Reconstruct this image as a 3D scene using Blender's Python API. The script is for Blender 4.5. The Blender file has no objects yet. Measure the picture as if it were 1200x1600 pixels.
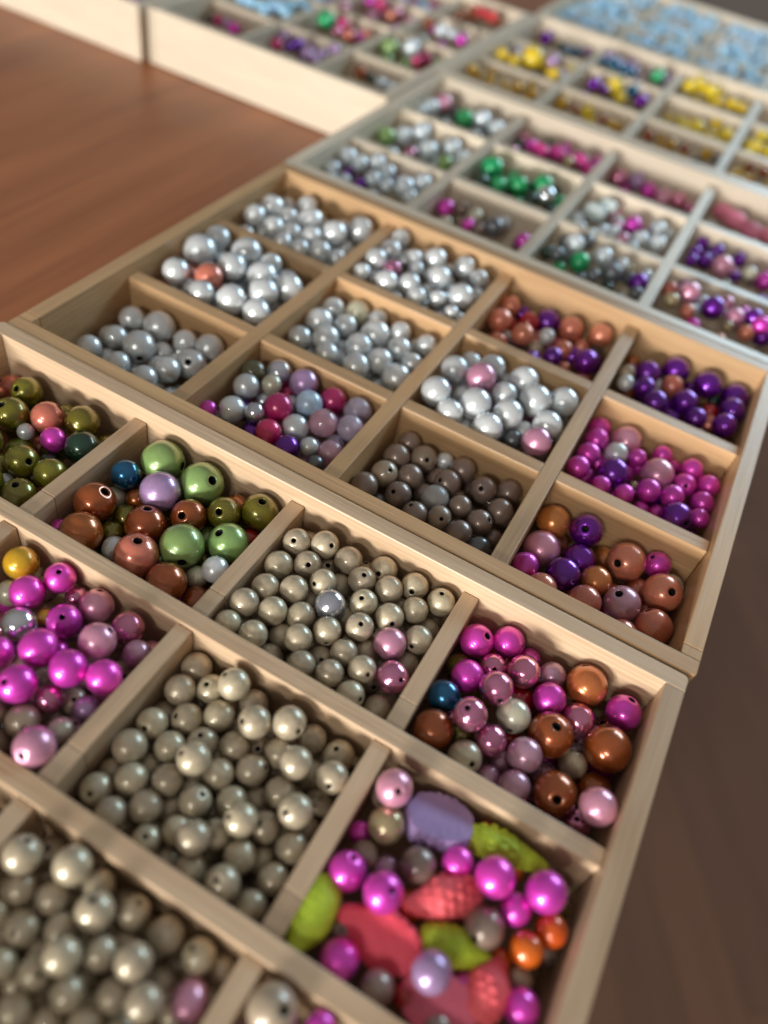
import bpy, bmesh, math, random
from mathutils import Vector, Matrix, Quaternion
S = 0.001            # all lengths below are millimetres
sc = bpy.context.scene
col = sc.collection
rnd = random.Random(7)

# ---------------------------------------------------------------- camera
cam_d = bpy.data.cameras.new('camera'); cam = bpy.data.objects.new('camera', cam_d); col.objects.link(cam)
CAM = Vector((192.249, -147.618, 169.610))
RX = Vector((0.869305, 0.467303, 0.161050)); RY = Vector((0.446627, -0.603055, -0.660946)); RZ = Vector((-0.211740, 0.646492, -0.732949))      # right, down, forward
cam.matrix_world = Matrix(((RX.x, -RY.x, -RZ.x, CAM.x*S), (RX.y, -RY.y, -RZ.y, CAM.y*S), (RX.z, -RY.z, -RZ.z, CAM.z*S), (0, 0, 0, 1)))
cam_d.sensor_fit = 'HORIZONTAL'; cam_d.sensor_width = 36.0; cam_d.lens = 36.0*1229.79/1200.0
cam_d.clip_start = 0.005; cam_d.clip_end = 50
cam_d.dof.use_dof = True; cam_d.dof.focus_distance = 0.229; cam_d.dof.aperture_fstop = 6.8; cam_d.dof.aperture_blades = 0
sc.camera = cam
sc.view_settings.view_transform = 'Standard'; sc.view_settings.look = 'None'; sc.view_settings.exposure = 0.0; sc.view_settings.gamma = 1.0

# ---------------------------------------------------------------- light
world = bpy.data.worlds.new('World'); sc.world = world; world.use_nodes = True
wt = world.node_tree; bg = wt.nodes['Background']; bg.inputs[1].default_value = 1.0
g_ = wt.nodes.new('ShaderNodeTexCoord'); sx_ = wt.nodes.new('ShaderNodeSeparateXYZ'); rp_ = wt.nodes.new('ShaderNodeValToRGB')
wt.links.new(g_.outputs['Generated'], sx_.inputs[0]); wt.links.new(sx_.outputs['Z'], rp_.inputs[0]); wt.links.new(rp_.outputs[0], bg.inputs[0])
rp_.color_ramp.elements[0].position = 0.0; rp_.color_ramp.elements[0].color = (0.105, 0.089, 0.079, 1)      # dim room at eye level
rp_.color_ramp.elements[1].position = 0.9; rp_.color_ramp.elements[1].color = (0.265, 0.242, 0.23, 1)      # pale ceiling

def area(name, target, direction, dist, w, h, power, color):
    d = Vector(direction).normalized()
    l = bpy.data.lights.new(name, 'AREA'); l.shape = 'RECTANGLE'; l.size = w; l.size_y = h; l.energy = power; l.color = color
    o = bpy.data.objects.new(name, l); col.objects.link(o)
    o.location = Vector(target)*S + d*dist
    o.rotation_euler = d.to_track_quat('Z', 'Y').to_euler()
    return o
TG = (130, 40, 0)
# low window far behind the camera, two casements side by side
kd = Vector((-0.14, -0.985, 0.122)).normalized(); kx = kd.cross(Vector((0, 0, 1))).normalized()
for a in (-1, 1):
    area('window_pane_light', Vector(TG) + kx*(a*130), kd, 1.75, 0.22, 0.24, 23.0, (1.0, 0.98, 0.95))
# dim pair of lamps added higher up for soft bead glows and mild fill
ku = Vector((0.0, -0.86, 0.50)).normalized()
for a in (-1, 1):
    area('added_glow_light', Vector(TG) + kx*(a*115), ku, 1.6, 0.13, 0.16, 3.0, (1.0, 0.96, 0.90))
# cool sky window beyond the trays
area('sky_window_light', TG, (0.28, 0.88, 0.38), 2.3, 1.25, 0.55, 31.0, (0.58, 0.83, 1.0))

# ---------------------------------------------------------------- materials
def nodes(m):
    m.use_nodes = True; nt = m.node_tree; b = nt.nodes['Principled BSDF']; return nt, b, nt.nodes, nt.links
def wood(name, c1, c2, rough=0.5, coat=0.0, fscale=1.0, bump=0.15):
    m = bpy.data.materials.new(name); nt, b, N, L = nodes(m)
    tc = N.new('ShaderNodeTexCoord'); oi = N.new('ShaderNodeObjectInfo')
    mp = N.new('ShaderNodeMapping'); mp.inputs['Scale'].default_value = (14*fscale, 130*fscale, 130*fscale)
    cx = N.new('ShaderNodeCombineXYZ'); mul = N.new('ShaderNodeMath'); mul.operation = 'MULTIPLY'; mul.inputs[1].default_value = 37.0
    L.new(oi.outputs['Random'], mul.inputs[0]); 
    for i in range(3): L.new(mul.outputs[0], cx.inputs[i])
    ad = N.new('ShaderNodeVectorMath'); ad.operation = 'ADD'
    L.new(tc.outputs['Object'], mp.inputs['Vector']); L.new(mp.outputs[0], ad.inputs[0]); L.new(cx.outputs[0], ad.inputs[1])
    n1 = N.new('ShaderNodeTexNoise'); n1.inputs['Scale'].default_value = 1.0; n1.inputs['Detail'].default_value = 5; n1.inputs['Roughness'].default_value = 0.6; n1.inputs['Distortion'].default_value = 0.6
    L.new(ad.outputs[0], n1.inputs['Vector'])
    w = N.new('ShaderNodeTexWave'); w.wave_type = 'BANDS'; w.bands_direction = 'Z'; w.inputs['Scale'].default_value = 1.1; w.inputs['Distortion'].default_value = 5.0; w.inputs['Detail'].default_value = 2; w.inputs['Detail Scale'].default_value = 0.6
    L.new(ad.outputs[0], w.inputs['Vector'])
    n2 = N.new('ShaderNodeTexNoise'); n2.inputs['Scale'].default_value = 9.0; n2.inputs['Detail'].default_value = 2
    mp2 = N.new('ShaderNodeMapping'); mp2.inputs['Scale'].default_value = (0.35, 1, 1); L.new(ad.outputs[0], mp2.inputs['Vector']); L.new(mp2.outputs[0], n2.inputs['Vector'])
    r = N.new('ShaderNodeValToRGB'); r.color_ramp.elements[0].position = 0.3; r.color_ramp.elements[0].color = (*c2, 1); r.color_ramp.elements[1].position = 0.72; r.color_ramp.elements[1].color = (*c1, 1)
    mx = N.new('ShaderNodeMix'); mx.data_type = 'FLOAT'; mx.inputs[0].default_value = 0.14
    L.new(n1.outputs['Fac'], mx.inputs[2]); L.new(w.outputs['Fac'], mx.inputs[3])
    mx2 = N.new('ShaderNodeMix'); mx2.data_type = 'FLOAT'; mx2.inputs[0].default_value = 0.28; L.new(mx.outputs[0], mx2.inputs[2]); L.new(n2.outputs['Fac'], mx2.inputs[3])
    L.new(mx2.outputs[0], r.inputs[0])
    hs = N.new('ShaderNodeHueSaturation'); mr = N.new('ShaderNodeMapRange'); mr.inputs[3].default_value = 0.88; mr.inputs[4].default_value = 1.10
    L.new(oi.outputs['Random'], mr.inputs[0]); L.new(mr.outputs[0], hs.inputs['Value']); L.new(r.outputs[0], hs.inputs['Color'])
    L.new(hs.outputs[0], b.inputs['Base Color'])
    b.inputs['Roughness'].default_value = rough; b.inputs['Coat Weight'].default_value = coat; b.inputs['Coat Roughness'].default_value = 0.12
    bp = N.new('ShaderNodeBump'); bp.inputs['Strength'].default_value = bump; bp.inputs['Distance'].default_value = 0.0004
    L.new(n2.outputs['Fac'], bp.inputs['Height']); L.new(bp.outputs[0], b.inputs['Normal'])
    return m
PALE = wood('pale_wood', (0.64, 0.475, 0.31), (0.44, 0.29, 0.17), 0.42, 0.0, 1.0, 0.3)
HONEY = wood('honey_wood', (0.64, 0.415, 0.215), (0.44, 0.255, 0.12), 0.38, 0.0, 1.0, 0.3)
WHITEWOOD = wood('whitish_wood', (0.72, 0.63, 0.49), (0.60, 0.50, 0.37), 0.36)
PLY = wood('plywood', (0.50, 0.37, 0.23), (0.40, 0.28, 0.16), 0.6)
TABLE = wood('red_brown_varnished_wood', (0.45, 0.165, 0.062), (0.20, 0.062, 0.024), 0.44, 0.08, 0.22, 0.08)
PARQ = wood('parquet_oak', (0.115, 0.050, 0.025), (0.085, 0.036, 0.019), 0.95, 0.0, 0.3, 0.1)

def plain(name, color, rough=0.5, metal=0.0):
    m = bpy.data.materials.new(name); nt, b, N, L = nodes(m)
    b.inputs['Base Color'].default_value = (*color, 1); b.inputs['Roughness'].default_value = rough; b.inputs['Metallic'].default_value = metal
    return m
BORE_SHADE = plain('bore_painted_shade', (0.012, 0.011, 0.010), 0.8)  # near-black colour paints in the shade inside the bead holes

def pearl(name, color, metal=0.6, rough=0.33, coat=0.9, mott=0.10, film=0.0, trans=0.0, bump=0.12, core=None):
    m = bpy.data.materials.new(name); nt, b, N, L = nodes(m)
    tc = N.new('ShaderNodeTexCoord'); oi = N.new('ShaderNodeObjectInfo')
    cx = N.new('ShaderNodeVectorMath'); cx.operation = 'ADD'
    mul = N.new('ShaderNodeMath'); mul.operation = 'MULTIPLY'; mul.inputs[1].default_value = 91.0
    L.new(oi.outputs['Random'], mul.inputs[0]); L.new(tc.outputs['Object'], cx.inputs[0]); L.new(mul.outputs[0], cx.inputs[1])
    n = N.new('ShaderNodeTexNoise'); n.inputs['Scale'].default_value = 2.3; n.inputs['Detail'].default_value = 4; n.inputs['Roughness'].default_value = 0.65
    L.new(cx.outputs[0], n.inputs['Vector'])
    hs = N.new('ShaderNodeHueSaturation'); hs.inputs['Color'].default_value = (*color, 1)
    mr = N.new('ShaderNodeMapRange'); mr.inputs[1].default_value = 0.3; mr.inputs[2].default_value = 0.7; mr.inputs[3].default_value = 1-mott; mr.inputs[4].default_value = 1+mott
    L.new(n.outputs['Fac'], mr.inputs[0])
    mr2 = N.new('ShaderNodeMapRange'); mr2.inputs[3].default_value = 0.86; mr2.inputs[4].default_value = 1.12; L.new(oi.outputs['Random'], mr2.inputs[0])
    mm = N.new('ShaderNodeMath'); mm.operation = 'MULTIPLY'; L.new(mr.outputs[0], mm.inputs[0]); L.new(mr2.outputs[0], mm.inputs[1]); L.new(mm.outputs[0], hs.inputs['Value'])
    mr3 = N.new('ShaderNodeMapRange'); mr3.inputs[3].default_value = 0.492; mr3.inputs[4].default_value = 0.508; L.new(oi.outputs['Random'], mr3.inputs[0]); L.new(mr3.outputs[0], hs.inputs['Hue'])
    L.new(hs.outputs[0], b.inputs['Base Color'])
    b.inputs['Metallic'].default_value = metal
    mr4 = N.new('ShaderNodeMapRange'); mr4.inputs[3].default_value = rough-.05; mr4.inputs[4].default_value = rough+.08; L.new(n.outputs['Fac'], mr4.inputs[0]); L.new(mr4.outputs[0], b.inputs['Roughness'])
    b.inputs['Coat Weight'].default_value = coat; b.inputs['Coat Roughness'].default_value = 0.045; b.inputs['Coat IOR'].default_value = 1.55
    if film: b.inputs['Thin Film Thickness'].default_value = film; b.inputs['Thin Film IOR'].default_value = 1.45
    if trans:
        b.inputs['Transmission Weight'].default_value = trans; b.inputs['IOR'].default_value = 1.45
    n3 = N.new('ShaderNodeTexNoise'); n3.inputs['Scale'].default_value = 5.0; n3.inputs['Detail'].default_value = 3; L.new(cx.outputs[0], n3.inputs['Vector'])
    bp = N.new('ShaderNodeBump'); bp.inputs['Strength'].default_value = bump; bp.inputs['Distance'].default_value = 0.0004
    L.new(n3.outputs['Fac'], bp.inputs['Height']); L.new(bp.outputs[0], b.inputs['Normal'])
    return m
# code: (object name, colour word for labels, material)
T = {}
def reg(code, name, word, *a, **k): T[code] = (name, word, pearl(name + '_lacquer', *a, **k))
reg('cream', 'cream_bead', 'cream pearl', (0.50, 0.415, 0.285), 0.25, 0.38, 1.0, 0.18, 400)
reg('tan', 'tan_bead', 'tan pearl', (0.40, 0.31, 0.22), 0.2, 0.38)
reg('taupe', 'taupe_bead', 'brownish grey', (0.27, 0.19, 0.15), 0.3, 0.36)
reg('champagne', 'champagne_bead', 'pale champagne', (0.60, 0.57, 0.42), 0.3, 0.34)
reg('gold', 'gold_bead', 'pale gold', (0.46, 0.37, 0.20), 0.5, 0.25)
reg('silver', 'silver_bead', 'silvery white', (0.70, 0.73, 0.73), 0.38, 0.28, 1.0, 0.08, 360)
reg('iridescent', 'iridescent_bead', 'iridescent silver', (0.62, 0.64, 0.72), 0.8, 0.16, 1.0, 0.05, 420)
reg('metalsilver', 'mirror_bead', 'mirror silver', (0.72, 0.76, 0.80), 0.85, 0.10, 1.0, 0.04, 0)
reg('steel', 'steel_bead', 'steel grey', (0.15, 0.165, 0.18), 0.45, 0.3)
reg('magenta', 'magenta_bead', 'magenta', (0.80, 0.06, 0.56), 0.6, 0.36, 1.0, 0.06, 310)
reg('pink', 'pink_bead', 'pale pink pearl', (0.74, 0.33, 0.46), 0.5, 0.32, 1.0, 0.06, 310)
T['pinkoval'] = ('oval_pink_bead', 'oval pink', T['pink'][2])
reg('rosemetal', 'rose_bead', 'shiny rose', (0.74, 0.26, 0.44), 0.85, 0.16, 1.0, 0.05, 310)
T['roseoval'] = ('oval_rose_bead', 'oval rose', pearl('rose_plastic', (0.86, 0.24, 0.36), 0.0, 0.4, 0.3))
T['magentaoval'] = ('oval_magenta_bead', 'oval magenta', pearl('magenta_plastic', (0.55, 0.03, 0.24), 0.0, 0.4, 0.3))
T['whiteoval'] = ('oval_white_bead', 'oval white', pearl('white_plastic', (0.62, 0.72, 0.70), 0.0, 0.4, 0.4))
T['crimsonoval'] = ('oval_crimson_bead', 'oval crimson', pearl('crimson_plastic', (0.34, 0.01, 0.10), 0.0, 0.4, 0.4))
T['redoval'] = ('oval_red_bead', 'oval red', pearl('red_plastic_a', (0.55, 0.03, 0.05), 0.0, 0.4, 0.4))
reg('mauve', 'mauve_bead', 'mauve', (0.52, 0.28, 0.38), 0.45, 0.3)
reg('lilac', 'lilac_bead', 'lilac', (0.44, 0.28, 0.50), 0.4, 0.3, 0.9, 0.10, 300)
reg('brown', 'brown_bead', 'copper brown', (0.37, 0.09, 0.016), 0.5, 0.26, 1.0, 0.06)
reg('copper', 'copper_bead', 'orange copper', (0.62, 0.20, 0.05), 0.5, 0.27, 1.0, 0.06)
reg('salmon', 'salmon_bead', 'salmon', (0.68, 0.21, 0.13), 0.35, 0.27, 1.0, 0.06)
reg('olive', 'olive_bead', 'olive green', (0.19, 0.165, 0.012), 0.5, 0.26, 1.0, 0.08)
reg('lime', 'lime_bead', 'yellow green', (0.20, 0.22, 0.02), 0.3, 0.28)
reg('lightgreen', 'light_green_bead', 'light green', (0.26, 0.42, 0.13), 0.3, 0.30, 1.0, 0.09)
reg('darkgreen', 'dark_green_bead', 'dark green', (0.012, 0.045, 0.025), 0.45, 0.25)
reg('emerald', 'emerald_bead', 'emerald green', (0.01, 0.36, 0.11), 0.3, 0.3)
reg('teal', 'teal_bead', 'blue', (0.006, 0.12, 0.24), 0.75, 0.2)
reg('purple', 'purple_bead', 'deep purple', (0.17, 0.006, 0.36), 0.75, 0.26, 1.0, 0.06, 300)
reg('amber', 'amber_bead', 'amber yellow', (0.64, 0.36, 0.015), 0.3, 0.28)
reg('yellow', 'yellow_bead', 'bright yellow', (0.80, 0.58, 0.02), 0.0, 0.35, 0.6)
reg('orange', 'orange_bead', 'orange', (0.62, 0.10, 0.006), 0.2, 0.28)
reg('red', 'red_bead', 'red', (0.42, 0.010, 0.012), 0.1, 0.28)
reg('crimson', 'crimson_bead', 'crimson', (0.58, 0.02, 0.15), 0.25, 0.25)
reg('icy', 'sky_tinted_bead', 'sky-tinted white', (0.68, 0.75, 0.78), 0.3, 0.30, 0.9, 0.10, 360)  # silver bead with the reflected sky tinted into its base colour
reg('sky', 'sky_blue_bead', 'sky blue', (0.38, 0.68, 0.90), 0.0, 0.35, 0.6)
reg('skyblue', 'pale_blue_bead', 'cloudy pale blue', (0.40, 0.55, 0.68), 0.1, 0.3, 1.0, 0.2)
reg('frosted', 'frosted_bead', 'frosted grey', (0.52, 0.50, 0.48), 0.0, 0.4, 0.4, 0.1, 0, 0.45)
reg('frostlilac', 'translucent_lilac_bead', 'translucent lilac', (0.78, 0.68, 0.84), 0.0, 0.2, 0.6, 0.1, 0, 0.6)
reg('frostpink', 'translucent_pink_bead', 'translucent rose', (0.84, 0.50, 0.60), 0.0, 0.2, 0.6, 0.1, 0, 0.5)
reg('frostolive', 'translucent_olive_bead', 'translucent olive', (0.22, 0.22, 0.12), 0.0, 0.25, 0.6, 0.1, 0, 0.5)

# ---------------------------------------------------------------- mesh helpers
def link(name, bm, mat, parent=None, smooth=False, loc=None, mats=None):
    me = bpy.data.meshes.new(name); bm.normal_update(); bm.to_mesh(me); bm.free()
    for m in (mats or [mat]): me.materials.append(m)
    if smooth: me.polygons.foreach_set('use_smooth', [True]*len(me.polygons))
    o = bpy.data.objects.new(name, me); col.objects.link(o)
    if loc: o.location = Vector(loc)*S
    if parent: o.parent = parent
    return o
def tag(o, label, cat, group=None):
    o['label'] = label; o['category'] = cat
    if group: o['group'] = group
def board_bm(lx, ly, lz, bev=0.35, round_x=None):
    """box centred on the origin, long axis x (mm)"""
    bm = bmesh.new(); bmesh.ops.create_cube(bm, size=1.0)
    bmesh.ops.scale(bm, vec=(lx*S, ly*S, lz*S), verts=bm.verts)
    if round_x:      # round one vertical outer edge pair
        es = [e for e in bm.edges if abs(e.verts[0].co.z-e.verts[1].co.z) > lz*S*.9 and round_x(e.verts[0].co)]
        if es: bmesh.ops.bevel(bm, geom=es, offset=1.6*S, segments=4, profile=0.5, affect='EDGES')
    es = [e for e in bm.edges if not (abs(e.verts[0].co.z-e.verts[1].co.z) > lz*S*.9 and round_x)]
    bmesh.ops.bevel(bm, geom=es, offset=bev*S, segments=2, profile=0.5, affect='EDGES')
    return bm
def board(name, lx, ly, lz, cx, cy, cz, mat, parent, yaw=0.0, round_x=None, bev=0.35):
    o = link(name, board_bm(lx, ly, lz, bev, round_x), mat, parent, False, (cx, cy, cz))
    o.rotation_euler = (0, 0, yaw)
    return o

# ---------------------------------------------------------------- floor and table
H = 32.0
TRAYS = {
 1: {'x': -1.94844, 'y': -166.9592, 'th': -0.0031, 'W': 239.8, 'D': 167.24, 't': 5.5, 'td': 5.05, 'a': 5.5, 'b': 4.6, 'u': [0.16, 0.19, 0.13], 'v': [1.0, 0.5], 'z': 0.0},
 2: {'x': 0.0, 'y': 0.0, 'th': 0.0028, 'W': 240.0, 'D': 168.1, 't': 5.65, 'td': 5.6, 'a': 4.6, 'b': 4.8, 'u': [1.07, 0.8, 0.3], 'v': [-1.2, -0.4], 'z': -0.2},
 3: {'x': -1.0, 'y': 169.4, 'th': 0.001, 'W': 240.0, 'D': 175.0, 't': 5.6, 'td': 5.4, 'a': 4.0, 'b': 4.0, 'u': [0.0, 0.0, 0.0], 'v': [0.0, 0.0], 'z': -0.4},
 4: {'x': -3.0, 'y': 345.4, 'th': -0.002, 'W': 240.0, 'D': 182.0, 't': 5.6, 'td': 5.4, 'a': 4.0, 'b': 4.0, 'u': [0.0, 0.0, 0.0], 'v': [0.0, 0.0], 'z': -0.2},
 5: {'x': -5.0, 'y': 528.6, 'th': 0.0, 'W': 240.0, 'D': 182.0, 't': 5.6, 'td': 5.4, 'a': 4.0, 'b': 4.0, 'u': [0.0, 0.0, 0.0], 'v': [0.0, 0.0], 'z': -0.3},
 6: {'x': -3.2, 'y': 277.5, 'th': 1.5708, 'W': 240.0, 'D': 167.0, 't': 5.6, 'td': 5.2, 'a': 4.0, 'b': 4.0, 'u': [0.0, 0.0, 0.0], 'v': [0.0, 0.0], 'z': 0.0},
 7: {'x': -174.2, 'y': 274.0, 'th': 1.5748, 'W': 240.0, 'D': 167.0, 't': 5.6, 'td': 5.2, 'a': 4.0, 'b': 4.0, 'u': [0.0, 0.0, 0.0], 'v': [0.0, 0.0], 'z': -0.3},
}
fl = bmesh.new()
for v in ((-1500, -1500), (3200, -1500), (3200, 3500), (-1500, 3500)): fl.verts.new((v[0]*S, v[1]*S, -0.770))
fl.faces.new(fl.verts)
floor = link('floor', fl, plain('dark_subfloor', (0.03, 0.018, 0.012), 0.7)); floor['kind'] = 'structure'
pm = board_bm(421.2, 71.2, 14, 0.5)
pk = bpy.data.meshes.new('plank'); pm.to_mesh(pk); pm.free(); pk.materials.append(PARQ)
cnt = 0
def herring(n, m):
    L_, W_ = 421.5, 71.5
    for a in range(-n, n):
        for b in range(-m, m):
            bx = a*W_ + b*L_; by = a*W_ - b*L_
            yield (bx + L_/2, by + W_/2, 0.0)
            yield (bx + W_/2 , by + W_ + L_/2, math.pi/2)
ca, sa = math.cos(math.radians(33)), math.sin(math.radians(33))
for (x, y, yw) in herring(28, 8):
    X = 700 + ca*x - sa*y; Y = 500 + sa*x + ca*y
    if X < 235 or X > 2300 or Y < -120 or Y > 2300: continue
    if cnt >= 290: break
    o = bpy.data.objects.new('plank', pk); col.objects.link(o); o.parent = floor
    o.location = (X*S, Y*S, -0.7625); o.rotation_euler = (0, 0, yw + math.radians(33)); cnt += 1

tb = bpy.data.objects.new('table', None); col.objects.link(tb); tb.location = (-250*S, 250*S, -0.762)
tag(tb, 'red brown varnished wooden table carrying the trays of beads', 'table')
TX0, TX1, TY0, TY1 = -900.0, 236.0, -330.0, 735.0
o = link('table_top', board_bm(TY1-TY0, TX1-TX0, 26, 2.5), TABLE, tb)
o.location = (((TX0+TX1)/2+250)*S, ((TY0+TY1)/2-250)*S, 0.762-(H+13.2)*S); o.rotation_euler = (0, 0, math.pi/2)
for sx in (TX0+70, TX1-70):
    for sy in (TY0+70, TY1-70):
        l = link('leg', board_bm(690, 55, 55, 3), TABLE, tb); l.rotation_euler = (0, math.pi/2, 0)
        l.location = ((sx+250)*S, (sy-250)*S, 0.3505)

# ---------------------------------------------------------------- trays
def make_tray(k, label, mats, cont):
    t = TRAYS[k]; e = bpy.data.objects.new('wooden_tray', None); col.objects.link(e)
    e.location = (t['x']*S, t['y']*S, (t['z']-H)*S); e.rotation_euler = (0, 0, t['th'])
    tag(e, label, 'tray', 'divided wooden trays of beads set edge to edge')
    W, D, w, d = t['W'], t['D'], t['t'], t['td']
    cw = (W-2*w-3*d)/4; rh = (D-2*w-2*d)/3
    mw, md = mats; hw = H - 0.4
    zc = hw/2 + 0.4
    board('long_wall', W, w, hw, W/2, w/2, zc, mw, e, 0, lambda c: c.y < 0)
    board('long_wall', W, w, hw, W/2, D-w/2, zc, mw, e, 0, lambda c: c.y > 0)
    for sx in (0, 1):
        x = w/2 if sx == 0 else W-w/2
        L = D-2*w-0.1
        if k == 2:
            board('side_wall', L-3.6, w-.06, hw-.08, x, w+3.65+(L-3.6)/2, zc, mw, e, math.pi/2)
            board('joint_block', 3.45, w-.1, hw-.14, x, w+1.8, zc, mw, e, math.pi/2, None, .2)
        else:
            board('side_wall', L, w-.06, hw-.08, x, D/2, zc, mw, e, math.pi/2)
    board('base_panel', W-2*w-.2, D-2*w-.2, 2.6, W/2, D/2, 1.7, PLY, e, 0, None, .1)
    ux = [w+(i+1)*cw+i*d+t['u'][i] for i in range(3)]
    vy = [w+(i+1)*rh+i*d+t['v'][i] for i in range(2)]
    za, zb = H-t['a'], H-t['b']
    zf = 3.1
    if cont == 'row':      # long dividers run along the tray, short ones between
        for y in vy: board('long_divider', W-2*w-.1, d, zb-zf, W/2, y+d/2, (zb+zf)/2, md, e)
        ys = [w]+[q for y in vy for q in (y, y+d)]+[D-w]
        for x in ux:
            for r in range(3):
                a, b = ys[2*r]+.12, ys[2*r+1]-.12
                jx = x+d/2+rnd.uniform(-.1, .1)
                lap = 8.5 + rnd.uniform(-.4, .6)
                board('short_divider', b-a-lap-.05, d-.1, za-zf-rnd.uniform(0, .15), jx, (a+lap+b)/2, (za+zf)/2, md, e, math.pi/2)
                board('lap_block', lap, d-.14, za-zf-rnd.uniform(0.1, .3), jx, a+lap/2, (za+zf)/2, md, e, math.pi/2)
    else:
        for x in ux: board('long_divider', D-2*w-.1, d, za-zf, x+d/2, D/2, (za+zf)/2, md, e, math.pi/2)
        xs = [w]+[q for x in ux for q in (x, x+d)]+[W-w]
        for y in vy:
            for c in range(4):
                a, b = xs[2*c]+.12, xs[2*c+1]-.12
                board('short_divider', b-a, d-.1, zb-zf-rnd.uniform(0, .25), (a+b)/2, y+d/2+rnd.uniform(-.1, .1), (zb+zf)/2, md, e, rnd.uniform(-.002, .002))
    return e
make_tray(1, 'pale wooden tray nearest the lens with cream and magenta beads', (PALE, PALE), 'row')
make_tray(2, 'honey toned wooden tray of silver, taupe, copper and purple beads', (HONEY, HONEY), 'col')
make_tray(3, 'pale wooden tray with emerald green and magenta beads beyond the honey toned one', (WHITEWOOD, WHITEWOOD), 'col')
make_tray(4, 'pale wooden tray of yellow and purple beads', (WHITEWOOD, WHITEWOOD), 'col')
make_tray(5, 'pale wooden tray filled with sky blue beads', (WHITEWOOD, WHITEWOOD), 'col')
make_tray(6, 'pale wooden tray turned sideways with its long blank side facing the bare table', (WHITEWOOD, WHITEWOOD), 'row')
make_tray(7, 'pale wooden tray cut by the top left corner of the photo', (WHITEWOOD, WHITEWOOD), 'row')

# ---------------------------------------------------------------- beads
def bead_mesh(name, mat, hole=0.17, seg=36, rings=11, stretch=1.0):
    prof = [(hole*.02, 0.30, 1), (hole*.9, 0.34, 1)]  # bore plugged partway, added to keep the hole dark
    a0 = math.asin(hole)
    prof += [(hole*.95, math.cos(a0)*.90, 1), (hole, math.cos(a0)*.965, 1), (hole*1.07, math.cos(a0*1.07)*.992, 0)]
    for i in range(1, rings+1):
        a = a0*1.22 + (math.pi/2-a0*1.22)*i/rings
        prof.append((math.sin(a), math.cos(a), 0))
    full = prof + [(r, -z, f) for r, z, f in reversed(prof[:-1])]
    n = len(full); V = []; F = []; MI = []
    for r, z, f in full:
        for s in range(seg):
            a = 2*math.pi*s/seg; V.append((r*math.cos(a), r*math.sin(a), z*stretch))
    for i in range(n-1):
        j = i+1
        for s in range(seg):
            q = (s+1) % seg
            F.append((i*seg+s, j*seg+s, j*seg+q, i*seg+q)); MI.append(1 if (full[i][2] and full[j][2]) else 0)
    me = bpy.data.meshes.new(name); me.from_pydata(V, [], F); me.materials.append(mat); me.materials.append(BORE_SHADE)
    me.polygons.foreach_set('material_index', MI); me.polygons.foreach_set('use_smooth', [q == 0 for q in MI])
    me.validate(); 
    bm = bmesh.new(); bm.from_mesh(me); bmesh.ops.recalc_face_normals(bm, faces=bm.faces); bm.to_mesh(me); bm.free()
    return me
BM = {}
def get_mesh(code, far, big):
    k = (code, far, big)
    if k not in BM:
        st = 1.5 if code.endswith('oval') and code != 'pinkoval' else (1.22 if code == 'pinkoval' else 1.0)
        BM[k] = bead_mesh(T[code][0], T[code][2], 0.205 if big else 0.17, 18 if far else 36, 6 if far else 11, st)
    return BM[k]

CELL = {
 '100': 'cell cut by the bottom edge', '101': 'sliver of cell by the left edge', '102': 'olive green compartment', '110': 'cell at the bottom left edge',
 '111': 'magenta compartment by the left edge', '112': 'green and brown compartment', '120': 'bottom cream compartment', '121': 'middle cream compartment',
 '122': 'upper cream compartment', '130': 'lowest dark compartment', '131': 'shell compartment', '132': 'pink and copper brown compartment',
 '200': 'silver compartment beside the olive one', '201': 'silver compartment with one salmon bead', '202': 'silver compartment in the far corner of the honey tray',
 '210': 'mixed gem colour compartment', '211': 'all silver compartment of the honey tray', '212': 'silver compartment with one rose bead',
 '220': 'brownish grey compartment', '221': 'silver compartment with two pink beads', '222': 'salmon and red compartment',
 '230': 'salmon and purple compartment', '231': 'small magenta bead compartment', '232': 'mostly purple compartment of the honey tray',
 '300': 'silver cell behind the honey tray corner', '301': 'silver cell with light green ends', '302': 'far cell with pink and emerald beads',
 '310': 'cell of scattered magenta and grey', '311': 'emerald green cell', '312': 'cell of long magenta beads', '320': 'steel grey and green cell',
 '321': 'white and magenta cell', '322': 'rose and lilac cell', '330': 'purple and pale pink cell', '331': 'crowded small purple cell', '332': 'cell of long rose beads',
 '400': 'low amber cell', '401': 'cell with the biggest yellow bead', '402': 'purple and teal far cell', '410': 'sparse amber cell', '411': 'purple and yellow cell',
 '412': 'teal far cell', '420': 'brown and amber cell', '421': 'crowded yellow cell', '422': 'far yellow cell', '430': 'brown cell by the right edge', '431': 'yellow cell by the right edge',
 '600': 'dark corner cell of the sideways tray', '601': 'lilac cell of the sideways tray', '602': 'crimson cell of the sideways tray', '610': 'cell with light green bead, sideways tray',
 '611': 'pink and green cell, sideways tray', '612': 'sky blue cell, sideways tray', '620': 'pale cell of the sideways tray', '621': 'pink cell of the sideways tray',
 '630': 'red cell of the sideways tray', '622': 'far left cell of the sideways tray', '631': 'far middle cell of the sideways tray', '632': 'farthest cell of the sideways tray',
 '700': 'near cell of the corner tray', '701': 'far cell of the corner tray'}
for c_ in range(4):
    for r_ in range(3): CELL['5%d%d' % (c_, r_)] = 'blue tray, %s column, %s row' % (('first', 'second', 'third', 'fourth')[c_], ('near', 'middle', 'far')[r_])
ORD = ['first', 'second', 'third', 'fourth', 'fifth', 'sixth', 'seventh', 'eighth', 'ninth', 'tenth', 'eleventh', 'twelfth', 'thirteenth', 'fourteenth', 'fifteenth', 'sixteenth', 'seventeenth', 'eighteenth', 'nineteenth', 'twentieth', 'twenty-first', 'twenty-second', 'twenty-third']
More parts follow.
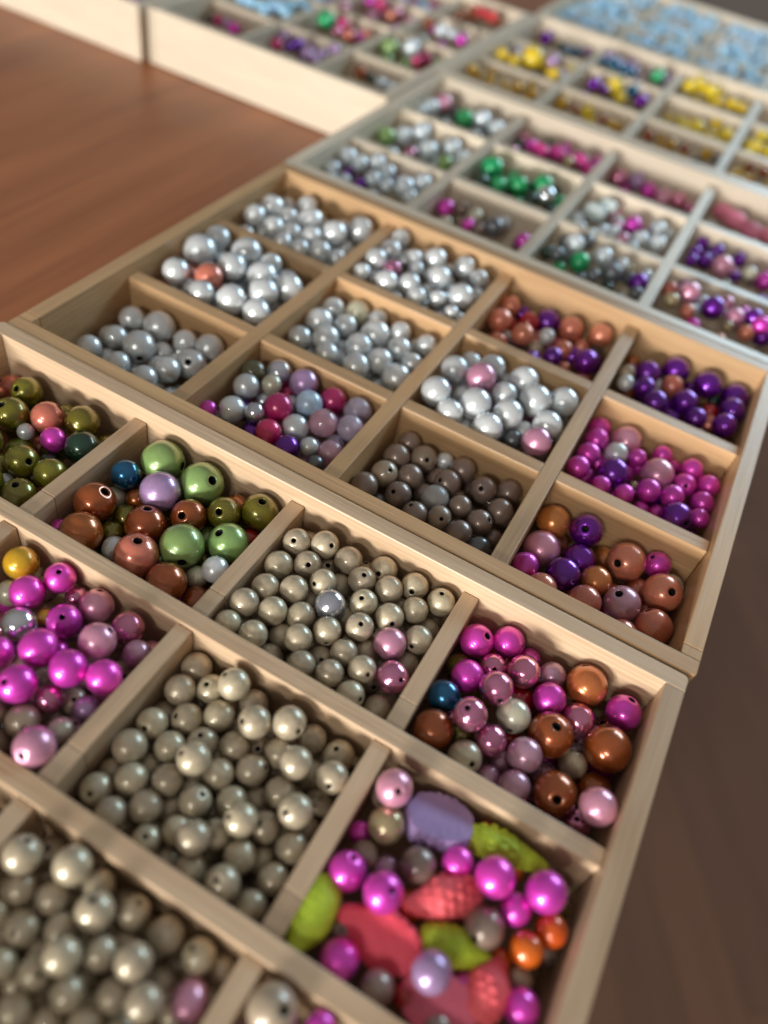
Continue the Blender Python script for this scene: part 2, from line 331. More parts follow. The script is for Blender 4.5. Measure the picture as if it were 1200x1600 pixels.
def px(P):
    q = Vector(P)-CAM; z = q.dot(RZ); return 600+1229.79*q.dot(RX)/z, 800+1229.79*q.dot(RY)/z
def limit(s, n=16):
    w = s.split(); return ' '.join(w[:n])
def name_beads(cell, beads):
    """beads: list of dict(code,u,v,hole,deep); gives each a label"""
    cn = CELL.get(cell, 'compartment')
    by = {}
    for b in beads: by.setdefault(T[b['code']][1], []).append(b)
    cu = [b['u'] for b in beads]; cv = [b['v'] for b in beads]
    for word, L in by.items():
        if len(L) == 1: L[0]['label'] = 'only %s bead in the %s' % (word, cn); continue
        if len(L) <= 9:
            L.sort(key=lambda b: b['u'])
            for i, b in enumerate(L): b['label'] = '%s %s bead from the left in the %s' % (ORD[i] if i else 'first', word, cn)
            continue
        # zones of the compartment as seen, cut in three bands from top to bottom
        L.sort(key=lambda b: b['v']); n = len(L); nb = 3 if n < 36 else 4 if n < 60 else 5
        names = {3: ['top', 'middle', 'bottom'], 4: ['top', 'upper', 'lower', 'bottom'], 5: ['top', 'upper', 'middle', 'lower', 'bottom']}[nb]
        for q in range(nb):
            Z = L[q*n//nb:(q+1)*n//nb]; Z.sort(key=lambda b: b['u'])
            for i, b in enumerate(Z):
                b['label'] = '%s from left of the %s %s beads, %s' % (ORD[i] if i < 23 else 'last', names[q], word, cn)
RAW = """102|olive 18.8 -12.2 -11.7 5.0 -0.08 -0.71 0.70 0h;olive 23.4 -23.2 -11.4 5.6 -0.19 -0.35 0.92 0h;salmon 33.6 -18.2 -10.5 5.2 0.40 0.74 0.55 0;olive 42.9 -13.1 -10.9 5.5 -0.71 -0.48 0.52 0;magenta 41.6 -24.3 -10.8 4.0 0.64 0.71 0.29 0;darkgreen 50.6 -21.6 -11.2 5.5 -0.39 0.34 0.85 0;lime 31.6 -29.6 -19.0 5.2 -0.22 -0.95 -0.24 1;olive 40.5 -36.2 -11.5 5.1 0.82 -0.12 0.56 0h;olive 51.4 -35.8 -10.6 4.9 -0.48 0.45 0.76 0;olive 49.8 -46.5 -11.6 5.1 -0.01 -0.09 1.00 0h;silver 31.2 -25.4 -12.6 2.7 -0.49 0.31 0.82 1;salmon 10.5 -16.9 -13.9 2.4 0.08 0.81 0.58 1;silver 40.3 -43.0 -14.7 2.5 0.79 -0.16 -0.60 1;olive 26.6 -36.3 -10.9 5.0 0.66 -0.27 -0.70 0;olive 39.6 -48.7 -10.0 4.9 0.81 -0.11 -0.57 0;olive 11.7 -23.4 -10.3 5.2 -0.58 -0.76 0.29 0;darkgreen 43.9 -29.0 -15.9 3.4 0.58 -0.45 -0.67 1;olive 32.5 -9.6 -16.6 4.2 0.42 -0.90 0.12 3h;olive 33.2 -39.0 -16.6 4.4 0.00 -0.95 -0.33 3;salmon 9.4 -10.3 -16.7 4.7 -0.51 -0.44 0.73 3h;olive 52.6 -13.5 -17.0 4.9 -0.50 -0.86 0.13 3;lime 26.2 -15.0 -18.4 4.4 0.65 -0.55 0.52 3h;olive 38.7 -22.2 -18.6 4.3 0.26 -0.23 0.94 3h;salmon 21.6 -30.0 -18.9 4.3 0.19 0.48 0.86 3h;olive 51.0 -29.4 -19.0 4.5 -0.45 -0.87 0.19 3;darkgreen 43.2 -48.4 -19.1 4.4 -0.47 -0.41 0.78 3h;salmon 51.4 -40.2 -19.1 4.7 0.30 -0.69 0.66 3h;olive 40.1 -35.8 -21.4 4.4 0.94 0.20 0.27 3h;olive 17.8 -21.4 -21.6 4.3 0.06 0.48 0.88 3h;silver 48.8 -20.9 -22.4 4.7 -0.55 -0.11 0.83 3h;olive 17.5 -10.3 -22.6 5.0 0.05 0.63 0.77 3;olive 50.5 -49.2 -23.4 4.2 0.00 -0.73 0.69 3h;salmon 30.0 -21.0 -23.8 4.5 -0.36 -0.81 0.46 3h
110|darkgreen 111.8 -118.0 -14.3 3.7 -0.29 0.58 0.76 0h
111|amber 68.8 -64.7 -10.3 4.6 0.69 0.70 0.19 0;magenta 80.7 -63.0 -9.6 4.2 0.19 -0.13 0.97 0h;magenta 76.8 -70.7 -10.5 4.6 -0.70 -0.69 0.17 0;champagne 70.2 -71.1 -15.5 3.7 -0.31 0.60 0.74 1;rosemetal 85.3 -62.8 -15.2 3.2 0.83 -0.32 -0.46 1;pink 93.1 -63.4 -11.9 4.6 -0.16 0.57 0.81 0h;metalsilver 81.3 -78.4 -12.2 4.5 -0.70 0.16 0.70 0;magenta 90.6 -72.2 -10.4 4.5 0.22 -0.26 0.94 0h;amber 83.8 -72.4 -13.8 2.2 0.06 -0.95 -0.32 1;magenta 94.1 -83.3 -5.3 4.8 0.65 0.76 0.10 -1;magenta 83.7 -87.7 -11.0 4.1 -0.65 0.49 0.58 0;rosemetal 104.8 -64.8 -10.5 4.3 -0.87 -0.33 0.37 0;mauve 111.5 -69.4 -10.8 3.6 0.98 0.19 -0.09 0;pink 103.7 -74.1 -5.6 4.6 0.40 0.66 0.64 -1h;magenta 103.4 -83.7 -5.4 4.6 0.91 0.40 -0.13 -1;magenta 96.8 -93.0 -5.6 4.6 -0.19 -0.51 0.84 -1h;magenta 111.6 -80.8 -5.8 4.3 0.45 -0.76 -0.47 -1;rosemetal 102.8 -90.3 -10.8 3.5 0.59 0.81 0.06 0;tan 96.4 -86.0 -15.1 3.4 -0.33 0.66 0.67 1;lilac 111.5 -87.5 -11.1 3.1 -0.88 0.16 0.45 0;tan 101.9 -97.7 -10.8 4.0 0.72 -0.49 0.49 0h;tan 94.5 -99.9 -10.9 3.6 0.56 0.82 0.11 0;champagne 110.6 -94.9 -11.1 3.3 -0.78 -0.46 0.43 0;tan 105.8 -86.2 -15.1 3.3 0.34 -0.21 0.92 1h;pink 111.2 -102.4 -5.4 4.7 0.07 -0.82 0.58 -1h;tan 98.2 -103.5 -15.6 3.5 -0.66 0.50 0.55 1;rosemetal 74.1 -77.6 -20.6 4.0 0.95 -0.24 0.20 2h;tan 100.4 -73.0 -18.7 3.2 -0.72 0.24 0.65 2;tan 103.2 -90.7 -18.9 3.3 -0.35 -0.91 0.21 2;tan 86.0 -91.9 -18.2 3.0 0.92 0.18 -0.36 2;tan 108.3 -72.4 -18.7 3.2 0.76 -0.41 0.51 2h;magenta 92.7 -78.6 -15.0 3.8 0.64 0.75 0.18 3;pink 110.9 -79.5 -15.0 4.2 0.90 0.38 0.23 3h;tan 110.5 -102.1 -15.4 3.8 0.51 0.15 0.85 3h;tan 92.5 -94.0 -15.6 4.2 0.60 0.78 0.18 3;mauve 102.9 -79.5 -16.0 4.1 -0.51 0.30 0.81 3h;tan 75.7 -64.8 -16.5 3.7 0.86 -0.40 -0.31 3;pink 111.8 -64.9 -17.0 3.7 0.34 -0.33 0.88 3h;mauve 110.8 -90.7 -17.0 3.7 0.02 -0.11 0.99 3h;tan 88.3 -84.9 -17.0 3.6 0.74 -0.67 -0.05 3h;tan 99.8 -65.8 -17.9 4.0 0.15 0.91 0.38 3;pink 80.3 -83.6 -18.4 3.7 0.81 -0.27 -0.52 3;lilac 88.9 -69.1 -18.5 4.1 0.80 -0.32 0.51 3h;tan 80.9 -70.6 -19.0 4.0 0.63 -0.24 0.74 3h;rosemetal 103.0 -101.1 -21.2 4.1 -0.88 -0.11 0.47 3;tan 99.8 -84.1 -21.3 3.6 -0.02 -0.97 -0.24 3;pink 96.0 -90.2 -21.4 3.6 -0.24 0.40 0.88 3h;tan 92.7 -100.3 -21.6 3.9 0.47 0.05 0.88 3h;tan 107.4 -82.7 -21.7 4.0 0.54 -0.76 -0.35 3;mauve 106.1 -66.1 -22.6 3.8 0.65 -0.28 0.71 3h;magenta 66.9 -69.7 -23.0 4.2 -0.02 -0.98 -0.18 3;tan 111.1 -98.3 -23.5 4.2 -0.71 -0.67 0.21 3;tan 111.3 -75.9 -23.8 3.5 -0.67 0.12 0.74 3h
112|teal 68.8 -23.1 -10.3 4.7 -0.64 -0.77 -0.08 0;lightgreen 74.2 -12.7 -9.9 6.8 0.97 0.23 0.11 0h;lightgreen 88.8 -12.6 -10.5 6.8 0.67 -0.08 0.73 0h;lilac 81.6 -23.1 -9.7 6.2 0.97 0.13 -0.19 0;brown 68.6 -36.4 -11.2 6.1 0.47 0.31 0.83 0h;brown 73.4 -47.4 -11.1 6.1 0.65 0.76 0.07 0;brown 85.2 -34.3 -12.3 6.1 -0.10 0.33 0.94 0h;brown 93.3 -24.8 -11.5 5.4 0.03 -0.67 0.75 0h;olive 76.3 -32.7 -16.1 3.9 -0.05 0.79 0.62 1;olive 101.3 -18.4 -10.4 5.0 0.06 -0.64 0.77 0h;olive 109.2 -11.3 -11.1 5.8 0.13 -0.03 0.99 0h;lightgreen 108.5 -26.4 -11.3 6.0 -0.34 -0.31 0.89 0h;lightgreen 99.2 -35.5 -10.3 6.5 0.60 -0.80 0.05 0h;salmon 91.2 -45.3 -10.4 6.3 0.05 0.13 0.99 0h;silver 82.4 -44.6 -14.3 3.6 -0.87 -0.34 0.36 1;silver 111.6 -36.7 -10.6 3.9 -0.19 0.64 0.75 0;brown 103.1 -47.5 -11.3 5.7 -0.44 0.55 0.71 0;brown 111.0 -44.6 -16.9 4.2 -0.24 0.72 0.65 1;magenta 65.4 -47.6 -14.0 2.5 0.11 -0.86 -0.49 1;olive 77.3 -40.0 -15.8 3.6 -0.57 0.40 0.72 1;champagne 68.4 -28.5 -16.4 3.6 0.87 0.43 -0.24 1;brown 74.6 -25.7 -15.4 3.4 -0.32 0.49 0.81 1;red 110.5 -18.6 -16.0 3.3 0.94 -0.02 -0.33 1;champagne 106.8 -38.9 -15.2 3.2 -0.71 0.21 0.68 1;olive 103.9 -31.8 -19.8 3.7 0.88 0.31 0.37 2h;brown 111.3 -31.6 -20.4 3.9 0.96 0.29 -0.07 2;brown 83.4 -47.8 -20.5 3.6 0.64 0.39 0.67 2h;brown 100.2 -10.7 -16.1 4.6 0.01 -0.33 0.94 3h;lightgreen 99.9 -24.5 -18.5 4.5 -0.46 -0.85 0.27 3h;brown 68.4 -18.5 -18.6 4.6 0.01 -0.93 0.37 3h;lightgreen 81.9 -18.2 -19.1 4.6 0.19 0.09 0.98 3h;brown 96.4 -48.1 -19.6 4.8 0.13 0.29 0.95 3h;olive 69.2 -48.7 -20.4 4.5 0.32 -0.63 0.70 3h;olive 88.9 -27.5 -20.6 4.7 -0.20 -0.89 0.40 3h;olive 93.0 -13.9 -20.6 4.5 0.21 -0.28 0.94 3h;olive 70.5 -39.6 -21.1 4.8 0.98 -0.18 -0.00 3h;lilac 110.5 -11.4 -21.2 4.5 -0.68 -0.14 0.72 3h;lightgreen 92.6 -37.4 -22.1 4.6 -0.16 -0.72 0.67 3h;lightgreen 108.7 -22.5 -22.8 4.5 -0.48 0.35 0.81 3;olive 76.7 -45.9 -23.5 4.3 -0.06 -0.90 -0.42 3;magenta 104.7 -44.2 -23.8 5.2 -0.84 -0.26 0.47 3
120|cream 125.3 -120.4 -6.3 4.0 -0.00 0.53 0.85 -1h;cream 126.5 -115.6 -14.6 3.3 0.04 -0.13 0.99 1h;cream 135.2 -117.0 -6.1 4.0 0.97 0.13 -0.19 -1;cream 140.9 -116.5 -10.7 3.4 -0.59 -0.78 0.21 0;cream 128.0 -124.7 -11.3 3.3 0.78 -0.62 -0.12 0;cream 134.8 -122.9 -10.6 3.4 -0.20 -0.97 0.16 0;cream 144.7 -121.2 -6.4 3.9 -0.22 0.22 0.95 -1h;cream 150.0 -116.6 -11.3 3.5 0.17 0.40 0.90 0h;cream 133.5 -130.0 -11.4 3.6 0.03 -0.55 0.84 0h;cream 140.4 -126.5 -11.0 3.4 -0.61 -0.79 0.09 0;cream 158.5 -116.9 -10.6 3.7 -0.84 0.40 0.37 0;cream 144.8 -130.3 -6.6 3.7 -0.61 0.53 0.59 -1h;cream 149.6 -125.8 -10.8 3.5 -0.57 0.76 0.32 0;cream 156.9 -124.4 -6.6 3.7 0.03 0.99 0.14 -1;cream 166.4 -116.7 -10.3 3.5 -0.48 -0.03 0.88 0h;cream 141.4 -134.5 -10.8 3.3 0.53 0.01 0.85 0h;cream 134.7 -136.7 -11.4 3.1 -0.90 0.13 0.41 0;cream 162.5 -123.5 -14.8 3.2 -0.63 -0.75 0.20 1;pinkoval 169.5 -123.6 -11.1 4.2 0.31 -0.86 0.40 0h;cream 149.2 -134.2 -10.3 3.3 -0.15 0.97 0.20 0;cream 156.7 -130.2 -10.4 3.3 -0.60 0.69 0.41 0;cream 163.0 -128.8 -6.8 3.6 0.27 -0.96 -0.05 -1;cream 142.5 -140.9 -11.5 3.3 -0.77 -0.57 0.30 0;cream 155.2 -136.4 -11.8 3.4 -0.82 -0.55 0.15 0;cream 148.1 -139.0 -14.7 3.0 -0.91 -0.33 0.25 1;cream 127.0 -131.0 -11.4 3.1 -0.37 -0.91 0.17 0;cream 171.1 -115.7 -14.7 3.0 0.84 0.53 0.07 1;cream 139.9 -121.8 -15.0 3.0 -0.68 0.59 0.43 1;cream 151.2 -121.6 -15.3 3.0 -0.75 -0.65 0.12 1;cream 138.6 -131.0 -15.0 2.9 0.39 0.90 0.18 1;cream 148.5 -130.4 -15.0 2.9 -0.32 -0.94 0.13 1;cream 163.0 -118.6 -18.4 3.0 -0.35 0.85 0.40 2;cream 128.0 -131.9 -18.1 3.0 -0.50 0.39 0.77 2h;cream 156.4 -126.7 -18.0 2.9 0.43 0.63 0.65 2h;cream 167.2 -126.3 -17.9 2.9 0.47 0.85 0.23 2;cream 128.0 -119.5 -19.3 3.2 -0.86 -0.37 0.36 2;cream 157.0 -119.6 -18.3 3.1 0.22 -0.77 0.60 2h;cream 123.9 -124.1 -19.1 3.1 0.30 -0.85 0.43 2h;cream 134.8 -117.6 -18.6 3.2 0.59 0.71 0.37 2h;cream 160.7 -134.1 -15.2 3.5 0.27 -0.90 0.33 3h;cream 144.7 -125.5 -15.5 3.2 0.55 -0.82 -0.16 3;cream 138.5 -137.1 -16.3 3.0 -0.41 -0.91 0.08 3;cream 132.2 -124.8 -16.4 3.2 0.65 0.76 -0.02 3;cream 146.2 -115.4 -16.4 3.0 0.55 0.16 0.82 3h;cream 153.4 -133.3 -17.4 3.3 0.10 -0.99 -0.07 3;cream 133.0 -135.6 -17.7 3.0 -0.79 -0.20 0.58 3h;cream 144.7 -134.8 -18.0 3.5 0.96 -0.22 0.15 3h;cream 146.6 -120.2 -19.5 2.9 0.21 0.41 0.89 3h;cream 169.2 -119.2 -20.6 3.4 0.15 0.49 0.86 3h;cream 148.8 -130.7 -20.8 2.9 0.34 0.93 0.14 3;cream 135.9 -128.1 -21.0 3.2 0.68 -0.65 0.32 3h;cream 160.6 -130.4 -21.1 3.2 0.22 0.78 0.59 3h;cream 142.1 -140.1 -21.3 3.4 0.36 0.53 0.76 3h;cream 150.6 -124.7 -21.7 2.9 0.64 0.14 0.76 3h;cream 152.6 -116.5 -22.4 3.4 0.28 -0.71 0.64 3h;cream 128.5 -127.6 -22.8 3.5 0.39 0.52 0.76 3h;cream 151.1 -137.7 -22.8 3.2 0.73 -0.30 0.61 3h;cream 132.8 -132.8 -23.1 2.9 0.59 0.79 0.12 3
121|cream 125.1 -63.0 -14.0 4.1 0.75 0.65 0.07 0;cream 126.0 -70.8 -12.8 4.0 -0.58 -0.82 -0.05 0;cream 132.2 -66.3 -13.3 3.9 -0.22 -0.26 0.94 0h;cream 137.6 -64.4 -8.0 4.1 -0.64 -0.08 0.76 -1h;cream 143.1 -63.8 -13.6 3.9 -0.05 0.88 0.48 0;cream 126.0 -81.4 -13.2 3.9 0.02 -0.78 0.63 0h;cream 125.5 -76.0 -18.1 3.6 0.60 -0.73 -0.34 1;cream 131.9 -75.8 -13.9 4.0 -0.50 -0.48 0.72 0h;cream 138.4 -71.5 -12.3 3.9 -0.23 -0.97 -0.12 0;cream 147.5 -70.0 -8.1 4.1 -0.51 -0.62 0.60 -1h;cream 154.7 -65.7 -7.9 4.2 0.85 -0.33 0.41 -1h;cream 160.7 -64.0 -13.0 3.7 -0.92 -0.38 0.09 0;cream 125.8 -89.2 -12.0 4.1 0.92 -0.35 -0.20 0;cream 133.2 -83.9 -13.2 3.8 0.32 -0.91 -0.26 0;cream 139.0 -79.0 -13.4 3.9 -0.18 -0.01 0.98 0h;cream 145.9 -75.8 -13.0 3.8 0.61 0.71 0.36 0;cream 149.8 -71.6 -17.5 3.6 0.24 -0.34 0.91 1h;cream 155.8 -71.3 -13.3 3.9 0.33 0.78 0.53 0;cream 141.2 -85.2 -7.8 4.0 -0.63 -0.32 0.71 -1h;cream 161.5 -73.4 -8.0 4.0 0.80 0.54 0.25 -1;cream 168.5 -64.1 -13.0 3.9 -0.27 -0.13 0.95 0h;cream 131.1 -95.0 -12.6 3.9 -0.76 0.36 0.54 0;cream 146.9 -83.5 -12.6 3.8 0.98 -0.15 -0.13 0;cream 152.9 -78.6 -12.6 3.9 0.74 0.42 0.52 0h;cream 138.2 -90.9 -12.0 3.7 -0.92 0.14 0.37 0;cream 164.7 -69.9 -17.2 3.8 0.30 -0.93 -0.20 1;cream 170.4 -71.7 -8.3 3.9 0.22 -0.83 0.52 -1h;cream 125.8 -100.5 -13.6 3.8 0.12 -0.64 0.76 0h;cream 124.8 -94.4 -17.0 3.3 0.75 0.66 0.04 1;cream 161.5 -79.9 -11.9 3.7 -0.11 -0.98 -0.17 0;cream 131.0 -89.0 -17.5 3.4 0.94 -0.09 -0.32 1;cream 146.4 -91.6 -12.2 3.8 0.33 0.30 0.89 0h;cream 153.3 -87.1 -13.0 3.7 0.45 -0.88 -0.18 0;cream 167.5 -82.9 -8.2 4.0 -0.38 -0.61 0.69 -1h;cream 169.8 -75.5 -17.6 3.8 0.53 -0.82 0.22 1h;cream 157.2 -82.6 -16.6 3.4 -0.53 0.70 0.48 1;cream 132.5 -103.4 -12.3 3.7 -0.92 -0.21 0.33 0;cream 137.9 -98.3 -12.3 3.8 0.76 -0.58 -0.29 0;cream 158.3 -91.0 -8.0 3.9 -0.56 -0.42 0.71 -1h;cream 162.7 -87.7 -13.7 3.8 -0.30 -0.28 0.91 0h;cream 141.6 -94.4 -17.0 3.4 -0.45 -0.89 0.10 1;cream 146.8 -98.7 -12.9 3.4 0.53 -0.79 -0.31 0;cream 151.9 -99.4 -7.9 3.8 -0.52 0.66 0.54 -1;cream 154.6 -95.0 -12.9 3.5 -0.68 0.05 0.73 0h;cream 170.6 -88.6 -12.7 3.7 -0.92 0.19 0.34 0;cream 161.9 -96.2 -12.5 3.7 0.70 0.64 0.31 0;cream 142.4 -103.7 -13.3 3.4 0.08 -0.10 0.99 0h;cream 154.3 -103.7 -13.1 3.5 -0.20 -0.98 -0.04 0;cream 162.5 -103.5 -8.6 3.7 -0.23 -0.26 0.94 -1h;cream 170.6 -96.1 -13.5 3.6 0.12 0.96 0.27 0;cream 165.8 -93.1 -17.1 3.2 -0.12 -0.98 -0.16 1;cream 169.7 -103.1 -13.5 3.5 -0.63 -0.77 -0.07 0;cream 148.1 -104.1 -16.8 3.1 0.56 -0.78 -0.28 1;cream 171.0 -82.3 -17.0 3.3 -0.74 -0.67 -0.09 1;cream 129.2 -97.1 -20.9 3.3 0.05 0.82 0.58 2h;cream 131.5 -77.2 -21.3 3.4 0.23 0.67 0.70 2h;cream 143.5 -76.5 -21.1 3.4 -0.03 -0.76 0.65 2h;cream 156.0 -72.5 -21.1 3.4 0.32 -0.75 0.57 2h;cream 145.7 -94.3 -22.1 3.3 0.79 0.61 0.01 2;cream 157.3 -84.9 -22.8 3.4 0.34 -0.88 -0.33 2;cream 149.1 -88.9 -21.0 3.3 -0.15 -0.26 0.95 2h;cream 153.5 -97.6 -20.7 3.2 0.07 -0.19 0.98 2h;cream 166.9 -88.2 -21.0 3.3 -0.21 0.50 0.84 2h;cream 163.0 -75.4 -21.3 3.3 -0.08 -0.99 -0.14 2;cream 150.1 -65.0 -21.4 3.5 -0.52 0.29 0.80 2h;cream 129.8 -67.4 -21.5 3.6 0.73 0.10 0.67 2h;cream 134.8 -93.6 -20.6 3.2 0.90 -0.12 0.41 2h;cream 158.4 -92.1 -20.8 3.3 -0.69 0.50 0.52 2;cream 165.9 -101.4 -20.4 3.1 0.42 -0.91 -0.02 2;cream 159.0 -102.2 -18.1 3.7 -0.04 0.13 0.99 3h;cream 142.6 -70.1 -18.7 3.4 0.68 -0.41 0.60 3h;cream 141.0 -100.6 -18.8 3.2 -0.47 0.02 0.88 3h;cream 141.9 -86.3 -19.0 3.7 -0.62 -0.16 0.77 3h;cream 163.8 -82.5 -19.7 3.3 -0.61 -0.00 0.79 3h;cream 133.9 -102.6 -19.7 3.4 0.15 -0.88 0.44 3h;cream 152.3 -79.1 -19.9 3.5 -0.84 -0.33 0.43 3h;cream 125.7 -85.3 -19.9 3.6 -0.26 -0.90 0.36 3h;cream 136.9 -65.2 -21.0 3.4 -0.70 -0.64 0.33 3h;cream 164.7 -63.4 -21.5 3.7 0.06 0.11 0.99 3h;cream 135.4 -72.0 -22.1 3.3 0.66 0.58 0.47 3h;cream 150.0 -103.2 -23.0 3.7 -0.05 -0.97 0.24 3h;cream 126.4 -103.7 -23.1 3.3 0.47 -0.63 0.62 3h;cream 134.7 -82.5 -23.5 3.3 0.49 -0.35 0.80 3h;cream 168.6 -96.1 -23.9 3.7 0.70 0.49 0.51 3h;cream 170.3 -69.6 -24.0 3.9 0.01 0.14 0.99 3h;cream 156.8 -64.9 -24.1 3.5 -0.48 -0.23 0.85 3h;cream 146.7 -81.7 -24.4 3.4 0.23 0.70 0.68 3h;cream 143.4 -100.5 -25.4 3.6 0.72 0.69 0.06 3
122|cream 125.5 -16.4 -8.5 4.2 0.04 -0.60 0.80 0h;cream 133.0 -13.1 -7.6 4.2 0.66 -0.30 0.69 0h;cream 141.2 -13.2 -8.8 4.2 -0.23 -0.92 -0.32 0;cream 125.4 -25.6 -9.8 4.2 0.59 -0.57 -0.57 0;cream 132.2 -21.1 -9.3 4.1 0.31 -0.53 0.79 0h;cream 151.2 -9.9 -9.5 4.2 -0.04 -0.87 0.49 0h;cream 135.6 -16.2 -14.8 4.1 0.25 -0.10 0.96 1h;cream 148.1 -17.4 -8.5 4.1 0.12 -0.20 0.97 0h;cream 127.0 -34.9 -8.7 3.9 -0.46 0.65 0.60 0;cream 134.0 -31.3 -8.4 4.1 0.40 0.72 0.57 0;cream 139.4 -24.6 -8.2 3.9 -0.34 -0.82 0.45 0h;cream 142.4 -19.7 -13.4 3.9 0.25 0.76 0.60 1;cream 156.1 -16.2 -8.0 4.1 0.90 0.39 0.21 0;cream 161.6 -10.4 -8.7 4.1 0.13 -0.89 0.43 0h;cream 170.4 -11.0 -8.6 4.1 -0.14 -0.02 0.99 0h;cream 160.4 -15.7 -14.5 3.9 -0.95 0.04 0.32 1;cream 125.5 -42.7 -8.1 4.0 -0.10 -0.96 -0.27 0;cream 133.1 -40.4 -8.6 4.0 0.10 -0.94 -0.31 0;cream 140.0 -36.9 -9.6 4.0 -0.76 -0.64 -0.11 0;cream 138.5 -29.1 -14.3 3.8 0.97 0.08 -0.21 1;iridescent 145.1 -30.4 -7.8 4.4 0.62 -0.57 -0.54 0;cream 152.4 -24.3 -8.1 4.0 -0.13 -0.34 0.93 0h;cream 160.6 -24.3 -8.3 4.1 0.50 -0.70 0.50 0h;cream 165.3 -17.6 -8.9 3.9 0.31 -0.75 -0.59 0;cream 170.7 -18.1 -14.3 3.8 -0.88 -0.45 -0.12 1;cream 170.5 -10.2 -18.4 4.0 -0.95 -0.17 0.26 2;cream 132.9 -49.4 -8.8 3.9 0.53 0.78 0.32 0;cream 125.5 -50.2 -8.8 3.6 0.94 0.33 0.08 0;cream 138.1 -43.0 -13.7 3.8 -0.94 -0.19 0.27 1;cream 143.5 -44.1 -8.2 3.9 0.33 0.84 0.43 0;cream 148.6 -37.7 -8.3 3.9 0.47 -0.88 -0.09 0h;cream 155.3 -31.9 -8.0 4.0 0.16 -0.32 0.93 0h;cream 149.4 -27.9 -14.1 3.8 0.98 0.12 0.14 1;pink 164.7 -31.6 -8.4 4.5 0.73 -0.64 -0.26 0;cream 170.5 -25.6 -9.1 4.0 -0.14 -0.96 0.25 0h;cream 138.9 -50.1 -13.6 3.6 0.21 -0.85 -0.48 1;cream 148.2 -50.0 -9.0 3.8 -0.29 -0.94 -0.19 0;cream 150.3 -43.0 -13.6 3.7 0.36 -0.52 0.77 1h;cream 155.5 -40.3 -9.4 3.7 -0.30 0.63 0.72 0;cream 159.5 -34.5 -13.7 3.7 0.74 0.55 0.39 1;cream 162.3 -42.7 -8.3 3.8 0.65 -0.47 0.59 0h;rosemetal 170.0 -40.2 -8.5 4.4 0.64 -0.29 0.71 0h;cream 170.7 -31.5 -13.9 3.8 0.83 0.38 0.42 1;cream 155.7 -48.2 -8.8 3.8 -0.27 -0.92 -0.29 0;cream 163.1 -50.1 -9.6 3.8 0.85 -0.19 0.49 0h;cream 170.3 -47.6 -13.5 3.7 -0.28 -0.90 -0.34 1;cream 170.7 -41.9 -17.6 3.6 0.03 -0.95 -0.30 2;cream 128.6 -39.1 -18.0 3.8 0.59 -0.73 -0.34 2;cream 136.5 -36.9 -18.0 3.8 0.45 -0.73 0.51 2h;cream 143.7 -32.2 -18.7 3.8 0.95 -0.25 0.19 2h;cream 154.3 -20.2 -14.3 3.8 0.80 -0.53 -0.28 1;cream 154.5 -31.1 -18.5 3.8 -0.59 0.11 0.80 2h;cream 165.0 -19.9 -19.0 3.9 0.66 -0.46 0.59 2h;cream 164.1 -39.1 -17.6 3.6 0.64 -0.61 0.46 2h;cream 146.1 -39.3 -18.3 3.7 -0.24 -0.96 0.14 2h;cream 126.4 -23.4 -18.2 3.9 0.74 -0.59 0.32 2h;cream 146.3 -20.6 -19.9 3.9 0.24 0.11 0.96 2h;cream 158.4 -45.3 -17.6 3.6 0.25 0.03 0.97 2h;cream 164.0 -32.0 -18.8 3.7 0.47 -0.81 0.36 2h;cream 128.5 -31.1 -14.6 3.4 -0.28 -0.96 -0.10 3h;cream 126.5 -10.0 -14.6 3.6 0.70 -0.69 -0.18 3h;cream 159.9 -27.2 -15.3 3.4 -0.49 -0.28 0.83 3h;cream 125.1 -44.9 -15.3 3.5 -0.17 -0.63 0.76 3h;cream 130.6 -49.6 -15.6 3.4 0.92 0.38 0.10 3;cream 146.1 -9.4 -15.6 3.7 -0.35 0.33 0.88 3h;cream 150.5 -50.2 -16.8 3.6 0.82 -0.42 -0.39 3;cream 144.9 -46.2 -17.4 3.5 -0.67 -0.62 0.40 3h;cream 164.7 -50.1 -17.4 3.6 0.66 -0.67 0.34 3h;cream 135.1 -22.7 -20.0 3.9 -0.68 -0.55 0.49 3h;cream 136.1 -47.4 -20.1 3.9 0.02 -0.97 0.24 3h
130|tan 184.4 -118.0 -6.0 4.9 0.47 0.10 0.88 0h;magenta 193.8 -115.3 -7.3 2.9 -0.98 -0.01 0.20 0;taupe 190.4 -118.2 -10.6 2.8 -0.19 -0.98 0.06 1;mauve 182.0 -123.5 -10.6 2.8 -0.91 0.38 0.19 1
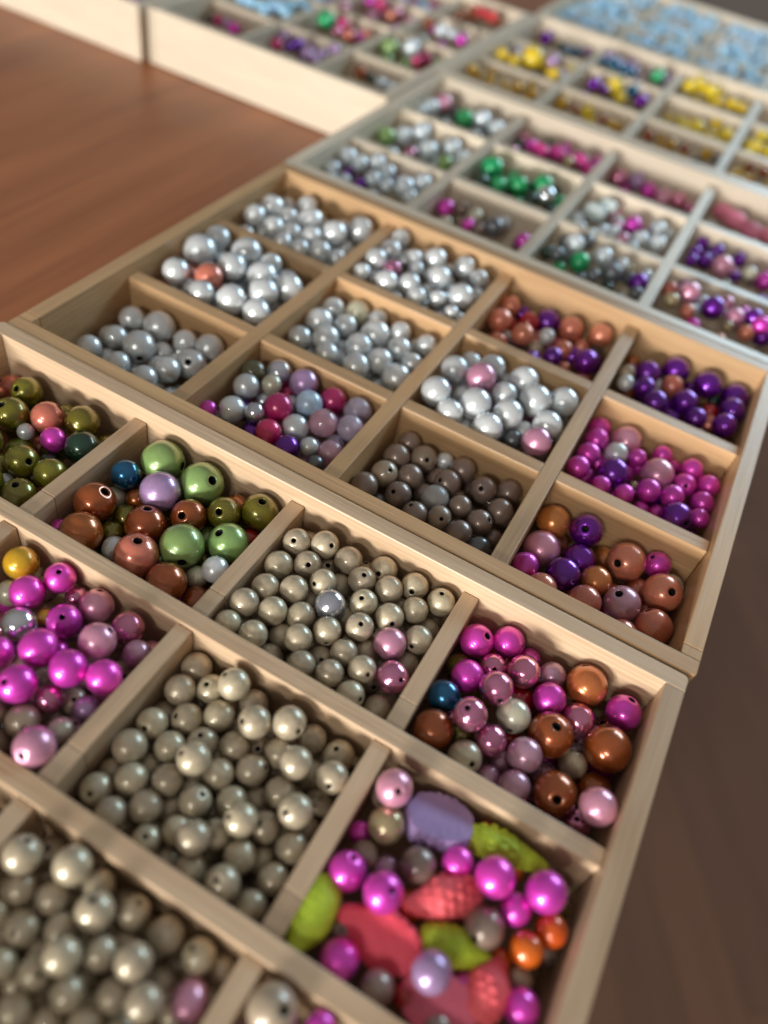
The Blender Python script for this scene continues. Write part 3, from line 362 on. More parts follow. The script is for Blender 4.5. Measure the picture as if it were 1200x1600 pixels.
131|pink 184.4 -68.2 -3.7 4.3 0.33 -0.42 0.85 -1h;gold 186.6 -74.3 -9.2 4.3 -0.23 -0.94 -0.24 0;tan 185.3 -81.6 -11.7 3.1 -0.98 0.13 0.16 1;magenta 183.9 -87.9 -8.4 4.3 -0.02 0.44 0.90 0h;magenta 192.8 -89.2 -3.9 4.3 0.36 0.00 0.93 -1h;mauve 191.0 -81.2 -12.6 2.8 0.02 -0.96 -0.27 1;taupe 196.8 -78.5 -8.9 4.1 -0.14 0.89 0.44 0;magenta 204.3 -73.5 -8.5 3.7 0.83 0.45 0.33 0;magenta 212.4 -73.9 -3.7 4.4 0.37 0.83 0.41 -1;magenta 223.4 -70.9 -3.5 4.5 -0.56 0.79 0.26 -1;magenta 219.5 -75.7 -8.5 3.6 -0.80 0.57 0.17 0;taupe 214.9 -82.4 -9.3 4.6 -0.26 -0.86 0.43 0h;orange 228.0 -75.5 -8.7 3.6 -0.92 -0.35 -0.19 0;orange 224.5 -81.8 -8.6 3.7 0.70 0.51 0.50 0;taupe 188.7 -97.8 -11.9 2.4 -0.06 -0.14 0.99 1h;magenta 191.1 -103.2 -9.5 4.1 0.06 0.89 0.45 0;taupe 200.3 -103.7 -9.7 3.5 -1.00 -0.01 0.10 0;lilac 208.2 -97.2 -4.1 4.1 0.97 -0.06 0.24 -1;magenta 227.6 -92.0 -9.6 3.8 -0.90 -0.36 -0.23 0;tan 225.9 -86.5 -12.5 2.8 -0.63 -0.75 -0.20 1;orange 220.7 -85.4 -12.4 2.7 -0.60 0.76 0.26 1;olive 227.7 -67.9 -13.4 3.6 0.97 -0.22 0.11 1;magenta 182.1 -77.3 -13.7 2.8 -0.55 -0.84 -0.05 1;taupe 212.6 -74.4 -15.9 2.9 0.94 0.20 0.27 2;tan 210.7 -79.7 -15.9 2.8 -0.04 -0.27 0.96 2h;red 206.1 -101.3 -12.4 2.8 -0.97 0.17 0.14 1;rosemetal 217.1 -87.8 -15.5 2.7 -0.30 -0.10 0.95 2h;taupe 229.6 -77.1 -16.6 3.0 0.65 -0.52 0.55 2h;magenta 192.0 -92.5 -15.3 2.6 -0.36 -0.82 0.45 2h;red 207.8 -62.0 -12.7 2.9 0.57 -0.78 -0.26 1;magenta 206.1 -82.0 -12.6 3.2 0.50 -0.83 -0.25 3;lilac 204.4 -94.8 -12.6 3.7 0.36 0.23 0.90 3h;taupe 196.0 -66.9 -12.6 3.8 -0.53 -0.79 0.32 3h;magenta 216.3 -94.3 -12.6 3.5 0.49 -0.18 0.85 3h;orange 199.6 -85.4 -12.6 3.5 0.98 -0.18 0.13 3;tan 183.3 -66.8 -12.7 3.6 0.25 0.52 0.81 3h;orange 215.7 -66.4 -12.7 3.4 -0.93 -0.31 -0.21 3;taupe 214.4 -103.3 -12.8 3.6 0.23 -0.42 0.88 3h;taupe 183.8 -94.3 -12.8 3.4 0.92 -0.38 -0.11 3
132|magenta 184.3 -15.2 -11.0 4.8 0.46 0.04 0.89 0h;magenta 183.9 -10.1 -18.4 4.4 -0.00 -0.37 0.93 1h;magenta 192.2 -10.7 -10.5 4.5 0.95 0.09 0.30 0;magenta 186.7 -27.2 -10.7 4.5 0.50 0.71 0.49 0;rosemetal 191.6 -20.0 -11.8 3.9 0.18 -0.64 0.75 0h;rosemetal 199.3 -17.9 -9.6 4.6 -0.99 -0.07 0.13 0;magenta 199.4 -9.4 -15.4 3.6 -0.75 0.47 0.47 1;rosemetal 194.8 -29.5 -5.7 4.5 0.51 -0.83 0.24 -1h;mauve 206.8 -13.0 -11.6 3.8 0.99 0.01 0.15 0;copper 215.9 -11.6 -10.0 5.7 -0.52 0.58 0.62 0;magenta 227.4 -13.5 -10.5 4.8 0.05 0.44 0.90 0h;magenta 208.5 -21.0 -10.6 4.5 -0.92 -0.39 -0.08 0;rosemetal 217.5 -21.4 -12.5 4.7 0.93 0.07 0.37 0;teal 183.8 -35.9 -11.0 4.3 -0.88 -0.48 0.01 0;rosemetal 191.9 -40.2 -5.7 4.4 -0.31 -0.26 0.91 -1h;champagne 201.9 -31.0 -11.0 4.6 0.17 -0.99 -0.02 0h;brown 185.5 -45.8 -11.7 5.3 -0.96 -0.27 0.09 0;brown 212.4 -30.5 -11.1 6.0 -0.01 -0.09 1.00 0h;brown 226.7 -26.3 -10.2 6.1 -0.44 0.65 0.62 0;olive 183.7 -21.9 -16.7 4.2 -0.32 0.68 0.66 1;red 201.9 -22.6 -17.3 4.9 0.00 0.69 0.73 1;red 203.2 -32.2 -20.9 4.2 -0.64 -0.56 0.54 2h;olive 192.0 -41.3 -15.2 3.5 -0.11 0.86 0.50 1;cream 195.5 -48.4 -11.3 4.4 0.54 -0.50 0.67 0h;rosemetal 199.3 -40.9 -10.7 4.2 0.14 0.78 0.61 0;mauve 208.4 -40.0 -10.2 4.5 0.16 -0.89 -0.43 0;mauve 209.2 -48.2 -11.7 4.0 0.52 0.66 0.54 0;mauve 202.8 -47.9 -15.1 3.3 -0.48 0.74 0.47 1;brown 218.7 -44.4 -11.6 5.5 0.11 -0.66 0.75 0h;brown 228.3 -34.5 -17.4 4.5 0.02 -0.88 -0.47 1;cream 220.8 -32.3 -15.3 3.8 -0.19 0.73 0.65 1;pink 228.1 -45.2 -5.5 4.6 -0.79 -0.51 -0.33 -1;rosemetal 226.8 -46.3 -15.3 3.6 -0.29 -0.25 0.92 1h;mauve 204.1 -41.7 -16.1 3.2 0.77 -0.59 -0.23 1;cream 215.9 -12.9 -20.4 3.9 0.95 0.05 0.31 2;brown 209.9 -23.2 -21.5 4.3 -0.19 -0.98 -0.10 2h;olive 192.8 -23.9 -19.9 3.7 0.45 -0.51 0.73 2h;silver 220.4 -26.8 -19.9 3.5 0.51 -0.02 0.86 2h;red 183.2 -28.6 -20.7 3.7 0.98 -0.21 0.02 2;brown 196.2 -35.7 -20.0 3.8 0.15 -0.49 0.86 2h;rosemetal 227.1 -14.4 -20.1 3.8 -0.78 -0.04 0.62 2h;mauve 215.7 -36.7 -19.7 3.6 0.05 0.50 0.87 2h;red 204.7 -9.5 -20.1 3.6 -0.33 -0.92 -0.21 2h;rosemetal 213.6 -49.5 -18.1 3.8 -0.73 0.61 0.31 3;olive 192.0 -49.5 -18.9 3.9 0.37 -0.87 0.31 3h;rosemetal 187.3 -36.9 -19.2 3.9 0.61 -0.68 0.40 3h;red 192.5 -11.6 -20.1 4.2 -0.86 -0.11 0.50 3h;mauve 221.8 -42.3 -20.6 4.4 -0.43 -0.87 -0.22 3;magenta 228.2 -25.5 -21.2 4.1 -0.91 -0.40 0.09 3h;magenta 198.7 -45.6 -22.3 4.6 0.10 0.63 0.77 3h;rosemetal 208.8 -43.6 -22.6 4.2 -0.81 -0.44 0.39 3h;copper 227.5 -49.8 -22.6 4.3 0.33 -0.92 -0.20 3;rosemetal 183.5 -46.6 -23.3 3.9 -0.57 -0.31 0.76 3h;magenta 214.3 -30.4 -23.8 3.9 0.55 -0.79 -0.26 3;red 219.0 -49.4 -23.8 3.9 0.59 -0.81 0.01 3;mauve 221.0 -20.8 -24.1 3.8 -0.20 0.05 0.98 3h
200|silver 14.6 20.7 -14.8 4.4 0.43 0.81 0.41 0;silver 17.1 31.4 -15.3 4.5 0.44 -0.58 -0.68 0;silver 14.0 44.0 -15.4 4.9 0.07 -0.83 -0.55 0;silver 24.5 47.0 -15.6 6.1 0.06 0.69 0.72 0;silver 27.4 32.1 -14.9 6.0 0.65 -0.74 -0.16 0h;silver 27.3 21.0 -15.7 4.2 0.79 -0.06 -0.61 0;silver 43.5 27.7 -14.5 4.7 0.78 0.62 -0.02 0;silver 37.8 45.2 -14.8 4.4 0.49 -0.60 -0.63 0;silver 46.6 37.2 -16.4 5.7 0.24 -0.62 0.75 0h;silver 47.0 47.8 -14.7 5.3 0.43 -0.51 -0.75 0;silver 40.7 18.8 -14.2 4.6 -0.71 -0.56 0.43 0;silver 41.5 23.1 -20.9 3.6 0.32 -0.66 -0.68 1;silver 38.9 39.8 -20.6 3.7 0.87 0.49 -0.04 1;silver 31.4 39.6 -19.8 4.0 -0.24 -0.82 -0.53 1;silver 11.4 44.0 -23.0 3.3 -0.42 -0.81 -0.40 2;silver 18.7 25.0 -20.3 3.8 -0.09 -0.90 -0.43 1;silver 45.5 12.7 -19.4 4.7 0.26 -0.84 0.47 3h;silver 55.2 28.3 -19.5 3.8 -0.75 -0.66 -0.04 3;silver 54.9 12.4 -19.5 4.2 0.85 -0.49 0.22 3h;silver 19.2 10.2 -19.5 4.1 0.57 -0.81 -0.13 3h;silver 36.5 31.6 -19.6 4.5 0.19 -0.68 -0.70 3;silver 10.6 10.0 -19.6 4.0 0.84 0.54 -0.09 3;silver 34.2 16.7 -19.7 4.2 -0.26 -0.95 0.19 3h;silver 54.4 42.6 -19.8 4.2 -0.36 -0.90 0.24 3h;silver 50.1 21.3 -20.5 4.4 -0.12 0.35 0.93 3h;silver 10.4 35.5 -20.8 4.5 0.05 -0.71 -0.71 3;silver 29.8 10.5 -21.3 3.9 0.55 -0.69 -0.47 3h;silver 10.5 24.7 -21.8 4.0 0.51 -0.53 -0.68 3;silver 34.4 47.1 -22.2 4.2 -0.45 -0.49 0.75 3h;silver 22.6 17.4 -22.9 4.1 0.66 0.70 0.26 3;silver 20.4 34.0 -23.1 4.0 -0.52 -0.16 0.84 3h;silver 29.3 26.6 -23.5 4.5 -0.20 -0.23 0.95 3h;silver 53.9 35.1 -23.6 4.3 0.95 -0.06 0.32 3h;silver 50.5 49.2 -24.1 3.9 -0.61 -0.75 0.26 3h;silver 48.3 28.6 -24.3 3.9 -0.00 0.59 0.81 3;silver 37.4 10.2 -24.6 4.4 0.12 0.42 0.90 3h
201|silver 11.1 101.4 -7.4 5.6 0.82 0.57 0.11 0;silver 12.2 88.2 -6.8 6.8 0.94 0.17 -0.30 0;salmon 26.5 74.9 -6.6 5.7 0.93 0.36 0.01 0;silver 15.1 69.1 -6.0 5.3 -0.06 0.37 0.93 0;silver 30.2 65.1 -7.1 5.0 0.76 -0.25 -0.60 0;silver 26.9 99.6 -6.5 6.4 -0.68 -0.08 0.73 0;silver 29.4 86.0 -5.6 5.8 -0.40 0.36 0.84 0;silver 38.9 99.6 -6.4 4.4 -0.58 -0.06 0.82 0;silver 41.5 89.6 -6.6 6.1 0.74 0.62 0.27 0;silver 41.3 68.9 -6.9 5.9 -0.81 -0.14 0.56 0;silver 48.7 79.4 -5.8 6.0 0.87 -0.14 -0.47 0;silver 53.3 90.2 -6.7 5.8 0.95 0.26 -0.16 0;silver 52.6 69.2 -7.8 5.4 -0.53 -0.79 -0.30 0;steel 35.2 85.5 -13.7 4.4 -0.84 -0.39 0.37 1;silver 17.2 96.0 -13.1 4.5 -0.40 -0.85 -0.35 1;silver 42.1 76.8 -13.0 4.3 -0.29 -0.73 -0.62 1;silver 19.4 72.0 -13.5 4.0 0.60 -0.37 -0.71 1;silver 46.7 99.8 -11.7 5.1 0.71 -0.09 -0.70 3;salmon 13.7 78.3 -12.9 4.7 0.50 0.70 0.52 3;silver 21.5 63.1 -13.6 4.3 0.07 -0.37 0.93 3h;silver 22.6 86.3 -13.6 4.9 0.34 -0.23 0.91 3h;silver 33.8 72.9 -14.3 5.0 0.27 -0.38 0.88 3h;silver 32.3 94.6 -14.5 4.6 -0.24 0.24 0.94 3;salmon 12.0 63.6 -14.7 4.9 0.17 0.07 0.98 3h;silver 49.0 85.6 -15.2 5.2 0.12 -0.66 0.74 3h;silver 54.6 96.6 -15.2 4.3 0.43 -0.58 -0.69 3;silver 54.4 76.9 -15.4 4.6 0.29 -0.95 -0.14 3h;silver 36.7 63.9 -15.5 4.7 0.51 0.25 0.82 3h;silver 48.4 66.2 -16.3 4.5 0.41 -0.79 0.45 3h;silver 27.3 67.4 -18.1 4.4 0.22 -0.96 -0.14 3h;silver 22.3 101.2 -19.3 4.6 0.08 -0.29 0.95 3h;silver 10.4 72.8 -19.6 4.3 -0.05 0.55 0.83 3
202|silver 10.2 129.9 -8.1 4.9 -0.58 -0.10 0.81 0;silver 10.8 142.6 -8.7 5.4 -0.53 -0.74 -0.41 0;silver 21.0 140.4 -8.9 4.4 0.70 -0.21 -0.69 0;silver 21.9 155.3 -9.0 4.8 0.98 0.21 -0.06 0;silver 30.0 144.8 -8.7 5.8 0.92 0.36 0.13 0;silver 21.0 128.5 -8.7 4.6 -0.74 -0.16 0.65 0;silver 30.0 128.4 -8.0 4.6 -0.73 -0.63 -0.27 0;silver 38.1 132.4 -8.0 4.6 0.88 0.19 -0.45 0;silver 44.5 141.2 -7.6 5.6 0.69 -0.19 -0.70 0;silver 50.5 154.8 -9.2 6.1 0.54 -0.44 -0.72 0;silver 38.7 122.1 -9.0 4.0 0.31 -0.60 -0.74 0;silver 45.8 127.3 -9.8 4.9 0.66 0.55 0.50 0;silver 31.1 120.1 -8.3 4.0 -0.85 -0.23 0.48 0;silver 32.0 153.7 -14.4 4.0 0.86 -0.09 -0.51 1;gold 27.4 159.2 -13.5 3.4 -0.87 -0.39 0.28 1;silver 15.4 129.7 -15.1 3.9 -0.62 0.03 0.78 1;silver 49.2 144.8 -15.2 4.3 0.23 0.49 0.84 1;silver 41.1 156.2 -13.3 4.4 0.13 -0.91 -0.40 3h;silver 51.3 133.1 -13.3 4.0 -0.48 -0.70 -0.52 3;silver 11.8 120.2 -13.4 4.6 -0.61 -0.79 0.11 3h;silver 11.0 155.0 -13.4 4.7 0.60 0.63 0.49 3;silver 53.4 118.4 -13.4 4.4 -0.18 -0.37 0.91 3h;silver 24.0 119.5 -13.7 4.4 -0.84 -0.35 0.41 3;silver 32.9 124.7 -15.5 4.1 0.67 -0.71 0.21 3h;silver 42.4 118.7 -15.9 4.4 0.02 -0.58 0.82 3h;silver 36.0 132.4 -16.0 3.9 0.90 0.12 -0.42 3;silver 44.1 136.7 -16.7 4.7 0.96 -0.11 -0.27 3h;silver 54.4 125.7 -17.0 4.0 0.72 0.52 0.45 3;silver 25.2 129.2 -17.3 4.5 0.98 -0.12 -0.18 3h;silver 21.5 150.1 -17.5 4.2 -0.86 -0.42 0.28 3;silver 54.1 157.7 -17.9 4.0 -0.13 0.04 0.99 3h;silver 42.6 127.4 -18.0 4.2 0.77 -0.18 0.61 3h;silver 11.1 137.8 -18.4 4.4 0.26 -0.92 -0.29 3h;silver 53.9 138.1 -19.2 4.1 -0.01 -0.32 0.95 3h;silver 36.0 149.2 -19.5 4.1 0.94 -0.31 0.12 3h;silver 45.8 156.5 -20.2 4.2 -0.57 -0.75 0.32 3h;silver 10.3 126.8 -20.2 4.0 -0.75 -0.62 0.24 3
210|iridescent 76.9 48.5 -11.3 4.8 0.56 0.67 0.49 0;lilac 87.6 48.0 -10.4 5.3 -0.24 0.53 0.81 0;skyblue 94.9 39.5 -10.2 4.9 0.08 0.67 0.74 0;crimson 99.8 48.3 -12.0 5.0 0.93 0.34 0.16 0;crimson 87.9 31.0 -9.9 5.1 -0.83 -0.41 0.37 0;frostlilac 109.8 48.2 -11.4 5.1 -0.86 -0.20 0.47 0;silver 96.9 27.8 -11.9 4.8 0.18 0.71 0.69 0;frostpink 104.0 34.2 -10.2 5.0 0.13 0.56 0.82 0;silver 75.4 21.9 -11.4 4.7 -0.69 -0.71 0.13 0;silver 72.7 34.0 -10.6 4.6 0.08 -0.79 -0.61 0;champagne 79.2 40.1 -10.2 3.6 0.77 0.55 0.33 0;frostolive 69.7 42.9 -11.4 4.5 -0.20 0.44 0.87 0;crimson 91.6 19.5 -10.6 4.4 0.61 -0.45 -0.65 0;purple 100.0 17.7 -11.7 4.4 -0.24 0.65 0.72 0;frostlilac 112.6 37.9 -10.2 4.6 -0.93 -0.21 0.29 0;silver 106.2 21.7 -10.4 3.2 0.73 -0.35 -0.60 0;frostpink 112.7 24.9 -12.0 4.4 0.96 -0.07 -0.26 0;magenta 69.4 16.6 -10.9 3.0 -0.80 -0.59 0.07 0;iridescent 83.1 24.0 -10.0 3.5 -0.40 0.32 0.86 0;purple 84.0 21.7 -16.8 3.9 0.45 0.70 0.55 1;crimson 82.3 47.1 -18.0 4.2 0.88 0.42 0.24 1;steel 111.4 17.2 -11.7 2.9 -0.33 0.49 0.81 0;frostlilac 109.8 33.6 -16.5 3.7 0.22 0.71 0.67 1;iridescent 78.6 36.8 -16.1 3.4 0.09 0.61 0.78 1;frostolive 101.4 9.9 -15.4 3.8 -0.55 -0.16 0.82 3h;silver 74.1 13.8 -15.4 4.3 -0.57 -0.33 0.75 3h;silver 93.6 11.7 -15.4 4.3 -0.06 -0.54 0.84 3h;silver 87.6 40.9 -15.9 3.8 -0.59 -0.26 0.76 3h;frostolive 85.4 11.3 -16.1 3.9 0.33 -0.05 0.94 3h;crimson 110.0 11.7 -16.1 3.8 0.57 -0.14 0.81 3h;frostlilac 104.8 26.6 -16.4 4.1 0.95 -0.23 -0.21 3;purple 76.3 29.2 -16.6 3.8 0.94 -0.27 -0.20 3h;silver 99.7 38.2 -17.4 3.9 -0.80 -0.43 0.42 3;frostlilac 112.1 41.8 -17.7 4.0 0.38 0.55 0.75 3;frostpink 107.0 19.1 -17.8 3.8 0.48 -0.19 0.86 3h;crimson 93.1 20.6 -18.5 3.9 0.69 -0.60 -0.40 3h;frostpink 74.3 42.5 -19.2 4.4 -0.59 0.27 0.76 3;frostlilac 70.6 22.0 -19.9 4.7 0.70 0.16 0.70 3h;lilac 103.5 49.0 -20.0 3.9 0.88 -0.37 0.29 3h;frostpink 113.2 48.8 -21.1 4.0 -0.92 -0.06 0.39 3;frostpink 113.5 21.7 -21.2 4.0 0.37 -0.06 0.93 3h;frostlilac 101.5 14.9 -21.5 4.1 0.76 -0.60 -0.26 3h;steel 77.8 9.8 -22.1 3.9 -0.71 -0.47 0.53 3h;frostlilac 87.2 14.9 -22.7 4.0 0.70 0.60 0.38 3
211|silver 70.1 98.6 -13.1 4.8 -0.25 -0.67 -0.70 0;champagne 79.0 102.9 -13.2 5.2 0.96 0.15 -0.25 0;silver 70.6 86.6 -12.5 5.5 -0.61 0.26 0.75 0;silver 69.9 73.5 -13.5 4.8 0.24 -0.66 -0.71 0;silver 78.3 79.1 -12.8 5.4 0.89 -0.18 -0.41 0;silver 79.5 92.3 -13.5 4.7 0.49 -0.39 -0.78 0;silver 91.8 94.8 -13.5 6.1 -0.80 -0.04 0.60 0;silver 90.8 83.0 -12.9 5.4 0.48 0.49 0.73 0;silver 99.4 101.8 -12.3 4.4 0.85 0.39 0.37 0;silver 83.8 70.5 -12.4 4.5 0.91 -0.19 -0.37 0;silver 103.7 92.5 -13.1 4.9 -0.87 -0.47 0.15 0;silver 111.3 101.4 -12.4 4.2 0.99 0.13 -0.00 0;silver 96.1 71.3 -12.6 5.3 0.73 0.54 0.42 0;silver 101.8 79.6 -11.9 4.9 0.33 -0.58 -0.74 0;silver 111.3 75.8 -13.0 5.6 -0.14 0.38 0.91 0;silver 111.6 88.1 -13.5 4.3 -0.96 -0.18 0.23 0;silver 88.0 104.0 -12.6 4.0 -0.86 -0.25 0.45 0;silver 85.4 77.9 -18.6 4.0 0.11 -0.75 -0.65 1;silver 105.9 103.5 -17.9 3.9 -0.67 -0.59 -0.46 1;silver 77.0 68.0 -17.9 4.4 0.24 0.16 0.96 3h;silver 103.4 66.4 -18.2 4.6 0.98 0.14 0.15 3;silver 86.0 63.7 -18.3 4.3 0.25 -0.22 0.94 3h;silver 112.3 65.5 -18.6 4.1 -0.82 -0.54 -0.20 3;silver 104.6 83.2 -19.4 4.1 0.56 -0.62 0.55 3h;silver 112.0 95.9 -19.6 4.3 0.93 0.02 0.38 3h;silver 82.4 85.3 -20.0 4.3 -0.82 -0.23 0.53 3;silver 96.5 78.5 -20.5 4.9 0.68 0.20 0.70 3h;silver 72.7 78.4 -20.6 4.1 0.12 -0.96 0.26 3h;silver 105.0 75.0 -20.7 4.1 -0.76 -0.65 0.02 3;silver 99.9 98.8 -21.3 4.6 0.78 -0.62 0.03 3h;silver 94.2 69.0 -21.7 4.3 0.40 0.38 0.83 3h;silver 83.9 100.1 -21.7 4.3 0.88 -0.44 0.16 3h;silver 113.5 79.2 -21.9 4.1 0.82 -0.27 -0.50 3;silver 69.6 64.9 -23.1 4.2 0.34 -0.94 0.10 3h;silver 112.8 87.7 -24.1 4.5 -0.23 -0.40 0.89 3h;silver 72.5 97.8 -24.1 4.9 0.38 0.32 0.87 3h;silver 82.9 70.9 -24.2 4.8 -0.36 -0.93 -0.06 3h;silver 112.6 103.2 -24.3 4.6 0.78 -0.37 0.50 3h;silver 112.5 71.3 -24.6 4.4 -0.22 -0.97 -0.06 3h
212|silver 69.6 133.9 -6.3 4.7 -0.81 -0.59 0.02 0;silver 70.3 146.3 -7.4 4.8 -0.31 -0.59 -0.74 0;silver 69.3 158.2 -7.1 4.4 0.79 -0.15 -0.60 0;rosemetal 78.5 132.5 -6.6 3.8 -0.82 -0.05 0.57 0;silver 80.9 122.3 -6.9 4.8 -0.83 -0.02 0.56 0;silver 68.9 123.1 -8.1 3.9 0.60 -0.43 -0.67 0;silver 88.9 128.4 -7.2 4.6 -0.17 0.26 0.95 0;silver 89.2 153.5 -6.9 5.0 -0.76 0.04 0.65 0;silver 96.7 141.0 -7.1 5.3 -0.77 0.01 0.64 0;silver 95.2 122.4 -7.8 4.3 -0.02 -0.72 -0.70 0;silver 81.4 147.2 -6.6 3.6 -0.83 -0.55 -0.11 0;silver 85.5 141.7 -7.8 3.4 0.54 -0.38 -0.75 0;silver 103.0 126.7 -7.3 3.5 0.44 -0.40 -0.80 0;silver 71.8 129.0 -11.8 3.1 0.86 0.42 0.29 1;silver 94.6 134.2 -11.3 3.1 -0.93 -0.36 0.06 1;silver 101.8 157.1 -7.0 4.8 0.86 -0.23 -0.46 0;silver 110.6 153.2 -7.1 4.0 -0.06 -0.71 -0.70 0;silver 110.5 133.6 -6.3 5.3 0.84 0.36 0.41 0;silver 112.1 120.6 -6.7 3.0 0.29 -0.52 -0.80 0;silver 95.1 157.0 -12.1 3.7 0.65 0.36 0.67 1;steel 106.1 149.8 -11.5 3.2 0.10 0.48 0.87 1;silver 90.8 146.3 -11.2 3.6 0.30 -0.93 -0.21 3h;silver 108.3 118.0 -11.3 3.7 -0.36 0.09 0.93 3h;silver 82.2 158.0 -11.4 3.8 -0.42 -0.89 -0.18 3h;silver 76.5 150.0 -11.5 3.7 0.88 -0.12 0.45 3h;silver 114.1 124.9 -11.6 3.5 -0.80 -0.51 0.31 3h;silver 87.3 118.6 -11.6 4.1 -0.38 0.08 0.92 3;silver 104.3 142.3 -11.7 3.8 0.41 -0.84 0.34 3h;silver 100.8 118.3 -11.7 3.5 0.46 -0.64 -0.61 3;silver 103.0 132.9 -11.7 4.0 -0.74 -0.37 0.56 3h;silver 112.8 147.1 -11.8 3.9 -0.39 -0.84 0.37 3h;silver 111.7 158.7 -11.9 3.6 0.69 0.30 0.66 3;silver 76.9 117.4 -12.1 3.4 0.80 0.53 0.28 3;silver 98.9 148.4 -12.4 3.4 0.88 0.07 0.47 3h;silver 77.0 140.1 -12.6 3.6 -0.64 -0.38 0.67 3h;silver 83.2 130.0 -12.6 3.6 0.89 -0.39 0.24 3h;silver 111.1 139.8 -13.0 3.5 -0.22 0.35 0.91 3;steel 106.3 124.8 -13.2 3.5 -0.07 -0.69 0.72 3h;silver 73.7 156.7 -13.3 3.4 0.97 -0.01 0.26 3h;silver 96.5 127.1 -13.6 3.5 0.88 -0.34 -0.33 3h;silver 68.7 137.5 -13.6 3.5 0.49 -0.85 -0.20 3h
220|taupe 130.8 49.3 -14.9 4.0 -0.76 -0.63 -0.18 0;taupe 130.6 39.9 -14.6 4.6 -0.86 0.01 0.51 0;tan 138.4 45.5 -15.2 4.7 0.47 -0.62 0.63 0h;tan 131.1 29.9 -14.4 4.6 0.46 -0.24 0.85 0h;taupe 128.1 21.3 -14.8 4.6 -0.91 -0.16 0.38 0;taupe 138.6 34.4 -14.8 4.3 1.00 0.07 0.02 0;taupe 138.9 25.4 -15.6 4.4 -0.25 -0.65 0.72 0h;taupe 147.4 20.5 -15.3 4.3 -0.47 -0.10 0.88 0h;taupe 144.6 34.8 -19.8 3.7 -0.27 -0.76 -0.59 1;frosted 149.9 30.6 -15.1 4.7 0.26 -0.79 -0.56 0;taupe 145.1 44.7 -20.1 3.8 0.10 -0.82 -0.56 1;taupe 150.2 40.0 -15.3 4.7 -0.47 -0.66 0.59 0h;tan 154.8 23.6 -14.5 3.9 0.38 -0.67 0.64 0h;steel 134.1 21.7 -18.6 2.5 0.69 -0.54 -0.48 1;silver 144.7 50.3 -16.2 3.1 0.75 -0.48 -0.45 0;taupe 152.0 48.9 -15.0 4.5 0.97 0.12 0.19 0;taupe 161.8 43.9 -14.5 4.6 -0.08 -0.70 0.71 0h;taupe 157.8 49.6 -22.2 3.9 -0.93 -0.29 0.21 1;taupe 169.4 49.2 -15.3 4.3 0.79 0.40 0.46 0;taupe 158.4 32.2 -14.5 3.8 0.61 -0.53 -0.59 0;taupe 170.4 38.5 -14.7 4.4 0.91 -0.38 -0.15 0;taupe 166.6 29.8 -14.8 4.3 0.67 0.03 0.74 0h;taupe 162.8 22.1 -15.5 4.4 -0.61 0.36 0.71 0;steel 170.7 20.6 -15.8 3.8 0.90 0.21 0.38 0;taupe 172.6 30.3 -19.5 3.4 -0.96 -0.19 0.22 1;taupe 161.1 38.9 -22.9 3.3 -0.09 -0.39 0.92 2h;taupe 164.8 49.2 -23.2 3.4 0.67 -0.17 0.72 2h;taupe 150.7 34.1 -23.0 3.3 0.79 -0.54 0.27 2h;taupe 169.4 14.2 -19.3 3.8 -0.96 0.10 0.26 3;taupe 142.7 11.8 -19.4 3.8 -0.24 0.60 0.76 3;taupe 157.9 12.1 -19.4 4.3 -0.11 -0.77 -0.63 3;taupe 129.7 12.9 -19.7 3.7 -0.80 -0.47 0.38 3h;taupe 168.4 25.1 -21.6 3.7 0.49 -0.74 -0.46 3;taupe 140.5 19.5 -21.7 3.9 -0.76 0.09 0.64 3;taupe 156.0 24.8 -21.7 3.7 0.49 0.33 0.81 3h;taupe 150.2 14.8 -21.8 4.2 0.44 -0.82 0.37 3h;taupe 171.5 44.0 -21.9 4.4 0.08 -0.01 1.00 3h;taupe 130.1 33.1 -22.1 3.7 -0.76 -0.63 -0.15 3;taupe 128.1 24.5 -22.6 3.8 0.39 -0.24 0.89 3h;taupe 139.2 39.9 -22.9 4.3 -0.38 -0.87 0.32 3h;taupe 147.1 25.1 -23.0 3.9 0.79 -0.61 -0.07 3h;taupe 154.2 42.7 -23.0 3.8 0.82 -0.57 -0.12 3h;tan 163.8 19.0 -23.3 3.9 -0.34 0.11 0.93 3h;taupe 138.1 27.5 -23.7 4.2 0.94 0.34 0.07 3;silver 136.0 12.8 -24.2 3.9 0.62 -0.74 0.25 3h;taupe 171.4 18.2 -25.2 3.8 0.56 -0.77 0.30 3h;taupe 140.5 48.8 -25.2 3.8 0.70 -0.41 -0.58 3
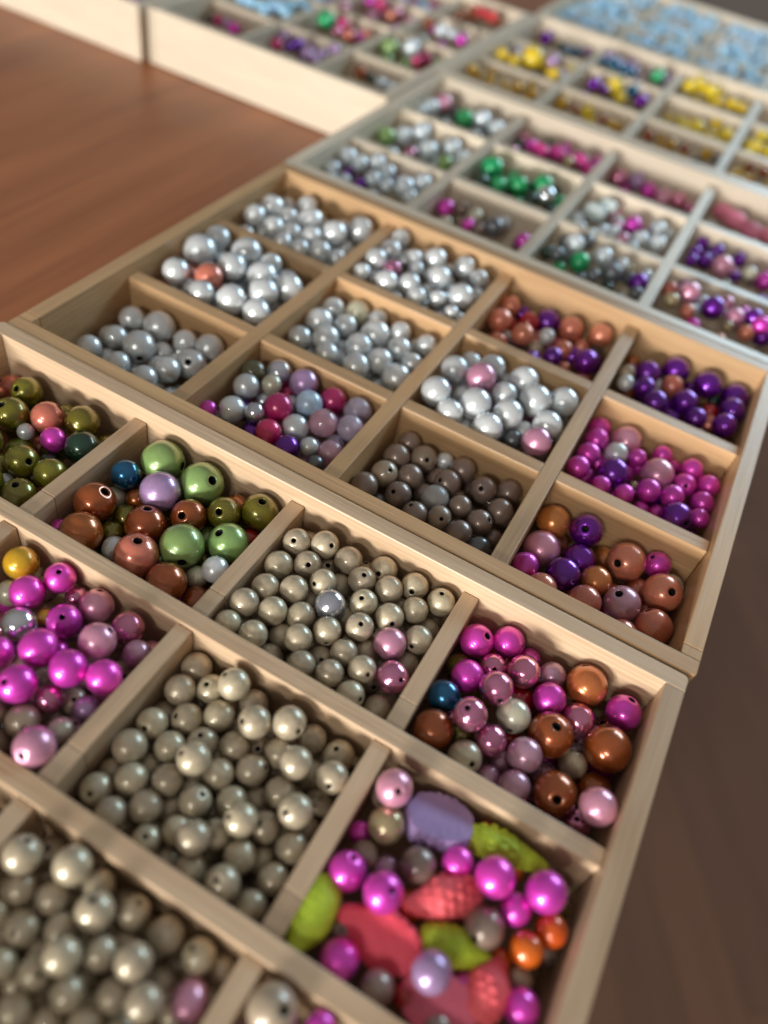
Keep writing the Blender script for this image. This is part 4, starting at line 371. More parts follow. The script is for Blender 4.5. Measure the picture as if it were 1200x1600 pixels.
221|silver 128.9 87.5 -7.0 5.3 0.50 0.55 0.67 0;pink 139.6 87.1 -5.1 5.7 -0.40 -0.65 -0.65 0;silver 140.1 97.8 -7.0 5.3 -0.83 -0.44 -0.35 0;silver 129.2 70.3 -6.3 5.6 0.98 0.17 0.13 0;silver 137.7 64.4 -7.6 5.0 0.16 0.50 0.85 0;silver 143.5 73.4 -6.4 6.0 -0.14 0.57 0.81 0;silver 152.0 66.0 -7.8 5.5 -0.70 -0.64 -0.30 0;silver 150.1 86.2 -7.1 4.9 -0.10 -0.78 -0.62 0;silver 153.1 98.9 -7.3 5.8 0.17 -0.74 -0.65 0;silver 155.4 76.4 -6.7 5.6 -0.86 0.13 0.50 0;silver 160.9 90.2 -6.6 6.1 -0.66 -0.63 -0.42 0;silver 169.9 97.5 -7.4 5.7 -0.30 -0.72 -0.62 0;silver 169.5 80.3 -6.8 5.3 -0.68 -0.64 -0.36 0;pink 169.4 69.8 -7.3 5.4 0.77 0.32 0.55 0;steel 161.2 70.4 -11.6 3.7 -0.13 -0.77 -0.62 1;silver 136.0 83.3 -13.3 4.2 -0.97 -0.23 0.09 1;silver 162.6 78.3 -12.9 4.3 0.42 0.55 0.73 1;silver 161.4 103.6 -14.9 4.8 0.90 0.18 0.39 1;silver 130.5 102.0 -12.1 4.7 0.97 0.08 0.24 3;silver 170.8 88.8 -14.4 4.8 0.09 0.09 0.99 3h;pink 145.6 88.1 -14.7 4.3 -0.47 -0.68 0.55 3h;silver 134.5 70.2 -14.8 4.5 -0.55 -0.78 -0.29 3;silver 143.7 67.0 -15.0 4.9 0.47 -0.76 -0.45 3h;silver 146.7 103.2 -15.2 4.7 0.99 0.09 -0.11 3;pink 159.2 94.6 -15.8 4.5 0.89 -0.27 -0.36 3;silver 130.1 91.5 -15.9 4.7 0.06 -0.41 0.91 3h;silver 168.6 64.3 -16.1 5.1 0.60 -0.05 0.80 3h;steel 157.0 64.6 -16.7 4.6 -0.97 -0.01 0.23 3;silver 128.8 78.3 -17.1 5.1 0.18 -0.12 0.98 3h;silver 154.5 75.1 -17.4 4.8 0.65 -0.67 0.35 3h;silver 169.6 76.7 -18.1 4.8 -0.37 -0.11 0.92 3h;silver 170.6 99.6 -18.3 4.6 0.30 -0.95 0.10 3h
222|salmon 127.7 153.3 -13.3 4.5 0.72 0.27 0.65 0;salmon 128.3 138.8 -12.5 5.1 -0.91 -0.25 0.32 0;salmon 139.7 137.4 -13.6 4.8 -0.28 0.33 0.90 0;red 138.4 149.1 -14.3 4.5 0.59 0.30 0.75 0;purple 144.5 157.1 -15.7 5.8 0.41 0.37 0.84 0;silver 148.8 142.0 -12.7 3.5 0.06 0.32 0.95 0;salmon 155.4 155.3 -13.1 5.4 0.97 0.10 0.22 0;purple 155.5 131.5 -13.6 4.1 -0.40 -0.62 -0.68 0;salmon 157.7 138.7 -13.0 3.7 -0.94 -0.33 -0.00 0;tan 146.8 137.6 -17.3 3.3 -0.95 -0.13 0.28 1;salmon 167.8 157.9 -11.7 5.1 0.09 0.39 0.92 0;purple 168.3 136.2 -12.5 5.1 0.24 -0.63 -0.74 0;steel 168.7 155.9 -20.4 4.0 -0.77 0.15 0.62 1;salmon 162.6 152.8 -17.5 3.6 0.95 -0.26 -0.15 1;purple 148.3 127.9 -17.6 4.6 0.40 -0.01 0.92 3h;purple 165.9 121.4 -17.6 4.3 -0.31 -0.82 -0.49 3h;silver 128.7 121.7 -17.6 4.0 0.38 -0.47 -0.80 3;salmon 131.9 130.3 -17.6 4.7 0.02 0.15 0.99 3h;salmon 158.2 124.3 -17.7 4.0 -0.20 -0.97 0.14 3h;purple 142.1 121.2 -17.7 4.6 -0.94 -0.09 0.34 3;salmon 150.4 119.8 -17.7 3.9 0.22 -0.78 0.59 3h;purple 132.9 158.5 -17.8 4.1 -0.09 0.38 0.92 3;purple 161.4 143.9 -17.9 4.5 0.86 -0.27 -0.44 3;purple 170.4 145.7 -18.1 4.5 0.20 -0.60 -0.78 3;red 130.6 146.9 -18.2 3.9 0.99 0.06 -0.13 3;salmon 144.3 144.8 -18.2 3.9 -0.14 -0.20 0.97 3h;salmon 170.6 128.8 -18.4 4.5 -0.78 -0.62 0.02 3h;salmon 161.1 133.6 -19.1 4.0 0.68 0.34 0.65 3;red 153.5 147.9 -19.2 4.2 0.50 -0.72 0.49 3h;silver 133.0 139.3 -20.5 4.0 -0.57 -0.60 -0.56 3;salmon 152.9 134.9 -20.7 4.3 -0.16 -0.84 -0.51 3h;salmon 169.6 137.6 -21.4 4.0 0.19 -0.37 0.91 3h;purple 140.0 134.0 -22.1 4.2 0.03 0.22 0.98 3h;salmon 135.4 119.3 -23.0 4.0 0.19 -0.54 0.82 3h
230|copper 187.2 46.5 -16.0 5.7 -0.47 -0.73 -0.49 0;pink 187.9 35.1 -18.5 6.3 -0.13 -0.99 -0.00 0h;purple 198.0 48.1 -14.3 5.6 -0.12 -0.69 0.72 0h;purple 200.1 38.4 -18.7 5.5 0.07 -0.77 -0.64 0;purple 197.6 28.1 -17.0 5.5 0.32 0.67 0.67 0;magenta 185.9 24.1 -16.9 4.3 0.78 0.45 0.43 0;salmon 213.7 44.6 -15.7 6.3 -0.43 -0.81 0.39 0h;copper 207.9 48.7 -24.1 4.9 0.51 0.46 0.72 1;magenta 223.0 49.3 -15.3 4.4 -0.65 -0.22 0.72 0h;silver 229.8 47.3 -20.1 4.5 -0.94 -0.25 -0.24 0;salmon 227.3 38.5 -15.1 6.2 0.30 -0.46 0.83 0h;copper 207.5 31.4 -16.7 5.1 -0.71 -0.56 -0.44 0;salmon 193.4 18.6 -17.5 5.2 -0.97 -0.20 0.12 0;salmon 206.8 21.1 -16.5 5.4 0.63 -0.69 -0.36 0;mauve 217.4 27.2 -16.2 5.9 -0.45 -0.20 0.87 0h;salmon 221.0 41.6 -22.5 4.3 -0.98 0.04 0.19 1;salmon 220.8 17.3 -18.1 5.1 0.91 0.20 0.35 0;salmon 228.5 24.5 -16.2 5.8 -0.70 0.43 0.57 0;champagne 198.3 46.0 -22.6 3.2 0.38 0.55 0.75 1;copper 202.5 28.8 -25.0 4.0 0.49 0.53 0.69 2;salmon 227.6 37.7 -25.0 4.0 0.30 -0.73 0.61 2h;purple 230.0 14.3 -21.6 4.3 -0.91 -0.40 -0.07 3h;salmon 190.0 11.0 -21.7 4.3 0.92 -0.34 -0.21 3;salmon 204.1 12.1 -21.8 4.7 -0.94 -0.32 -0.15 3;purple 212.8 14.1 -22.0 4.4 -0.83 -0.50 0.24 3h;copper 214.4 34.5 -23.5 4.9 0.87 -0.47 -0.15 3;silver 186.5 18.7 -24.2 4.8 -0.81 -0.58 -0.09 3;magenta 212.6 23.1 -24.4 4.6 0.44 -0.74 -0.51 3;salmon 200.4 19.9 -24.5 4.5 -0.21 -0.78 -0.59 3;salmon 191.2 46.2 -24.7 4.3 0.06 -0.59 0.80 3h
231|magenta 185.9 104.1 -16.3 4.4 -0.22 -0.73 -0.64 0;magenta 187.0 95.3 -14.9 4.5 -0.97 0.01 0.24 0;magenta 186.8 86.6 -15.7 4.4 -0.80 0.28 0.53 0;magenta 185.8 76.5 -15.1 4.3 0.76 -0.42 -0.50 0;pink 196.9 102.6 -15.4 5.9 0.92 -0.00 0.39 0;silver 195.6 92.6 -14.9 4.4 -0.37 0.41 0.83 0;purple 197.6 82.2 -15.3 5.6 -0.83 -0.45 -0.33 0;magenta 203.0 95.0 -14.4 3.4 -0.35 0.55 0.76 0;magenta 195.7 73.3 -15.4 3.5 -0.02 0.45 0.89 0;magenta 204.1 73.8 -14.8 3.5 0.97 -0.02 0.22 0;pink 211.9 92.5 -15.5 6.0 -1.00 0.08 0.02 0;magenta 211.2 80.4 -14.1 4.2 0.96 -0.04 0.28 0;magenta 210.9 103.4 -14.9 3.7 0.04 0.57 0.82 0;magenta 211.6 75.6 -19.3 2.9 0.81 -0.54 -0.24 1;magenta 217.0 77.7 -19.5 2.9 0.84 0.25 0.48 1;gold 206.2 82.9 -17.3 1.9 -0.56 0.43 0.70 1;magenta 222.3 101.8 -14.1 4.2 -0.73 0.33 0.59 0;magenta 222.0 93.5 -15.6 4.3 0.09 -0.78 0.61 0h;magenta 229.8 97.4 -14.2 4.0 0.16 0.47 0.87 0;magenta 219.5 83.4 -14.5 4.2 -0.44 -0.61 -0.66 0;magenta 229.9 88.6 -15.6 4.2 0.40 -0.72 -0.56 0;purple 223.4 74.7 -15.2 5.5 0.66 -0.61 0.45 0h;magenta 230.6 79.9 -15.5 3.6 0.94 -0.30 0.19 0;magenta 216.1 105.4 -19.4 3.1 -0.96 0.14 0.23 1;magenta 212.2 68.1 -19.5 3.8 -0.87 -0.42 -0.27 3;pink 228.4 63.7 -19.5 3.8 -0.63 -0.77 0.10 3h;magenta 221.2 67.0 -19.5 3.6 0.09 0.42 0.90 3;magenta 203.6 67.8 -19.7 3.7 -0.13 0.56 0.82 3;magenta 190.6 66.9 -19.9 4.0 0.93 -0.32 -0.18 3;purple 214.4 84.8 -20.3 3.6 0.40 -0.63 -0.66 3;magenta 204.8 99.3 -20.4 4.1 0.58 -0.79 0.20 3h;magenta 201.4 91.7 -20.5 3.8 -0.35 -0.94 -0.02 3h;magenta 227.7 104.4 -20.7 4.0 -0.60 -0.70 -0.38 3h;magenta 202.1 75.9 -21.1 3.6 0.82 -0.18 0.55 3h;magenta 189.4 80.5 -21.2 3.9 0.49 -0.84 0.23 3h;purple 230.1 74.0 -21.4 3.9 0.56 0.35 0.75 3;magenta 191.1 91.8 -21.6 3.9 0.61 -0.48 0.62 3h;magenta 218.3 99.0 -21.7 3.7 -0.95 0.14 0.26 3;magenta 229.9 94.6 -22.3 4.0 0.64 -0.08 0.77 3h;magenta 207.8 88.3 -23.1 3.7 0.66 -0.67 0.33 3h;magenta 194.5 75.0 -23.2 3.7 0.14 -0.52 0.85 3h;magenta 197.5 65.6 -23.4 3.8 -0.51 0.20 0.84 3h;magenta 226.0 79.5 -23.7 3.6 0.02 0.17 0.99 3h;magenta 217.5 71.6 -23.9 3.7 -0.52 -0.69 0.50 3h
232|purple 202.1 157.4 -12.8 5.7 0.81 -0.40 -0.43 0;purple 192.4 147.9 -13.3 5.3 -0.67 0.30 0.68 0;salmon 203.5 146.6 -13.4 4.6 0.12 -0.53 -0.84 0;purple 200.1 130.6 -13.1 4.9 -0.98 0.06 0.20 0;purple 210.6 139.3 -13.2 5.1 0.99 -0.04 0.11 0;purple 216.0 155.0 -11.7 5.7 -0.41 0.37 0.83 0;purple 228.1 157.4 -13.5 5.8 0.53 0.16 0.83 0;purple 228.6 146.5 -12.8 5.3 0.77 0.17 0.62 0;purple 227.7 134.2 -12.4 4.8 -0.03 -0.57 -0.82 0;purple 216.7 132.4 -13.4 4.2 -0.12 0.40 0.91 0;purple 193.9 137.3 -13.2 4.4 -0.92 0.04 0.40 0;red 221.2 146.2 -17.1 3.3 -0.72 0.29 0.63 1;brown 184.6 160.0 -18.5 3.1 -0.14 -0.64 -0.75 1;tan 184.9 142.5 -13.7 3.6 -0.85 0.14 0.51 0;silver 186.5 135.8 -13.8 3.4 0.98 -0.15 0.16 0;darkgreen 221.3 156.2 -17.7 2.5 0.43 0.34 0.84 1;purple 209.2 120.7 -17.9 4.1 0.55 0.29 0.79 3;darkgreen 226.4 126.0 -18.0 4.5 -0.94 -0.35 0.02 3h;brown 218.6 121.8 -18.1 4.1 0.49 -0.79 0.37 3h;purple 193.9 125.5 -18.1 4.3 0.96 -0.20 -0.21 3;salmon 200.8 119.0 -18.2 4.5 0.41 0.27 0.87 3;salmon 222.8 139.0 -18.2 4.2 0.20 -0.68 -0.71 3;purple 208.6 131.6 -18.9 4.7 0.99 -0.13 -0.07 3;purple 186.2 152.0 -19.1 4.2 0.40 0.27 0.88 3;silver 198.8 150.5 -19.5 4.1 0.39 -0.92 -0.09 3h;purple 211.3 158.8 -19.5 4.0 0.88 -0.33 -0.33 3;purple 204.6 140.3 -19.9 4.1 -0.35 0.47 0.81 3;brown 189.0 138.8 -20.6 4.0 0.15 -0.93 0.32 3h;salmon 185.7 126.2 -20.8 4.0 0.21 -0.73 0.65 3h;red 220.8 131.5 -21.0 4.1 -0.17 0.54 0.82 3;darkgreen 198.1 135.2 -21.1 4.3 -0.07 -0.99 0.10 3h;brown 213.6 146.7 -21.6 4.4 -0.40 0.14 0.91 3h;brown 229.9 135.0 -21.9 4.1 0.07 -0.59 -0.81 3;purple 195.3 143.6 -22.0 4.3 0.88 -0.32 -0.35 3;silver 203.5 157.5 -23.1 4.0 -1.00 -0.09 0.02 3;purple 225.3 157.7 -23.5 4.2 0.89 0.14 0.44 3
300|icy 9.2 214.6 -8.8 4.7 -0.28 -0.67 -0.69 0;icy 17.7 211.7 -8.4 4.4 -0.64 -0.02 0.77 0;icy 9.5 199.2 -9.4 3.7 0.83 -0.01 -0.56 0;icy 24.0 219.2 -8.2 4.4 0.71 -0.27 -0.65 0;icy 31.9 215.1 -9.4 4.8 0.98 0.19 -0.10 0;icy 45.4 208.3 -9.2 5.3 -0.84 -0.52 0.19 0;icy 51.2 217.4 -8.4 4.7 -0.32 -0.60 -0.74 0;icy 30.9 201.8 -8.2 3.9 -0.75 -0.15 0.64 0;purple 14.2 207.3 -13.5 3.3 0.93 0.33 -0.16 1;icy 37.8 204.0 -10.0 3.7 0.85 0.04 -0.53 0;icy 52.3 201.1 -8.9 3.6 0.11 0.34 0.94 0;icy 23.3 188.9 -13.6 4.3 -0.27 -0.90 0.35 3h;icy 47.4 186.4 -13.6 4.3 -0.44 -0.88 -0.17 3h;purple 37.8 220.0 -13.7 3.7 0.03 -0.99 -0.11 3h;icy 10.8 184.0 -13.7 3.8 0.56 -0.83 -0.01 3h;icy 28.1 179.5 -13.8 3.9 -0.57 -0.82 -0.04 3h;icy 35.2 195.1 -13.8 3.9 0.73 0.24 0.63 3h;icy 12.1 192.9 -13.8 4.6 0.38 -0.91 0.17 3h;purple 24.7 202.2 -13.8 4.0 0.15 -0.78 0.61 3h;icy 14.4 221.1 -14.0 4.5 0.18 -0.96 -0.21 3h;icy 15.9 200.7 -14.1 3.7 0.57 -0.82 -0.04 3h;icy 34.8 185.3 -14.1 4.3 -0.64 -0.76 -0.11 3h
301|lightgreen 9.9 256.2 -10.5 5.1 0.60 -0.31 -0.74 0;icy 15.4 266.5 -11.6 5.2 -0.25 -0.56 -0.79 0;icy 22.5 274.6 -9.3 5.2 0.20 -0.44 -0.87 0;icy 35.0 257.9 -9.9 5.3 -0.74 -0.64 -0.22 0;icy 42.7 272.3 -10.4 5.4 0.06 -0.43 -0.90 0;lightgreen 47.7 253.2 -10.8 4.4 -0.87 -0.45 0.17 0;icy 23.2 271.6 -18.0 4.1 0.21 0.32 0.92 1;icy 51.4 268.2 -11.9 4.5 0.96 0.04 -0.27 0;rosemetal 24.6 258.3 -15.4 3.6 0.10 0.39 0.91 1;icy 38.9 262.9 -15.9 3.6 -0.82 -0.12 0.56 1;icy 42.2 238.1 -15.8 4.5 0.01 -0.48 -0.88 3;icy 30.7 275.6 -15.8 4.8 0.41 -0.91 0.07 3h;icy 17.8 248.0 -15.9 5.0 0.66 -0.45 -0.60 3h;lightgreen 51.9 244.9 -15.9 4.4 0.63 -0.68 0.38 3h;icy 28.7 247.8 -16.0 4.5 0.99 -0.11 0.11 3h;lightgreen 28.1 237.4 -16.0 4.6 0.39 0.28 0.88 3;icy 42.4 247.2 -16.6 5.0 0.88 0.01 -0.47 3;icy 11.1 239.4 -17.0 4.1 0.18 0.27 0.95 3;icy 51.4 260.6 -17.4 4.9 0.90 -0.02 -0.43 3;icy 31.5 265.9 -17.5 4.2 0.82 -0.50 -0.29 3h;icy 49.8 276.1 -17.5 4.4 0.90 -0.43 -0.07 3h
302|icy 10.9 311.1 -9.0 5.0 0.13 -0.43 -0.89 0;pink 14.1 320.7 -8.2 5.3 0.78 0.00 -0.62 0;emerald 31.8 313.8 -9.8 5.7 -0.89 -0.33 0.30 0;darkgreen 24.1 318.6 -13.7 3.9 0.74 0.38 0.56 1;icy 41.1 318.4 -7.9 5.0 -0.91 -0.40 0.04 0;icy 52.0 314.5 -9.2 5.4 -0.46 -0.53 -0.71 0;steel 46.0 317.8 -14.5 3.3 -0.29 -0.63 -0.72 1;icy 8.5 302.7 -9.3 4.0 0.96 0.23 0.16 0;pink 31.9 296.2 -14.6 4.6 -0.47 -0.83 -0.29 3h;icy 25.7 303.8 -14.7 5.0 -0.05 0.11 0.99 3;icy 43.2 305.9 -14.7 5.0 -0.05 -0.41 -0.91 3;steel 18.4 331.8 -14.9 4.4 0.74 -0.13 -0.66 3;icy 51.2 294.4 -14.9 4.9 -0.08 -0.44 -0.89 3;icy 36.0 326.6 -15.1 5.2 -0.52 -0.77 -0.38 3h;icy 13.3 296.3 -15.4 4.6 0.82 0.44 0.35 3;darkgreen 19.2 312.1 -15.5 4.4 -0.73 -0.58 0.36 3h;steel 52.1 328.5 -15.8 4.8 0.22 -0.33 0.92 3h;icy 40.7 293.5 -16.0 4.4 0.62 -0.23 0.75 3h;icy 11.2 317.6 -17.2 4.4 0.12 -0.51 -0.85 3
310|magenta 67.6 213.3 -13.7 4.5 0.33 -0.37 -0.87 0;taupe 74.6 217.4 -12.5 3.8 -0.32 -0.70 -0.64 0;champagne 83.3 213.9 -12.3 4.1 0.95 0.30 0.07 0;magenta 83.2 206.2 -13.7 3.2 -0.73 0.10 0.67 0;steel 94.5 212.2 -12.8 5.1 0.23 0.39 0.89 0;icy 96.8 222.4 -13.5 3.7 -0.01 0.28 0.96 0;magenta 111.4 209.5 -12.8 4.2 0.75 -0.19 -0.63 0;taupe 89.6 205.7 -13.5 3.2 -0.57 0.17 0.81 0;champagne 100.2 191.0 -17.5 3.4 0.91 0.24 0.33 3;champagne 71.8 206.1 -17.5 3.9 -0.27 -0.04 0.96 3h;magenta 75.6 194.0 -17.5 3.9 -0.65 -0.56 -0.52 3;champagne 67.1 192.7 -17.6 3.5 0.68 -0.26 0.69 3h;taupe 82.5 199.4 -17.6 4.1 0.06 0.28 0.96 3;taupe 98.7 181.0 -17.6 3.9 0.98 0.15 0.08 3;taupe 91.6 178.8 -17.6 3.6 0.71 -0.43 -0.56 3;magenta 108.2 184.3 -17.7 4.0 0.21 -0.79 0.57 3h;icy 68.9 179.7 -17.7 3.6 0.23 0.28 0.93 3;icy 82.1 183.9 -17.7 3.4 -0.63 -0.77 -0.12 3h;taupe 108.6 214.3 -17.7 3.4 -0.05 -0.92 -0.39 3h
311|emerald 70.4 264.9 -9.4 6.4 -0.69 -0.47 -0.55 0;darkgreen 72.7 244.0 -8.5 4.0 -0.39 0.19 0.90 0;emerald 81.1 247.9 -9.0 4.5 -0.26 0.09 0.96 0;emerald 89.7 255.2 -8.4 5.1 0.82 0.20 0.53 0;darkgreen 83.5 253.7 -14.2 3.7 -0.15 -0.57 -0.81 1;emerald 89.4 262.6 -14.6 4.6 0.95 -0.02 -0.30 1;emerald 99.1 269.0 -9.7 5.6 -0.21 -0.61 -0.76 0;metalsilver 104.9 256.4 -8.9 5.3 -0.79 -0.46 -0.41 0;darkgreen 99.9 248.7 -9.8 4.0 0.24 0.39 0.89 0;darkgreen 104.7 276.7 -13.8 4.0 0.97 0.01 -0.24 1;darkgreen 94.9 237.9 -14.0 4.5 -0.41 -0.31 0.86 3h;emerald 80.4 275.8 -14.1 3.9 0.66 -0.65 0.39 3h;darkgreen 75.2 253.5 -14.1 4.4 0.46 -0.30 0.84 3h;emerald 105.6 239.5 -14.1 4.7 -0.77 -0.47 -0.44 3;emerald 83.8 239.1 -14.2 4.5 -0.47 0.25 0.85 3;emerald 110.4 266.6 -14.4 4.5 0.99 -0.14 -0.06 3;emerald 93.8 247.1 -14.5 4.0 0.36 -0.50 -0.78 3;darkgreen 110.7 252.0 -14.9 4.2 -0.63 -0.22 0.75 3h;darkgreen 90.9 271.5 -14.9 4.1 -0.22 -0.38 0.90 3h;emerald 80.4 267.5 -15.1 4.4 0.72 -0.53 0.44 3h;emerald 73.8 238.7 -15.3 4.2 0.76 -0.19 -0.62 3
312|magenta 75.8 311.5 -9.4 3.7 -0.37 0.04 0.93 0;rosemetal 66.9 326.3 -12.3 3.4 0.24 0.31 0.92 1;gold 100.7 306.9 -8.7 3.6 -0.58 -0.03 0.82 0;magentaoval 82.9 307.1 -8.3 4.8 0.69 0.35 0.63 0;magentaoval 91.2 313.8 -9.2 4.8 -0.96 -0.25 -0.09 0;magentaoval 105.1 313.6 -8.1 4.6 -0.32 0.20 0.93 0;magentaoval 112.2 309.7 -9.8 3.9 0.10 -0.40 -0.91 0;darkgreen 67.0 319.6 -14.9 4.0 0.50 0.22 0.84 1;darkgreen 80.6 331.6 -13.3 3.4 -0.28 -0.95 -0.13 3h;magenta 90.8 333.4 -13.4 4.0 0.85 -0.40 -0.34 3h;darkgreen 78.7 295.7 -13.4 3.9 -0.08 -0.99 0.11 3h;darkgreen 106.7 299.8 -13.4 3.7 0.61 -0.41 -0.67 3;magenta 111.7 333.0 -13.4 3.9 0.33 0.03 0.94 3h;rosemetal 97.5 302.0 -13.5 3.8 0.89 0.12 0.45 3;magenta 97.2 325.0 -13.6 3.7 -0.96 -0.14 0.23 3;darkgreen 84.4 321.9 -13.6 3.9 -0.87 -0.39 0.31 3;rosemetal 68.3 304.3 -13.6 3.8 0.85 -0.47 -0.22 3h;darkgreen 97.9 313.7 -13.6 3.4 -0.03 -0.87 0.49 3h;rosemetal 71.4 296.4 -13.7 3.5 -0.40 -0.80 0.44 3h
320|icy 134.8 214.5 -6.3 4.7 0.36 0.26 0.90 0;steel 131.0 198.9 -6.4 3.6 0.99 0.05 -0.16 0;emerald 142.0 200.2 -6.7 4.8 -0.25 -0.55 -0.80 0;icy 149.3 215.8 -7.7 4.7 0.87 -0.25 -0.43 0;steel 157.3 204.5 -8.0 5.3 0.27 0.24 0.93 0;icy 159.5 212.3 -6.0 3.2 -0.51 -0.42 -0.75 0;purple 170.1 203.9 -7.1 4.7 -0.48 -0.56 -0.68 0;steel 151.0 193.4 -6.4 3.2 0.18 0.33 0.92 0;steel 171.7 193.4 -6.6 3.1 -0.09 -0.55 -0.83 0;steel 138.5 222.2 -6.7 3.9 0.97 -0.07 -0.22 0;gold 162.9 219.4 -10.3 2.7 -0.58 0.24 0.78 1;icy 171.5 214.4 -7.2 2.7 0.67 -0.45 -0.59 0;darkgreen 125.2 207.0 -11.4 3.5 -0.41 0.29 0.86 1;steel 133.2 209.0 -11.7 3.3 -0.93 -0.08 0.35 1;emerald 135.3 193.9 -10.7 3.7 -0.89 -0.17 0.43 3;emerald 147.1 186.1 -10.7 3.6 0.97 -0.08 0.21 3;darkgreen 158.6 195.3 -10.7 3.2 0.97 -0.24 -0.07 3;steel 156.0 220.8 -10.8 3.1 0.43 -0.73 -0.54 3h;steel 165.2 211.8 -10.9 3.5 0.05 -0.51 0.86 3h;steel 140.9 182.1 -11.0 3.1 -0.45 -0.84 0.30 3h;steel 166.2 190.4 -11.0 3.2 0.98 -0.01 0.20 3;steel 128.6 221.5 -11.0 3.6 0.77 -0.59 0.21 3h;steel 162.0 178.9 -11.0 3.6 -0.38 -0.44 0.81 3h;icy 127.4 186.5 -11.1 3.5 -0.75 -0.62 0.22 3h;steel 145.2 194.9 -11.3 3.1 0.28 -0.46 0.84 3h
321|icy 125.2 255.5 -13.4 3.6 0.99 0.15 0.05 1;magenta 151.7 263.1 -9.1 4.4 -0.96 -0.19 0.23 0;icy 159.1 250.1 -9.0 4.5 0.46 -0.44 -0.77 0;icy 163.8 269.2 -9.7 4.8 -0.33 0.12 0.94 0;icy 167.7 252.5 -9.0 4.7 0.16 0.28 0.95 0;pink 151.7 244.1 -9.5 3.7 0.97 0.00 0.23 0;icy 145.8 247.3 -8.8 3.3 -0.81 -0.04 0.59 0;icy 169.2 277.8 -13.4 3.6 0.11 -0.41 -0.90 1;icy 157.8 239.7 -9.3 3.2 0.87 -0.26 -0.42 0;whiteoval 131.2 263.2 -10.2 5.5 -0.88 -0.02 0.47 0;whiteoval 135.3 271.6 -8.1 4.3 -0.27 0.23 0.93 0;icy 139.3 236.1 -13.8 4.2 -0.85 -0.17 0.50 3;icy 135.9 244.2 -13.8 3.9 0.94 -0.31 -0.15 3h;pink 138.6 277.3 -13.9 4.3 0.88 -0.48 -0.02 3h;pink 144.7 263.0 -13.9 4.1 -0.89 -0.05 0.45 3;icy 140.0 253.7 -14.0 4.1 0.32 0.07 0.94 3h;icy 126.3 236.2 -14.0 4.1 -0.12 -0.92 -0.36 3h;icy 128.8 247.3 -14.1 4.0 0.36 -0.47 0.81 3h;magenta 153.1 273.7 -14.1 3.8 -0.04 -0.39 0.92 3h;icy 143.0 270.7 -14.2 3.7 -0.89 -0.46 0.06 3h;icy 149.6 249.8 -14.4 3.7 -0.98 -0.19 0.09 3;icy 147.4 236.5 -14.4 4.1 -0.87 -0.06 0.48 3
322|rosemetal 126.9 331.4 -16.7 5.4 -0.59 0.09 0.81 0;lilac 137.1 333.7 -15.5 5.4 -0.15 0.15 0.98 0;magenta 145.9 329.5 -16.6 4.6 0.56 0.17 0.81 0;pink 155.4 327.4 -16.2 5.3 0.39 -0.51 -0.77 0;rosemetal 163.2 333.5 -17.4 4.8 0.62 -0.36 -0.70 0;rosemetal 171.1 330.7 -17.6 3.7 -0.74 0.07 0.67 0;magenta 132.1 335.2 -23.1 3.8 -0.96 -0.06 0.28 1;gold 139.0 336.1 -22.9 2.8 -0.38 0.23 0.90 1;lilac 131.5 297.8 -21.9 4.7 -0.69 -0.69 -0.23 3h;rosemetal 128.1 315.6 -21.9 4.2 -0.26 -0.84 0.47 3h;rosemetal 150.0 315.1 -21.9 4.8 -0.57 -0.01 0.82 3;rosemetal 165.0 317.3 -21.9 4.1 -0.39 -0.25 0.88 3h;rosemetal 137.4 307.7 -21.9 4.0 -0.03 -0.93 0.37 3h;lilac 170.6 297.0 -22.0 4.1 -0.87 -0.17 0.46 3;magenta 143.3 298.8 -22.0 4.4 -0.78 -0.10 0.61 3;lilac 165.0 305.2 -22.1 4.2 0.18 -0.70 0.70 3h;rosemetal 151.9 305.0 -22.1 4.2 0.00 -0.40 0.92 3h;pink 158.7 295.6 -22.1 4.7 0.51 -0.46 -0.73 3;magenta 135.5 321.6 -22.3 5.0 0.69 -0.45 -0.56 3
330|pink 192.6 209.4 -5.0 5.2 -0.96 -0.24 -0.11 0;purple 204.7 204.4 -4.8 5.3 -0.54 -0.46 -0.70 0;gold 187.1 195.7 -4.7 3.6 -0.35 -0.59 -0.73 0;pink 215.0 205.0 -5.5 4.5 -0.38 -0.58 -0.72 0;salmon 195.4 194.1 -5.6 3.4 0.75 -0.38 -0.55 0;icy 197.9 203.2 -8.8 2.8 -0.85 0.23 0.46 1;champagne 211.2 210.2 -8.9 2.9 0.96 -0.07 0.29 1;purple 222.4 208.3 -3.6 4.0 -0.91 -0.18 -0.38 0;magenta 226.1 201.5 -2.3 4.0 -0.25 0.32 0.91 0;salmon 221.9 195.8 -5.5 3.7 0.57 -0.50 -0.65 0;purple 229.4 204.1 -8.8 4.0 -0.00 0.35 0.94 0;pink 229.4 211.8 -4.8 4.0 0.83 -0.41 -0.37 0;gold 213.8 195.9 -5.8 2.7 0.48 0.35 0.80 0;salmon 201.8 181.2 -9.4 3.7 0.68 -0.44 0.59 3h;salmon 185.3 181.4 -9.5 3.5 -0.79 -0.50 -0.37 3;pink 209.8 222.0 -9.5 4.1 0.77 0.12 0.63 3;magenta 218.5 219.0 -9.5 3.7 0.25 -0.85 -0.46 3h;purple 189.5 222.2 -9.5 3.4 -0.46 -0.55 0.70 3h;salmon 212.8 188.5 -9.6 3.4 -0.90 -0.01 0.43 3;icy 200.0 213.9 -9.6 4.1 -0.49 -0.86 0.13 3h;champagne 225.6 183.6 -9.6 3.6 -0.21 -0.92 -0.34 3h;purple 211.4 179.5 -9.8 3.9 0.42 0.08 0.91 3h;salmon 184.2 215.3 -9.8 3.8 0.61 0.07 0.79 3;magenta 200.2 191.0 -9.8 3.9 -0.12 -0.99 0.03 3h
